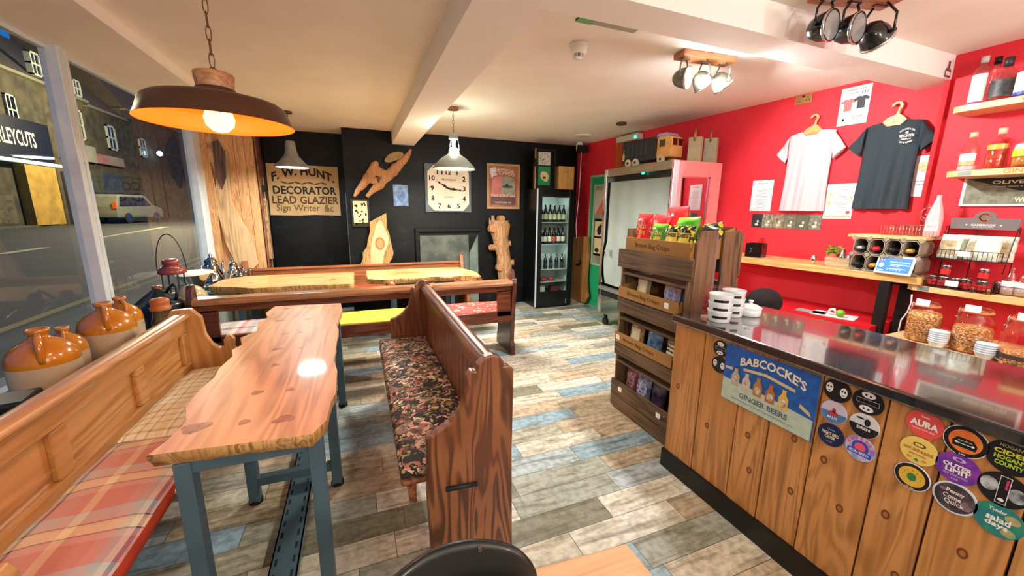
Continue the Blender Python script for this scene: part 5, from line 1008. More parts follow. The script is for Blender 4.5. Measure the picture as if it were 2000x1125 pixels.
MB().lathe([(.060, .046), (.058, .052), (.03, .066), (.01, .070), (.009, .078), (.016, .085), (.01, .09), (0, .09)], n=28).build('lid', CER, t)
o = MB().ball((0, 0, .0), (.14, .10, .10), 20).build('black_cushioned_stool', BLACKM, loc=(2.62, 1.82, .93)); tag(o, 'round black padded seat top behind the lidded pot', 'stool')
MB().cyl((2.62, 1.82, 0), (2.62, 1.82, .85), .03, n=12).build('stool_post', BLACKM, None); bpy.data.objects['stool_post'].parent = o; bpy.data.objects['stool_post'].location = (-2.62, -1.82, -.93)
# ------------------------------------------------------------------ crisp display rack
rk = thing('display_rack', 'tall dark-stained crate display rack standing at the counter end', 'display rack', (0, 0, 0))
Y0, Y1, X0, X1 = 1.765, 2.415, 1.83, 2.27
def plank_(name, *a, m=CRATE): MB().box(*a).build(name, m, rk, bev=.003)
plank_('front_board', X0-.008, X0+.012, Y0, Y1, .015, .105); plank_('front_board', X0-.008, X0+.012, Y0, Y1, .11, .235)
plank_('front_board', X0, X0+.02, Y0-.0, Y1, .445, .545); plank_('front_board', X0, X0+.02, Y0, Y1, .79, .905); plank_('front_board', X0-.01, X0+.012, Y0-.045, Y1+.01, 1.135, 1.27)
for z_ in (.05, .38, .73, 1.08): MB().box(X0+.02, X1, Y0+.015, Y1-.015, z_, z_+.018).build('shelf', CRATE, rk)
for y in (Y0, Y1-.016):
    for a, b in ((X0+.02, X0+.055), (X1-.035, X1)): MB().box(a, b, y, y+.016, 0, 1.13).build('corner_post', CRATEZ, rk)
MB().box(X0+.055, X1-.035, Y1-.012, Y1-.004, .02, 1.3).build('far_side', CRATEZ, rk)
MB().box(X1-.012, X1, Y0+.02, Y1-.016, .02, 1.1).build('back_board', CRATE, rk)
for a, b in ((X0+.03, X0+.055), ): pass
MB().prism([(X0+.05, .9), (X0+.05, 1.36), (X0+.085, 1.435), (X0+.205, 1.435), (X0+.205, .9)], Y0-.012, Y0+.004, 'xz').build('side_board', CRATEZ, rk, bev=.003)
MB().prism([(X0+.265, .9), (X0+.265, 1.43), (X0+.41, 1.435), (X0+.41, 1.12), (X0+.40, .9)], Y0-.012, Y0+.004, 'xz').build('side_board', CRATEZ, rk, bev=.003)
MB().box(X0+.41, X0+.43, Y0-.012, Y0+.3, 1.15, 1.42).build('side_board', CRATEZ, rk)
MB().box(X0+.205, X0+.225, Y0-.004, Y0+.0, 1.0, 1.42).build('metal_strip', plain('blue_steel_strip', '#8fa0ac', .25, .6), rk)
MB().box(X0+.05, X1, Y1-.016, Y1, .9, 1.42).build('far_side', CRATEZ, rk)
for y in (2.30, 1.88): 
    MB().box(X0-.0105, X0-.0085, y-.02, y+.02, .165, .20).build('price_sticker', PAPER, rk)
MB().box(X0-.0108, X0-.009, Y0+.06, Y0+.066, .2, .206).build('screw', CHROME, rk)
def tray(label, y0, y1, z0, h, x0=1.825, dx=.36, tilt=0, txt_='Brown Bag Crisps', pz=None, st=None):
    t = thing('card_tray', label, 'tray', (x0, (y0+y1)/2, z0), -pi/2, 'printed card trays on the rack'); w = (y1-y0)/2; t.rotation_euler = (0, 0, -pi/2)
    t.rotation_euler = (-tilt, 0, -pi/2)
    m_ = MB().box(-w, w, 0, .005, 0, h).prism([(0, 0), (dx, 0), (dx, h*1.9), (.02, h)], -w, -w+.005, 'yz').prism([(0, 0), (dx, 0), (dx, h*1.9), (.02, h)], w-.005, w, 'yz').box(-w, w, dx-.005, dx, 0, h*1.9).box(-w, w, 0, dx, 0, .004); m_.build('tray_body', CARD, t)
    m_ = MB(); txt(m_, txt_, -.03, h*.5, w*1.1, h*.42, -.001, bold=.01); m_.build('lettering', INKB, t)
    if st is not None: m_ = MB(); quad(m_, st-.02, st+.02, h*.3, h*.75, -.0015); m_.build('price_sticker', PAPER, t)
    return t
tray('largest card tray on top of the rack holding bright crisp bags', 1.775, 2.385, 1.255, .105, 1.85, .36, .0)
tray('card tray on the second level of the rack, price sticker at its right', 1.80, 2.40, .905, .085, st=.20)
tray('card tray on the third level of the rack, price sticker at its left', 1.81, 2.41, .545, .085, st=-.26)
# crisp bags
def bag(label, x, y, z, w, h, col, rz=-pi/2, tilt=0, text=None, tcol=None, lab=None, group=None, roll=0):
    t = thing('crisp_bag', label, 'crisp bag', (x, y, z), rz, group); t.rotation_euler = (tilt, roll, rz)
    sd = hash(label) % 97; sd = sum(map(ord, label)) % 97
    def f(side):
        def fn(u, v):
            a = 2*u-1; b = v; e = (1-abs(a)**3)*min(1, (1-b)/.16)*min(1, b/.12+.25); e = max(0, e)
            cr = .006*mnoise.noise(Vector((a*3+sd, b*5, side)))*(1 if e > .05 else .3)
            return (a*w/2*(1-.07*e)+.004*mnoise.noise(Vector((b*7, sd, side))), side*(.032*(w/.16)*sqrt(max(e, 0))+.001)+cr, b*h)
        return fn
    m_ = MB(); m_.grid(f(-1), 14, 18, 0); m_.grid(f(1), 14, 18, 0)
    body = m_.build('bag_body', col, t)
    if lab:
        m_ = MB(); g = f(-1); m_.grid(lambda u, v: tuple(Vector(g(.12+.76*u, .14+.60*v))+Vector((0, -.0015, 0))), 8, 8); m_.build('label_panel', lab, t)
    if text:
        m_ = MB(); g = f(-1)
        for i, s_ in enumerate(text):
            k0 = MB(); txt(k0, s_, 0, h*(.64-.18*i), w*.66, h*.13, 0, bold=.03)
            m_.add([(p[0], g(p[0]/w+.5, min(.99, p[2]/h))[1]-.004, p[2]) for p in k0.v], k0.f)
        m_.build('lettering', tcol, t)
    return t
def foil(n, c, c2=None): return plain('foil_'+n, c, .3, .0, col2=c2, scale=18, coat=.6)
RB, GB, YB, LYE = foil('red', '#e8232a'), foil('green', '#5aa32a', '#4a8f22'), floral('foil_black_yellow', [(0, '#12120e'), (.35, '#e8cc20')], 30, .35), P_('lemon', '#e8d34a')
ORA = P_('orange_t', '#f0a04a')
bag('red crisp bag at the left front of the top tray', 1.93, 2.31, 1.275, .15, 0.255, RB, text=('CHILLI', 'PUFFS'), tcol=ORA, tilt=-.1)
bag('red crisp bag second in the row behind the left front one', 2.02, 2.30, 1.28, .16, 0.254, RB, tilt=-.3, roll=.06)
bag('tall red crisp bag standing highest at the back of the top tray', 2.11, 2.20, 1.31, .20, 0.277, RB, tilt=-.2, roll=-.08)
bag('green crisp bag at the front of the top tray', 1.93, 2.15, 1.275, .15, .19, GB, text=('HABAN', '& LIME'), tcol=LYE, tilt=-.12)
bag('brighter green crisp bag lying back behind the front green one', 2.03, 2.03, 1.30, .19, 0.220, foil('bright_green', '#58b028'), tilt=-.3, roll=-.05)
bag('yellow and black crisp bag left of centre in the top tray', 1.925, 2.01, 1.275, .13, 0.186, YB, text=('CHEESE',), tcol=INK, lab=LYE, tilt=-.15)
bag('yellow and black crisp bag right of centre in the top tray', 1.925, 1.905, 1.275, .12, 0.186, YB, text=('CHEESE',), tcol=INK, lab=LYE, tilt=-.15)
bag('black crisp bag with yellow flashes, lying against the tray side', 2.00, 1.855, 1.29, .15, 0.192, floral('foil_black_flash', [(0, '#151510'), (.6, '#d8c81c')], 26, .35), tilt=-.45, roll=.2)
bag('yellow topped crisp bag at the right end of the top tray', 2.09, 1.87, 1.30, .15, 0.192, floral('foil_yellow_green', [(0, '#1c1c10'), (.3, '#d8d024')], 26, .35), tilt=-.35, roll=-.15)
bag('pale green crisp bag on the left of the second level', 1.93, 2.25, .915, .13, .19, foil('sage', '#a9b07a', '#7d8a52'), lab=P_('cream', '#e8e0b8'), tilt=-.1)
bag('grey and blue crisp bag on the right of the second level', 1.92, 1.96, .915, .14, .17, foil('grey_blue', '#8f96b0', '#b5763a'), tilt=-.1, lab=P_('palelav', '#b0b4cc', '#5a6090'))
bag('bright blue crisp bag at the far right of the second level', 1.95, 1.86, .915, .12, .165, foil('blue', '#3a6ab5', '#7a4a3a'), tilt=-.15)
bag('cream and rust crisp bag on the left of the third level', 1.92, 2.27, .555, .14, .17, foil('cream_rust', '#c9b48a', '#8a4a2c'), lab=P_('cream', '#e8e0b8'), tilt=-.1)
bag('blue crisp bag in the middle of the third level', 1.92, 2.08, .555, .14, .165, foil('deep_blue', '#2a4a7a', '#7fb0d0'), tilt=-.1)
bag('kraft bag with a cream oval label on the right of the third level', 1.91, 1.88, .555, .14, .165, foil('kraft', '#b08a52', '#8a6434'), text=('Brown', 'Bag', 'Crisps'), tcol=INK, lab=P_('cream', '#e8e0b8'), tilt=-.08)
bag('plum and red crisp bag on the left of the bottom level', 1.93, 2.30, .165, .13, .20, foil('plum', '#6a3a52', '#b0404a'), lab=P_('pale_pink_l', '#c9b0b8', '#7a2a3a'), tilt=-.1)
bag('navy and white crisp bag in the middle of the bottom level', 1.92, 2.15, .165, .14, .20, foil('navy_f', '#2a3462', '#8a96b8'), lab=P_('navywhite', '#c9cddc', '#3a4a80'), tilt=-.1)
bag('dark purple crisp bag on the right of the bottom level', 1.94, 2.02, .165, .13, .19, foil('dark_purple', '#241a2e', '#5a4a6a'), tilt=-.12)
# ------------------------------------------------------------------ open chiller with night blind
ck = thing('open_chiller', 'tall open-fronted chiller with a grey night blind and mirror-finish end', 'chiller', (0, 0, 0))
CX0, CX1, CY0, CY1, CZ = 3.05, 3.72, 3.25, 4.42, 2.065
MIR = plain('mirror_end', '#e8b4b0', .08, 1); PNK = plain('end_panel_gloss', '#f5a8a4', .15, .35, coat=.6)  # reflection of the red wall put into the end panel's pink base colour
MB().box(CX0, CX1, CY0, CY0+.02, .16, CZ).build('end_panel', PNK, ck)
MB().box(CX0-.008, CX0+.07, CY0-.012, CY0, .16, CZ+.003).build('chrome_edge', CHROME, ck, bev=.004)
w_ = MB().box(CX0+.12, CX1-.17, CY0-.006, CY0+.0, 1.25, 1.90); w_.build('mirror_window', plain('mirror', '#c9a6a6', .03, 1), ck); MB().box(CX1-.19, CX1-.165, CY0-.012, CY0, 1.25, 1.91).box(CX0+.12, CX1-.165, CY0-.012, CY0, 1.895, 1.91).build('window_frame', CHROME, ck)
MB().box(CX0+.02, CX0+.11, CY0-.0125, CY0-.007, 1.30, 1.45).box(CX1-.14, CX1-.05, CY0-.0125, CY0-.007, 1.28, 1.42).build('notice', PAPER, ck)
MB().box(CX0, CX1, CY1-.02, CY1, .16, CZ).build('far_end', STEELD, ck); MB().box(CX1-.03, CX1, CY0+.02, CY1-.02, .16, CZ).build('back', STEELD, ck)
MB().box(CX0, CX1, CY0+.02, CY1-.02, CZ-.03, CZ).build('roof', plain('brown_top', '#7d7562', .4, .3), ck)
MB().box(CX0-.01, CX0+.02, CY0+.02, CY1, CZ-.09, CZ).build('canopy', plain('tan_canopy', '#a3957c', .35, .4), ck)
MB().box(CX0+.02, CX0+.06, CY0+.02, CY1-.02, CZ-.16, CZ-.03).build('blind_housing', BLACK, ck)
MB().box(CX0-.02, CX0+.03, CY1-.03, CY1+.02, .17, CZ).build('post', CHROME, ck, bev=.004)
MB().box(CX0+.02, CX1, CY0+.02, CY1-.02, .16, .50).build('base', STEELD, ck)
MB().box(CX0-.005, CX0+.02, CY0+.02, CY1-.03, .17, .42).build('base_mirror', plain('kick_mirror', '#9aa29a', .1, 1), ck); MB().box(CX0-.03, CX0+.05, CY0, CY1, .50, .54).build('front_rail', plain('rail_grey', '#9a9c90', .3, .6), ck)
m_ = MB()
for k in range(10): m_.box(CX0-.012, CX0-.006, CY0+.35+k*.03, CY0+.36+k*.03, .19, .36)
m_.build('vent_grille', STEELD, ck)
for x in (CX0+.06, CX1-.08):
    for y in (CY0+.08, CY1-.08): MB().cyl((x-.02, y, .05), (x+.02, y, .05), .05, n=18).box(x-.015, x+.015, y-.02, y+.02, .05, .16).build('castor', BLACKM, ck)
MB().ball((CX0-.012, CY0+.45, CZ-.10), (.01, .03, .012), 8).build('indicator', emit('green_led', '#23c890', 3), ck)
BL = plain('grey_blind', '#98a198', .85, col2='#8b958d', scale=2, bmp=.1)
def bl(u, v):
    y = CY1-.06-u*(CY1-CY0-.12); z0 = .58
    z_ = z0+v*(CZ-.12-z0); x = CX0+.028+.006*sin(u*22)*(1-v*.6)
    if u < .14 and v < .42: x -= .05*(.14-u)/.14*sin((.42-v)/.42*pi)*.8
    return (x, y, z_)
MB().grid(bl, 48, 30).build('night_blind', BL, ck)
MB().prism([(.0, .0), (.12, .08), (.02, .12)], 0, .004, 'yz').build('torn_flap', BL, ck, loc=(CX0-.03, CY1-.2, .95))
m_ = MB(); M_ = Matrix.Translation((CX0-.0115, (CY0+CY1)/2-.1, CZ-.045)) @ Matrix.Rotation(-pi/2, 4, 'Z'); txt(m_, 'MERAKLI', 0, 0, .35, .035, 0, M=M_); m_.build('lettering', plain('canopy_letter', '#c9b58a', .4, .5), ck)
# toy lorry on the chiller
tl = thing('toy_lorry', 'old tin toy lorry with a tan cab and black trailer on the chiller', 'toy lorry', (3.22, 3.80, CZ), -pi/2+.12)
TAN = plain('tan_tin', '#d9a05c', .4, col2='#c88a4a', scale=10); BT = plain('black_tin', '#15181a', .4, col2='#22282a', scale=6)
MB().box(-.38, .14, -.09, .09, .05, .30).build('trailer', BT, tl, bev=.008)
m_ = MB()
for k in range(5): m_.box(-.30+k*.07, -.265+k*.07, -.0925, -.09, .12, .26)
m_.build('side_slats', plain('slat_blue', '#2a3438', .4), tl)
MB().prism([(-.365, .08), (-.34, .08), (-.33, .13), (-.345, .16), (-.352, .21), (-.36, .16), (-.37, .13)], -.094, -.09, 'xz').build('flame_motif', plain('straw_motif', '#b5a56a', .5), tl)
cab = MB().prism([(.15, .06), (.35, .06), (.355, .22), (.34, .27), (.30, .285), (.17, .285), (.15, .26)], -.09, .09, 'xz').build('cab', TAN, tl, bev=.01)
MB().box(.19, .265, -.0925, -.09, .175, .25).build('side_window', plain('olive_glass', '#4a3a1a', .3), tl); MB().box(.35, .358, -.075, -.01, .18, .25).box(.35, .358, .01, .075, .18, .25).build('windscreen', plain('dark_red_glass', '#4a1210', .2), tl)
MB().prism([(.12, .27), (.155, .32), (.27, .32), (.31, .285), (.12, .285)], -.085, .085, 'xz').build('wind_deflector', plain('lilac_tin', '#9c9cc0', .35), tl, bev=.006)
for x in (-.27, -.15, .22):
    for sy in (-1, 1): MB().cyl((x, sy*.075, .045), (x, sy*.10, .045), .045, n=24).build('wheel', plain('cream_wheel', '#c9bfa0', .5), tl); 
    MB().cyl((x, -.1005, .045), (x, -.103, .045), .016, n=12).build('wheel_hub', INKB, tl)
for k, (y, lb, c) in enumerate(((3.335, 'left of two clipped paper bags standing on the chiller', '#b3a07c'), (3.315, 'right of two clipped paper bags standing on the chiller, paler', '#a9a58c'))):
    t = thing('coffee_bag', lb, 'paper bag', (3.40+.20*k, y, CZ), -pi/2+.5, 'clipped bags on the chiller')
    MB().prism([(-.065, 0), (.065, 0), (.065, .255), (-.065, .255)], -.04, .04, 'xz').build('bag_body', plain('bagpaper'+c, c, .8, col2='#9a8c6c', scale=5), t, bev=.006)
    MB().tube([(0, -.045, .21), (0, -.05, .29), (0, -.02, .335), (.01, 0, .345)], .008, 8).box(-.012, .012, -.05, -.04, .22, .30).build('clip', plain('brass_clip', '#a0824a', .35, .7), t)
    m_ = MB(); txt(m_, 'FINE TEA' if k == 0 else 'TEA', 0, .15, .08, .02, -.0415); quad(m_, -.05, .05, .10, .102, -.0415); m_.build('lettering', PAPERT, t)
o = MB().box(-.02, .24, -.06, .0, 2.12, 2.5).build('orange_boxing', wood('orange_boxing', '#c05a1e', '#8e3c12', 'z', strong=.2), loc=onw(4.93, 0, 0)); o.rotation_euler = (0, 0, RZW); tag(o, 'orange wooden boxing high on the red wall behind the chiller', 'wall boxing')
# ------------------------------------------------------------------ long red wall: shirts, papers, socket
def wt(name, label, cat, Y, z, off=.0, group=None): return thing(name, label, cat, onw(Y, off, z), RZW, group)
def shirt(label, Y, ztop, H, hw, span, mat, folds, skew=0, printed=None, hook=.13):
    t = wt('t_shirt', label, 'shirt', Y, ztop, .012)
    def body(side):
        def fn(u, v):
            a = 2*u-1; z_ = -H*(1-v); e = v
            w = hw*(1-.06*sin(e*pi)) if e < .80 else hw*(1-.0*(e-.8))*(1-.04*(e-.8)/.2)
            x = a*w+skew*(1-e)
            if e > .90: z_ = -H*.10+ (H*.10)*((e-.9)/.1)*(1-.30*abs(a)**1.6) ; 
            if e > .90 and abs(a) < .42: z_ -= (H*.085)*((e-.9)/.1)*(1-(a/.42)**2) if side < 0 else .0
            y = -.006-(.030*(1-a*a)+.010)*(1 if side < 0 else .35)
            y -= folds*(.010*sin(a*7+2*e+.6)*(1-e)*(1 if side < 0 else 0)+.006*sin(a*17-3*e)*(1-e))
            return (x, y, z_)
        return fn
    m_ = MB().grid(body(-1), 36, 34).grid(body(1), 20, 20)
    for s_ in (-1, 1):
        def sl(u, v, s_=s_):
            a0 = Vector((s_*hw*.93, 0, -H*.035)); a1 = Vector((s_*hw*.95, 0, -H*.27)); b0 = Vector((s_*span, 0, -H*.25)); b1 = Vector((s_*(span-.085), 0, -H*.37))
            ang = 2*pi*v; k = .5-.5*cos(ang); p = (a0.lerp(b0, u)).lerp(a1.lerp(b1, u), k); p.y = -.03-.022*sin(ang)*(1 if True else 0)-.006*sin(u*9); p.x += skew*.25*s_*0; return tuple(p)
        m_.grid(sl, 10, 16)
    m_.build('cloth', mat, t)
    m_ = MB(); R_ = [(hw*.42*sin(a)*1.0, -.040, -.004-H*.075*cos(a)-.0) for a in [(-pi/2)+pi*k/20 for k in range(21)]]; m_.tube(R_, .005, 6).build('collar', mat, t)
    h = wt('coat_hanger', 'light wooden hanger inside the ' + ('pale pink' if 'pink' in label else 'charcoal') + ' T-shirt', 'hanger', Y, ztop, .030)
    hk = [(.035*cos(a)+.0, .115+.035*sin(a)) for a in [pi*1.05-k*pi*1.25/14 for k in range(15)]]+[(.018, .045), (.06, .022), (.09, -.035), (-.09, -.035), (-.06, .022), (-.006, .05), (.008, .075)]
    inner = [(.018*cos(a), .115+.018*sin(a)) for a in [-.2*pi+k*pi*1.25/14 for k in range(15)]]
    q = [(.035*cos(a), .105+.035*sin(a)) for a in [pi*1.0-k*pi*1.3/14 for k in range(15)]]+[(.020, .05), (.05, .026), (.105, -.04), (.0, -.035), (-.105, -.04), (-.05, .026), (.0, .045), (.006, .065)]+[(.017*cos(a), .105+.017*sin(a)) for a in [-.3*pi+k*pi*1.25/14 for k in range(15)]]
    MB().prism(q, -.006, .006, 'xz').build('hanger_body', wood('hanger_wood', '#d9ae6e', '#b9884a', 'x', scale=2, strong=.15), h, bev=.002)
    m_ = MB(); txt(m_, 'ethic', 0, -.008, .022, .008, -.0065); m_.build('lettering', INKB, h)
    if printed: printed(t)
    return t
shirt('pale pink T-shirt on a wooden hanger on the red wall', 2.43, 2.265, .70, .185, .275, plain('pale_pink_cotton', '#e6c2c6', .85, bmp=.1, scale=200), 1, -.004)
def pr(t):
    m_ = MB(); y = -.0555
    txt(m_, 'ALES WINES & GINS', .095, -.085, .085, .014, y, bold=.01, arc=.018); txt(m_, 'WINCANTON', .095, -.125, .085, .022, y, bold=.03); txt(m_, 'WINDOW', .095, -.148, .06, .012, y, bold=.02); txt(m_, 'TAP & WINES', .095, -.168, .078, .014, y, bold=.02, arc=-.012); disc(m_, .095, -.103, .010, .008, y)
    m_.build('chest_print', PAPER, t)
shirt('charcoal T-shirt with a small white chest print on a wooden hanger', 1.875, 2.245, .66, .175, .265, plain('charcoal_cotton', '#2f3a40', .9, bmp=.1, scale=200, col2='#38434a'), 1.5, .0, pr)
def sheet(name, label, cat, Y0_, Y1_, z0, z1, mat, off=.001):
    t = wt(name, label, cat, (Y0_+Y1_)/2, (z0+z1)/2, off); w = abs(Y0_-Y1_)/2; h = (z1-z0)/2
    MB().box(-w, w, -.0015, 0, -h, h).build('paper', mat, t); return t, w, h
def lines(m_, x0, x1, z0, z1, n, y=-.0022, seed=1):
    random.seed(seed)
    for k in range(n):
        z_ = z1-(z1-z0)*(k+.5)/n; c = (x0+x1)/2; w = (x1-x0)/2*random.uniform(.4, 1); quad(m_, c-w, c+w, z_-.0016, z_+.0016, y)
GP = P_('soft_grey', '#7a858e'); BRD = P_('floral_border', '#c9a9a0', '#c9c08a')
t, w, h = sheet('menu_sheet', 'floral-bordered menu sheet on the red wall, left of the pink shirt', 'notice', 2.925, 2.72, 1.562, 1.862, P_('iceblue_paper', '#dfe9ec'))
m_ = MB(); lines(m_, -w*.7, w*.7, -h*.8, h*.55, 17); m_.build('text_lines', GP, t); m_ = MB(); txt(m_, 'Wine list', 0, h*.8, w*1.0, .014, -.0022); m_.build('lettering', INKB, t)
m_ = MB(); random.seed(2)
for k in range(40): s_ = random.choice((-1, 1)); (disc(m_, s_*w*random.uniform(.84, .95), random.uniform(-h*.95, h*.95), .005, .004, -.0022, n=8) if k % 2 else disc(m_, random.uniform(-w*.9, w*.9), -h*random.uniform(.86, .95), .005, .004, -.0022, n=8))
m_.build('flower_border', BRD, t)
t, w, h = sheet('menu_sheet', 'menu sheet with yellow cup drawings between the two shirts', 'notice', 2.262, 2.055, 1.50, 1.795, PAPER)
m_ = MB(); lines(m_, -w*.4, w*.75, -h*.6, h*.7, 14, seed=4); m_.build('text_lines', GP, t)
m_ = MB(); disc(m_, -w*.7, h*.4, .012, .014, -.0022); disc(m_, -w*.7, -h*.1, .010, .02, -.0022); disc(m_, w*.78, h*.2, .008, .014, -.0022); m_.build('cup_drawings', P_('cup_yellow', '#e0c86a'), t); m_ = MB(); disc(m_, w*.72, -h*.62, .016, .012, -.0022); m_.build('red_seal', P_('seal', '#c9445a'), t)
m_ = MB(); random.seed(8)
for k in range(26): disc(m_, -w*.9+w*1.8*k/25, -h*.86+random.uniform(-.006, .006), .006, .006, -.0022, n=8)
m_.build('flower_border', P_('orange_border', '#d99a6a', '#c9b46a'), t)
t, w, h = sheet('shirt_poster', 'poster advertising T-shirts for sale at the top of the red wall', 'poster', 2.272, 2.068, 2.272, 2.568, PAPER)
m_ = MB(); txt(m_, 'WINCANTEL T-SHIRTS', 0, h*.84, w*1.3, .012, -.0022, bold=.02); txt(m_, 'FOR SALE', -w*.1, h*.66, w*.6, .011, -.0022, bold=.02); txt(m_, '£12', w*.6, h*.66, w*.45, .022, -.0022); txt(m_, 'SMALL, MEDIUM\nLARGE, X LARGE\nXX LARGE', w*.3, -h*.66, w*.7, .034, -.0022); m_.build('lettering', INK, t)
def tee(cx, cz, s_): return [(cx-s_*.3, cz-s_*.55), (cx+s_*.3, cz-s_*.55), (cx+s_*.3, cz+s_*.2), (cx+s_*.5, cz+s_*.1), (cx+s_*.6, cz+s_*.28), (cx+s_*.28, cz+s_*.5), (cx+s_*.1, cz+s_*.5), (cx, cz+s_*.43), (cx-s_*.1, cz+s_*.5), (cx-s_*.28, cz+s_*.5), (cx-s_*.6, cz+s_*.28), (cx-s_*.5, cz+s_*.1), (cx-s_*.3, cz+s_*.2)]
m_ = MB(); poly(m_, tee(-w*.42, h*.08, .09), -.0022); m_.build('pink_shirt_picture', P_('dusty_pink', '#c46a66'), t); m_ = MB(); poly(m_, tee(w*.45, h*.14, .09), -.0026); m_.build('dark_shirt_picture', P_('dark_slate', '#2a3038'), t)
m_ = MB(); m_.tube([(-w*.6+.02*cos(a), -.0024, -h*.7+.02*sin(a)) for a in [2*pi*k/20 for k in range(20)]], .0012, 4, closed=True); disc(m_, -w*.6, -h*.7, .009, .011, -.0024); m_.build('round_emblem', INK, t)
t, w, h = sheet('takeaway_poster', 'poster of amber drinks behind the charcoal shirt, at the wall corner', 'poster', 1.725, 1.605, 1.677, 1.972, P_('cool_paper', '#dfe6ea'), .003)
m_ = MB(); disc(m_, -w*.1, h*.45, .035, .035, -.0022); m_.build('drinks_picture', P_('amber_pic', '#e8b45a', '#f0dcb0'), t); m_ = MB(); txt(m_, 'TAKE AWAY BY', .0, -h*.25, w*1.5, .010, -.0022); txt(m_, 'THE PINT', .0, -h*.42, w*.9, .010, -.0022); m_.build('lettering', INKB, t)
t, w, h = sheet('photo_strip', 'horizontal strip of six drink photographs under the pink shirt', 'poster', 2.888, 2.262, 1.396, 1.53, P_('strip_dark', '#3a4038'))
for k in range(6):
    x0 = -w+2*w*k/6; f_ = MB(); quad(f_, x0+.002, x0+2*w/6-.002, -h+.002, h-.002, -.0020); cc = ['#2c3334', '#a9a48a', '#b59a7c', '#8a8468', '#6c6a5a', '#9c9c86'][k]; fo = f_.build('photo', P_('ph%d' % k, cc, '#5c5a48' if k else '#1c2022'), t)
    m_ = MB(); disc(m_, x0+w/6, -h*.55, .018, .012, -.0026); disc(m_, x0+w/6+.01, -h*.1, .010, .014, -.0026); m_.build('drink', P_('ph_light', '#dcdcc8', '#c9c39a'), fo)
t = wt('wall_socket', 'brass double socket on the red wall just under the ceiling', 'socket', 2.56, 2.553, .0)
MB().box(-.07, .07, -.012, 0, -.038, .038).build('face_plate', plain('aged_brass', '#b5935a', .35, .7), t, bev=.003)
for x in (-.038, .038):
    m_ = MB()
    for dx, dz in ((0, .012), (-.011, -.012), (.011, -.012)): quad(m_, x+dx-.003, x+dx+.003, dz-.005, dz+.005, -.0125)
    m_.build('socket_holes', BLACK, t)
MB().box(-.01, .01, -.016, -.012, .018, .032).build('rocker_switch', BLACK, t)
p0 = at(1846, 156, Y=1.583); o = thing('bottle_print', 'small cut-out picture of a bottle on the end of the white beam', 'picture', (3.765, 1.583, 2.455))
m_ = MB(); poly(m_, [(-.035, 0), (.035, 0), (.035, .045), (.012, .062), (.010, .10), (-.010, .10), (-.012, .062), (-.035, .045)], -.001); m_.build('silhouette', P_('bottle_brown', '#8a6a66', '#5c4444'), o); m_ = MB(); quad(m_, -.028, .028, .012, .035, -.002); m_.build('label', PAPER, o)
# ------------------------------------------------------------------ back counter
def WL(name, label, cat, Y, off, z, group=None, rz=0):
    return thing(name, label, cat, onw(Y, off, z), RZW+rz, group)
bs = WL('back_counter', 'thick pale wooden back counter along the red wall on black legs', 'counter', 2.27, 0, 0)
MB().prism([(-.85, -.41), (.84, -.41), (.84, -.135), (.66, -.125), (.66, -.003), (-.85, -.003)], 1.07, 1.125, 'xy').build('board', wood('back_board_pine', '#ddb06c', '#b9853f', 'x', '#e6c48a', scale=1, rough=.4, strong=.2), bs, bev=.005)
for x, y in ((.655, -.385), (.70, -.17)): MB().box(x-.03, x+.03, y-.03, y+.03, 0, 1.07).build('leg', plain('black_square_leg', '#15120f', .45), bs)
MB().box(.62, .75, -.38, -.10, 1.05, 1.07).build('leg_plate', BLACK, bs)
lb_ = struct(MB().box(-.95, .66, -.52, -.003, .0, .74).build('trim_6', plain('red_bench', '#c8141f', .5), loc=onw(2.27, 0, 0))); lb_.rotation_euler = (0, 0, RZW); lb_['kind'] = 'structure'
for k, (Y, off, w, d, c, lb) in enumerate(((2.0, .42, .10, .05, '#8f9494', 'grey card sheet lying on the low red bench behind the bar'), (1.86, .38, .14, .09, '#dfe4e4', 'white paper tray liner on the low bench beside a lime'))):
    t = WL('paper_sheet', lb, 'paper', Y, off, .741, rz=.2); MB().box(-w, w, -d, d, 0, .004).build('sheet', plain('sh'+c, c, .6), t)
o = MB().ball((0, 0, .03), (.032, .03, .03), 16).build('lime', plain('lime_skin', '#6fae2c', .4, bmp=.1), loc=onw(1.80, .42, .745)); tag(o, 'green lime on white paper beside the back counter leg', 'lime')
t = WL('scoop', 'pale curled napkins beside the lime on the low bench', 'napkin', 1.87, .40, .745); MB().tube([(-.03, 0, .0), (-.01, 0, .04), (.015, 0, .05), (.03, .01, .02)], [.004, .01, .012, .004], 8).build('napkin_body', PAPER, t)
t = WL('black_box', 'open black cube box at the left end of the back counter', 'box', 2.62, .27, 1.126, rz=.15)
MB().box(-.07, .07, -.06, .06, 0, .005).box(-.07, -.065, -.06, .06, 0, .13).box(.065, .07, -.06, .06, 0, .13).box(-.07, .07, -.06, -.055, 0, .13).box(-.07, .07, .055, .06, 0, .13).build('box_body', plain('gloss_black_box', '#0c0c0c', .15, coat=.6), t)
m_ = MB(); txt(m_, '7', -.02, .06, .025, .05, -.061); m_.build('scratch_mark', plain('grey_scratch', '#55554c', .5), t)
t = WL('plastic_scoop', 'clear pinkish plastic scoop standing in the black box', 'scoop', 2.58, .26, 1.14); MB().lathe([(0, 0), (.03, .02), (.04, .12), (.03, .17)], n=16, sx=1, sy=.35).build('blade', thinglass('pink_plastic', '#f3c4c0', .1), t)
def tumbler(name, lab, Y, off, z, h=.06, r=.017, g=None):
    t = WL(name, lab, 'measure', Y, off, z, g); MB().lathe([(0, 0), (r*.8, 0), (r, h), (r*.92, h), (r*.7, .004), (0, .004)], n=20).build('cup', CHROME, t)
tumbler('steel_measure', 'single small steel cup standing alone on the back counter', 2.09, .34, 1.126, .075, .019)
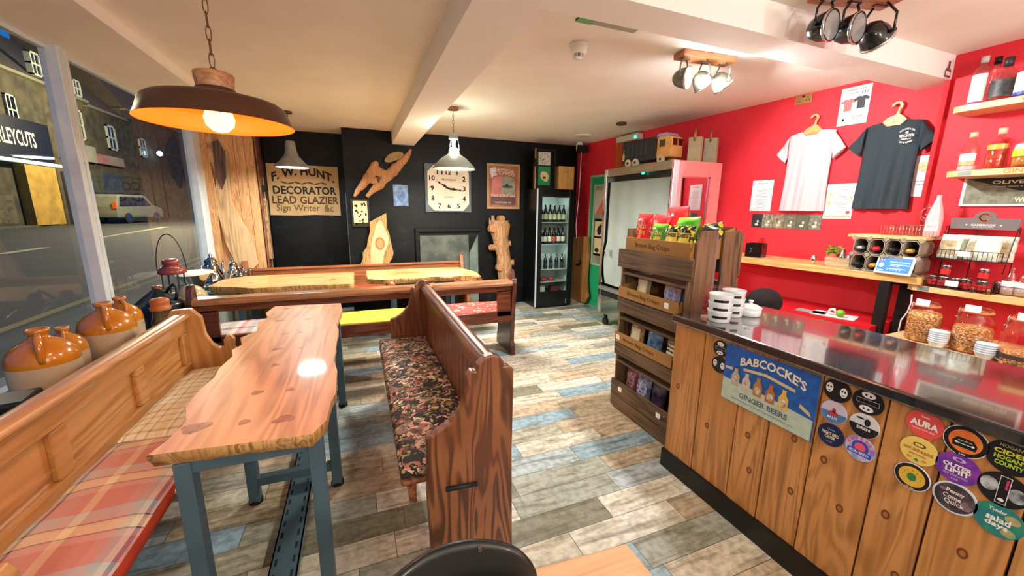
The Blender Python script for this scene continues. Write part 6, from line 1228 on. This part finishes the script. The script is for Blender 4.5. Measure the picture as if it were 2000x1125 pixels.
t = WL('cutlery_crate', 'small pale wooden crate on the back counter holding steel cups and greens', 'crate', 1.91, .33, 1.126)
MB().box(-.085, .085, -.05, .05, 0, .006).box(-.085, .085, -.05, -.044, .006, .075).box(-.085, .085, .044, .05, .006, .075).box(-.085, -.079, -.05, .05, .0, .075).box(.079, .085, -.05, .05, 0, .075).build('crate_body', wood('greyed_crate', '#c9a880', '#9a7c5c', 'x', scale=2, strong=.2), t)
tumbler('steel_measure', 'tallest steel cup in the small crate', 1.905, .32, 1.135, .13, .021); tumbler('steel_measure', 'short steel cup at the right of the small crate', 1.855, .33, 1.135, .095, .02)
t = WL('potted_herb', 'bunch of bright green leaves in a terracotta pot by the small crate', 'plant', 1.99, .28, 1.126)
MB().lathe([(0, 0), (.03, 0), (.045, .10), (.04, .10), (0, .09)], n=20).build('pot', plain('terracotta', '#c05a3a', .7), t)
m_ = MB(); random.seed(11)
for k in range(70):
    a = random.uniform(0, 2*pi); r = random.uniform(0, .065); z_ = .10+random.uniform(0, .055); c = Vector((r*cos(a), r*sin(a), z_)); u = Vector((random.uniform(-1, 1), random.uniform(-1, 1), random.uniform(-.3, .8))).normalized()*.014; v = u.orthogonal().normalized()*.008
    m_.add([c-u, c+v, c+u, c-v], [(0, 1, 2, 3)])
m_.build('leaves', plain('leaf_green', '#4f9a28', .6, col2='#7ab53a', scale=30), t)
# wine rack
wr = WL('wine_rack', 'honeycomb card wine rack on the back counter', 'wine rack', 1.63, .30, 1.126)
CB = plain('greyish_card', '#a99a86', .8, col2='#8f8070', scale=9); m_ = MB(); RN, CWD, CHT = 2, .0925, .122
for i in range(4):
    for j in range(2):
        cx, cz = -.185+CWD*(i+.5), CHT*(j+.5); o8 = [(cx+.0445*a, cz+.058*b) for a, b in ((-.55, -1), (.55, -1), (1, -.55), (1, .55), (.55, 1), (-.55, 1), (-1, .55), (-1, -.55))]; i8 = [(cx+.0405*a, cz+.054*b) for a, b in ((-.55, -1), (.55, -1), (1, -.55), (1, .55), (.55, 1), (-.55, 1), (-1, .55), (-1, -.55))]
        for k in range(8):
            k2 = (k+1) % 8; q = [o8[k], o8[k2], i8[k2], i8[k]]; m_.prism(q, -.11, .13, 'xz')
for i in range(5):
    for z_ in (0.003, CHT, 2*CHT-.003): cx = -.185+CWD*i; m_.prism([(cx-.018, z_), (cx, max(z_-.018, .0)), (cx+.018, z_), (cx, z_+.018)], -.113, -.10, 'xz')
m_.build('cells', CB, wr)
FO = {'red': plain('red_capsule', '#c9182a', .35), 'silver': plain('silver_capsule', '#a8a8a4', .25, .8), 'gold': plain('gold_capsule', '#c9963a', .3, .5), 'black': plain('black_capsule', '#141414', .3)}
for (i, j), (c, lb) in {(0, 1): ('silver', 'silver-capped bottle at the top left of the wine rack'), (1, 1): ('red', 'red-capped bottle in the top row of the wine rack'), (2, 1): ('black', 'dark-capped bottle in the top row of the wine rack'), (3, 1): ('gold', 'gold-capped bottle at the top right of the wine rack'), (0, 0): ('black', 'dark bottle at the bottom left of the wine rack'), (1, 0): ('gold', 'gold-capped bottle in the bottom row of the wine rack')}.items():
    q = onw(1.63, .30, 1.126)+Matrix.Rotation(RZW, 3, 'Z') @ Vector((-.185+CWD*(i+.5), 0, CHT*(j+.5)-.012))
    b = thing('wine_bottle', lb, 'bottle', q, RZW, 'bottles in the wine rack'); M = Matrix.Rotation(pi/2, 4, 'X')
    MB().lathe([(0, -.12), (.036, -.12), (.037, .02), (.030, .05), (.015, .08), (.0145, .10)], n=20, M=M).build('bottle_body', plain('wine_glass_dark', '#0d120c', .08, coat=.6), b)
    MB().lathe([(.0155, .07), (.0155, .14), (.0, .141)], n=18, M=M).build('capsule', FO[c], b)
t = WL('shelf_board', 'thin pale board resting on top of the wine rack', 'board', 1.645, .28, 1.372)
MB().prism([(-.225, -.11), (.215, -.12), (.215, .15), (-.19, .15)], 0, .022, 'xy').build('board', SHELFW, t, bev=.002)
gl_ = thinglass('clear_glass', '#fdf1f0', .09)
for k in range(5):
    t = WL('glass_tumbler', 'small clear glass in the wire basket above the wine rack, '+['leftmost', 'second from left', 'middle', 'second from right', 'rightmost'][k], 'glass', 1.66-.05*k, .26, 1.395, 'glasses above the wine rack'); MB().lathe([(0, .002), (.018, .002), (.022, .07), (.020, .07), (.016, .006), (0, .006)], n=18).build('glass_body', gl_, t)
t = WL('wire_basket', 'low wire basket of glasses on the board above the wine rack', 'basket', 1.57, .26, 1.395)
m_ = MB()
for k in range(17):
    x = -.14+.28*k/16
    for y in (-.05, .05): m_.tube([(x, y, 0), (x, y, .075)], .0015, 4)
for z_ in (.002, .075): m_.tube([(-.14, -.05, z_), (.14, -.05, z_), (.14, .05, z_), (-.14, .05, z_)], .002, 5, closed=True)
m_.build('wires', plain('pinkish_chrome', '#d8b4b0', .15, 1), t)
t = WL('glass_dispenser', 'clear stacked glass dispenser bulb with a wire loop above the rack', 'glassware', 1.52, .22, 1.395)
MB().lathe([(0, .0), (.03, 0), (.035, .03), (.02, .06), (.035, .09), (.02, .13), (.028, .16), (.012, .20), (.018, .22)], n=22).build('glass_body', gl_, t); MB().tube([(.02+.05*sin(a), .0, .15+.05*cos(a)) for a in [2*pi*k/20 for k in range(20)]], .002, 5, closed=True).build('wire_loop', CHROME, t)
t = WL('syrup_bottle', 'frosted tall bottle with a white label by the wall corner', 'bottle', 1.455, .26, 1.395)
MB().lathe([(0, 0), (.04, 0), (.042, .01), (.042, .13), (.03, .19), (.014, .25), (.012, .28), (0, .28)], n=24).build('bottle_body', plain('frosted_pink', '#e2b6b6', .2, coat=.4, alpha=1), t); MB().lathe([(.0426, .04), (.0426, .10)], n=10, a0=-2.4, a1=-.7).build('label', PAPER, t)
# smart display
t = WL('smart_display', 'white smart display with a blue screen leaning on the wine rack', 'display', 1.545, .435, 1.126, rz=-.10); t.rotation_euler = (-.30, 0, RZW-.10)
MB().prism(smooth([(-.105, .0), (.105, 0), (.105, .135), (-.105, .135)], 0), -.008, .008, 'xz').build('casing', plain('white_casing', '#dfe6e4', .35), t, bev=.008)
m_ = MB(); quad(m_, -.092, .092, .014, .120, -.0085); m_.build('screen', emit('blue_screen', '#1a5fae', .45), t)
m_ = MB(); txt(m_, 'Now playing', .03, .088, .11, .010, -.009); 
for z_, a, b in ((.098, -.085, -.06), (.070, -.02, .085), (.060, -.02, .03), (.040, -.03, .07), (.025, -.085, -.05)): quad(m_, a, b, z_-.002, z_+.002, -.009)
for k in range(5): disc(m_, -.03+k*.018, .030, .003, .003, -.009, n=8)
disc(m_, -.07, .06, .014, .016, -.009); m_.build('screen_text', emit('screen_white', '#cfe6ff', .5), t)
MB().box(-.05, .05, .008, .06, 0, .03).build('stand', WHITE_, t)
# ------------------------------------------------------------------ shelves on the nearer red wall
def shelf(name, label, z0, th, xf, y1, word=None, wy=None, ws=.03, point_=.10):
    t = thing(name, label, 'shelf', (0, 0, 0))
    MB().prism([(3.828, y1+.02), (xf+.02, y1), (xf, y1-.035), (xf, .35), (3.828, .35)][::-1], z0, z0+th, 'xy').build('board', SHELFW, t, bev=.003)
    if word:
        M = Matrix.Translation((xf-.001, wy, z0+th/2)) @ Matrix.Rotation(-pi/2, 4, 'Z'); m_ = MB(); txt(m_, word, 0, 0, ws*len(word)*.8, th*.72, 0, bold=.02, M=M); m_.build('carved_letters', plain('carved_wood', '#b0843f', .6), t)
    MB().box(xf-.001, xf+.0, y1-.12, y1-.06, z0+.005, z0+th-.005).build('metal_clip', plain('grey_clip', '#8a8f8a', .4, .4), t); return t
shelf('bottle_shelf', 'highest wall shelf, marked VODKA, holding clear spirit bottles', 2.185, .038, 3.60, 1.455, 'VODKA', 1.10, .035)
shelf('bottle_shelf', 'wall shelf marked GIN, second from the top', 1.785, .038, 3.60, 1.42, 'GIN', 1.13, .032)
shelf('display_shelf', 'pale wall shelf carrying the nut jars display and red tins', 1.030, .04, 3.56, 1.475)
shelf('nut_jar_shelf', 'lowest pale shelf, holding big nut jars and white bowls', .715, .035, 3.20, 1.405)
t = thing('small_shelf', 'short pale shelf just entering the right edge below the dark framed notice', 'shelf', (0, 0, 0)); MB().prism([(3.828, 1.0), (3.66, .985), (3.64, .96), (3.64, .6), (3.828, .6)][::-1], 1.42, 1.455, 'xy').build('board', SHELFW, t, bev=.003)
def glassb(name, label, px, py, X, z, prof, mat, parts=(), cap=None, grp=None, sx=1, sy=1):
    p = at(px, py, X=X); t = thing(name, label, 'bottle', (X, p.y, z), -pi/2, grp)
    MB().lathe(prof, n=28, sx=sx, sy=sy).build('bottle_body', mat, t)
    for nm, pf, mt, a0, a1 in parts: MB().lathe(pf, n=20, a0=a0, a1=a1, sx=sx, sy=sy).build(nm, mt, t)
    if cap: MB().lathe(cap[0], n=20).build('stopper', cap[1], t)
    return t
CG = thinglass('bottle_clear', '#f6f0f0', .12); fr0, fr1 = -2.6, -.5; ZV, ZG = 2.224, 1.824
glassb('vodka_bottle', 'tall slim clear bottle with a long pale label on the VODKA shelf', 1908, 190, 3.69, ZV, [(0, .004), (.036, .004), (.038, .02), (.040, .19), (.034, .215), (.016, .235), (.015, .27), (0, .27)], CG, [('label', [(.0392, .02), (.0405, .18)], P_('label_pale', '#e6e2d8', '#c9ccd4'), fr0, fr1), ('blue_base', [(.0385, .004), (.039, .014)], P_('cobalt', '#3a4ab0'), 0, 2*pi)], ([(0, .25), (.017, .25), (.018, .285), (0, .287)], P_('clear_stop', '#c9c0bc')))
glassb('vodka_bottle', 'squat bottle with a dark skull-like label and glass stopper on the VODKA shelf', 1955, 190, 3.70, ZV, [(0, .004), (.055, .004), (.062, .03), (.062, .12), (.05, .16), (.022, .18), (.018, .215), (0, .215)], CG, [('label', [(.0628, .03), (.0628, .125)], P_('label_dark', '#23262c', '#4a4640'), fr0, fr1)], ([(0, .20), (.020, .20), (.021, .25), (0, .252)], P_('dark_stop', '#2a2624')), sy=.7)
glassb('vodka_bottle', 'bottle with a white label bearing a big dark L at the right edge', 2004, 185, 3.66, ZV, [(0, .004), (.05, .004), (.052, .02), (.052, .14), (.03, .17), (.016, .19), (.016, .22), (0, .22)], CG, [('label', [(.0525, .025), (.0525, .135)], PAPER, fr0, fr1), ('blue_band', [(.0528, .01), (.0528, .03)], P_('cobalt', '#3a4ab0'), 0, 2*pi)])
glassb('vodka_bottle', 'black-capped clear bottle standing behind the slim one on the VODKA shelf', 1936, 180, 3.77, ZV, [(0, .004), (.034, .004), (.035, .02), (.035, .18), (.016, .22), (.014, .26), (0, .26)], CG, (), ([(0, .245), (.017, .245), (.017, .285), (0, .285)], BLACK))
ORL = plain('orange_spirit', '#e0451a', .08, coat=.6, trans=.3); AML = plain('amber_spirit', '#e8a03a', .08, coat=.6, trans=.4)
glassb('gin_bottle', 'clear gin bottle with a white gabled label and orange band', 1888, 328, 3.68, ZG, [(0, .004), (.040, .004), (.042, .02), (.042, .13), (.03, .155), (.014, .175), (.013, .215), (0, .215)], CG, [('label', [(.0425, .06), (.0425, .105)], PAPER, fr0, fr1), ('orange_band', [(.0427, .035), (.0427, .06)], P_('peach', '#e8a46a'), fr0, fr1), ('pink_base', [(.0425, .005), (.0425, .03)], P_('palepinkb', '#d9a0a0'), 0, 2*pi)], ([(0, .205), (.018, .205), (.018, .235), (0, .237)], P_('cork', '#d9bc98')))
glassb('gin_bottle', 'gin bottle full of orange-red liquid on the GIN shelf', 1942, 328, 3.68, ZG, [(0, .004), (.045, .004), (.048, .015), (.048, .14), (.04, .155), (.016, .17), (.015, .215), (0, .215)], CG, [('liquid', [(0, .008), (.043, .008), (.045, .02), (.045, .118), (0, .118)], ORL, 0, 2*pi), ('gold_label', [(.0486, .115), (.0486, .145)], P_('goldlab', '#d9a83a'), fr0, fr1)], ([(0, .205), (.019, .205), (.019, .24), (0, .243)], P_('cork', '#d9bc98')))
glassb('gin_bottle', 'amber gin bottle with a yellow label at the right edge of the GIN shelf', 1998, 330, 3.64, ZG, [(0, .004), (.052, .004), (.055, .02), (.055, .12), (.035, .165), (.018, .19), (.016, .22), (0, .22)], CG, [('liquid', [(0, .008), (.05, .008), (.052, .02), (.052, .11), (0, .11)], AML, 0, 2*pi), ('yellow_label', [(.0556, .06), (.0556, .10)], P_('sunyellow', '#f0c81c'), fr0, fr1), ('white_label', [(.0540, .10), (.048, .13)], PAPER, fr0, fr1)])
# framed notice under the gin shelf
a_ = at(1885, 352, X=3.825); b_ = at(1882, 403, X=3.825)
t = thing('framed_notice', 'white-bordered grey notice lettered OLIVES under the GIN shelf', 'sign', (3.828, a_.y-.25, b_.z), -pi/2)
MB().box(-.25, .25, -.012, 0, 0, .19).build('border', PAPER, t); m_ = MB(); quad(m_, -.235, .235, .014, .178, -.0125); m_.build('print', P_('greyolive', '#6f6e5a', '#8f8d74'), t)
m_ = MB(); poly(m_, [(-.24, .178), (.235, .178), (.235, .075), (.0, .095)], -.0132); m_.build('dark_header', plain('dark_header', '#2a221e', .5), t)
m_ = MB(); txt(m_, 'OLIVES·ET·AL', .03, .150, .30, .022, -.0140, bold=.02); txt(m_, 'WINCANTON', .09, .040, .20, .028, -.0140, bold=.03); txt(m_, 'marinated olives & savoury snacks', .0, .122, .28, .009, -.014); m_.build('lettering', CREAM, t)
# wire display of nuts and jars
sl_ = at(1842, 436, X=3.60); sr_ = at(1982, 436, X=3.60); yc = (sl_.y+sr_.y)/2
dr_ = thing('wire_display', 'black wire display stand with a grey arched header board', 'display stand', (3.66, 1.235, 1.071), -pi/2)
m_ = MB(); wx = .155
for x in (-wx, -.02, wx): m_.tube([(x, .07, 0), (x, .07, .40)], .003, 6)
for x in (-wx, wx): m_.tube([(x, -.10, .0), (x, -.10, .07)], .0025, 5).tube([(x, -.10, .0), (x, .07, .0)], .0025, 5).tube([(x, .07, .19), (x, -.07, .19), (x, -.07, .25)], .0025, 5).tube([(x, .07, .40), (x, .04, .40), (x, -.02, .12)], .0022, 5)
for z_, y in ((.0, -.10), (.035, -.10), (.07, -.10), (.19, -.07), (.25, -.07)): m_.tube([(-wx, y, z_), (wx, y, z_)], .0022, 5)
for k in range(16):
    x = -wx+2*wx*k/15; m_.tube([(x, .07, .002), (x, -.10, .002), (x, -.10, .07)], .0016, 4).tube([(x, .07, .19), (x, -.07, .19), (x, -.07, .25)], .0016, 4)
m_.build('wire_frame', plain('black_wire', '#1a1516', .4), dr_)
arch = [(-.15, .385), (.15, .385), (.15, .455), (.05, .455)]+[(.05*cos(a), .455+.045*sin(a)) for a in [pi*k/12 for k in range(1, 12)]]+[(-.05, .455), (-.15, .455)]
MB().prism(arch, .062, .068, 'xz').build('header_board', plain('taupe_header', '#6f6462', .6), dr_)
m_ = MB(); txt(m_, 'CAMBROOK', 0, .412, .11, .014, .0612, bold=.03); disc(m_, -.075, .412, .005, .005, .0612, n=10); disc(m_, .075, .412, .005, .005, .0612, n=10); txt(m_, 'HAND COOKED NUTS', 0, .398, .09, .005, .0612); m_.build('lettering', P_('headletter', '#e0d4c8'), dr_)
m_ = MB(); cc = [(.022*cos(a), .461+.022*sin(a)) for a in [.6+k*(2*pi-1.2)/20 for k in range(21)]]
for a, b in zip(cc[:-1], cc[1:]): m_.box(a[0]-.005, a[0]+.005, .058, .0615, a[1]-.005, a[1]+.005)
m_.build('crescent_emblem', P_('emblem_orange', '#e0794a'), dr_)
MB().box(-.035, .02, -.075, -.072, .215, .245).build('price_ticket', PAPER, dr_); MB().box(-.05, .01, -.105, -.102, .02, .055).build('price_ticket', PAPER, dr_)
PCH = foil('pouch', '#dfe3cf', '#c9cdb8'); random.seed(4)
def loc_dr(x, y, z): return Vector((3.66, 1.235, 1.071))+Matrix.Rotation(-pi/2, 3, 'Z') @ Vector((x, y, z))
for k, (x, y, lb) in enumerate(((-.10, -.03, 'pale snack pouch at the left front of the upper wire tray'), (-.045, .02, 'pale snack pouch at the back left of the upper wire tray'), (.02, .0, 'half-clear snack pouch in the middle of the upper wire tray'), (.07, -.03, 'pale snack pouch with a red stripe, right front of the upper wire tray'), (.115, .02, 'pale snack pouch leaning at the right of the upper wire tray'))):
    q = loc_dr(x, y, .193); bag(lb, q.x, q.y, q.z, .11, .155, PCH, -pi/2+.1*(k-2), -.15, lab=P_('pouch_window', '#c9b48a', '#8a7350') if k % 2 == 0 else None, group='pouches in the upper wire tray')
REDL = P_('red_label', '#cc1f2a'); GJ = plain('jar_dark_glass', '#4a1410', .1, coat=.5)
for k, (x, y, z_, lb) in enumerate(((-.13, -.06, .003, 'red-labelled jar at the left end of the lower wire tray'), (-.075, -.06, .003, 'red-labelled jar, second from the left in the lower tray'), (-.02, -.06, .003, 'red-labelled jar behind the lower price ticket'), (.03, -.06, .003, 'red-labelled jar in the middle of the lower tray'), (.095, -.06, .003, 'red-labelled jar under the stacked one at the right'), (-.075, -.06, .078, 'red-labelled jar stacked on the second from the left'), (.095, -.06, .078, 'red-labelled jar stacked highest at the right of the lower tray'), (.145, .0, .003, 'dark jar at the far right back of the lower tray'), (-.01, .02, .003, 'jar at the back of the lower wire tray'))):
    t = thing('snack_jar', lb, 'jar', loc_dr(x, y, z_), -pi/2, 'red-labelled jars on the lower wire tray')
    MB().lathe([(0, 0), (.023, 0), (.0245, .004), (.0245, .052), (.021, .058), (0, .058)], n=20).build('jar_body', GJ, t); MB().lathe([(.0222, .058), (.0235, .060), (.0235, .070), (.022, .072), (0, .072)], n=20).build('lid', CHROME, t)
    if k != 7:
        MB().lathe([(.0250, .012), (.0250, .046)], n=16, a0=-2.9, a1=-.2).build('label', REDL, t)
for k, (px, lb) in enumerate(((1968, 'small clear cordial bottle right of the wire display'), (1996, 'small clear bottle cut off at the right edge of the display shelf'))):
    glassb('cordial_bottle', lb, px, 570, 3.65, 1.071, [(0, .003), (.032, .003), (.034, .012), (.033, .09), (.022, .125), (.012, .14), (.014, .155), (.014, .17), (0, .172)], CG, [('liquid', [(0, .006), (.031, .006), (.032, .05), (0, .05)], plain('cloudy', '#b9a89a', .2, coat=.4), 0, 2*pi), ('label', [(.0345, .055), (.0335, .088)], P_('label_pale', '#e6e2d8', '#c9ccd4'), fr0, fr1)])
# nut jars
def nutmat():
    m, t, b = newmat('roasted_nuts'); tc = nd(t, 'ShaderNodeTexCoord'); v = nd(t, 'ShaderNodeTexVoronoi'); v.inputs['Scale'].default_value = 92; t.links.new(tc.outputs['Object'], v.inputs[0])
    sp = nd(t, 'ShaderNodeSeparateColor'); t.links.new(v.outputs['Color'], sp.inputs[0]); r = ramp(t, [(0, '#cf9448'), (.4, '#e6b768'), (.7, '#f2d69a'), (1, '#d9a658')]); t.links.new(sp.outputs[0], r.inputs[0])
    r2 = ramp(t, [(.35, '#ffffff'), (.7, '#9a6a34')]); t.links.new(v.outputs['Distance'], r2.inputs[0]); mx = nd(t, 'ShaderNodeMix', data_type='RGBA', blend_type='MULTIPLY'); mx.inputs[0].default_value = .8; t.links.new(r.outputs[0], mx.inputs[6]); t.links.new(r2.outputs[0], mx.inputs[7]); t.links.new(mx.outputs[2], b.inputs['Base Color']); b.inputs['Roughness'].default_value = .5
    bb = nd(t, 'ShaderNodeBump'); bb.invert = True; bb.inputs['Strength'].default_value = .8; bb.inputs['Distance'].default_value = .01; t.links.new(v.outputs['Distance'], bb.inputs['Height']); t.links.new(bb.outputs[0], b.inputs['Normal']); return m
NUT = nutmat(); SEAL = plain('orange_seal', '#cf7a45', .5)
def nutjar(label, nlabel, x, y, s, fill, hf=1, mat=NUT, z=.751):
    t = thing('nut_jar', label, 'jar', (x, y, z), -pi/2, 'clip-top nut jars')
    pf = [(0, 0), (.068*s, 0), (.078*s, .01), (.079*s, .15*s*hf), (.07*s, .185*s*hf), (.054*s, .205*s*hf), (.054*s, .22*s*hf)]
    MB().lathe(pf, n=36).build('glass_body', gl_, t)
    zt = .22*s*hf; MB().lathe([(.05*s, zt), (.062*s, zt+.003), (.062*s, zt+.012), (.05*s, zt+.014)], n=32).build('rubber_seal', SEAL, t)
    MB().lathe([(.058*s, zt+.014), (.060*s, zt+.022), (.045*s, zt+.034), (0, zt+.036)], n=32).build('glass_lid', gl_, t)
    MB().tube([(-.064*s, -.02, zt-.05), (-.068*s, -.01, zt+.005), (-.066*s, .0, zt+.02)], .003, 6).tube([(-.070*s, -.03, zt-.035), (-.070*s, .0, zt-.03), (-.066*s, .01, zt+.01)], .003, 6).build('wire_clip', CHROME, t)
    MB().box(-.032, .032, -.062*s, -.060*s, zt+.012, zt+.052).build('price_ticket', PAPER, t)
    prof = [(0, .004), (.066*s, .004), (.0755*s, .012), (.0765*s, fill*.9)]+[(.07*s, fill), (.04*s, fill+.008), (0, fill+.004)]
    n_ = MB().lathe(prof, (0, 0, 0), 36).build('nuts', mat, None, loc=(x, y, z)); tag(n_, nlabel, 'nuts', kind='stuff')
    return t
nutjar('left clip-top glass jar on the lowest shelf, full of roasted nuts', 'roasted nuts filling the left clip-top jar to the shoulder', 3.34, 1.262, 1.0, .185)
nutjar('middle clip-top glass jar on the lowest shelf, about three quarters full', 'roasted nuts filling three quarters of the middle clip-top jar', 3.34, 1.045, 1.06, .150)
nutjar('right clip-top glass jar at the photo edge with a thin layer of nuts', 'pale nuts low in the clip-top jar at the right edge', 3.30, .835, 1.15, .075, .95)
MB_ = MB().lathe([(.0925, .040), (.0928, .062)], n=30).build('dark_strap', plain('brown_strap', '#4a3030', .6), None, loc=(3.30, .835, .751)); tag(MB_, 'dark brown band around the right-hand nut jar', 'band')
o5 = ['topmost', 'second from the top', 'third from the top', 'fourth from the top', 'fifth from the top', 'lowest']
for (x, y, n_, nm) in ((3.255, 1.150, 6, 'left six-bowl stack'), (3.245, .950, 5, 'right five-bowl stack')):
    for k in range(n_):
        pos = o5[n_-1-k] if k else 'lowest'
        t = thing('snack_bowl', '%s white bowl of the %s on the lowest shelf' % (pos, nm), 'bowl', (x, y, .751+k*.0125), 0, 'stacked white snack bowls')
        MB().lathe([(0, 0), (.026, 0), (.029, .003), (.042, .036), (.044, .038), (.042, .040), (.039, .037), (.026, .006), (0, .005)], n=32).build('bowl_body', plain('bowl_plastic', '#dfe6ec', .3, coat=.3), t)
t = thing('metal_scoop', 'shiny metal scoop lying in front of the right-hand nut jar', 'scoop', (3.235, .875, .775), -.9)
MB().lathe([(0, -.05), (.022, -.048), (.026, -.02), (.027, .06)], n=20, a0=pi*.95, a1=pi*2.05, M=Matrix.Rotation(pi/2, 4, 'X')).build('scoop_bowl', CHROME, t); MB().tube([(0, .05, 0), (0, .10, .008)], .006, 8).build('handle', CHROME, t)
m_ = MB(); m_.tube([tuple(at(x, y, X=3.5)) for x, y in ((1781, 575), (1780, 590), (1772, 610), (1760, 625), (1755, 645), (1757, 660))], .004, 6); tag(m_.build('white_cable', WHITE_), 'thin white cable hanging left of the first nut jar', 'cable')
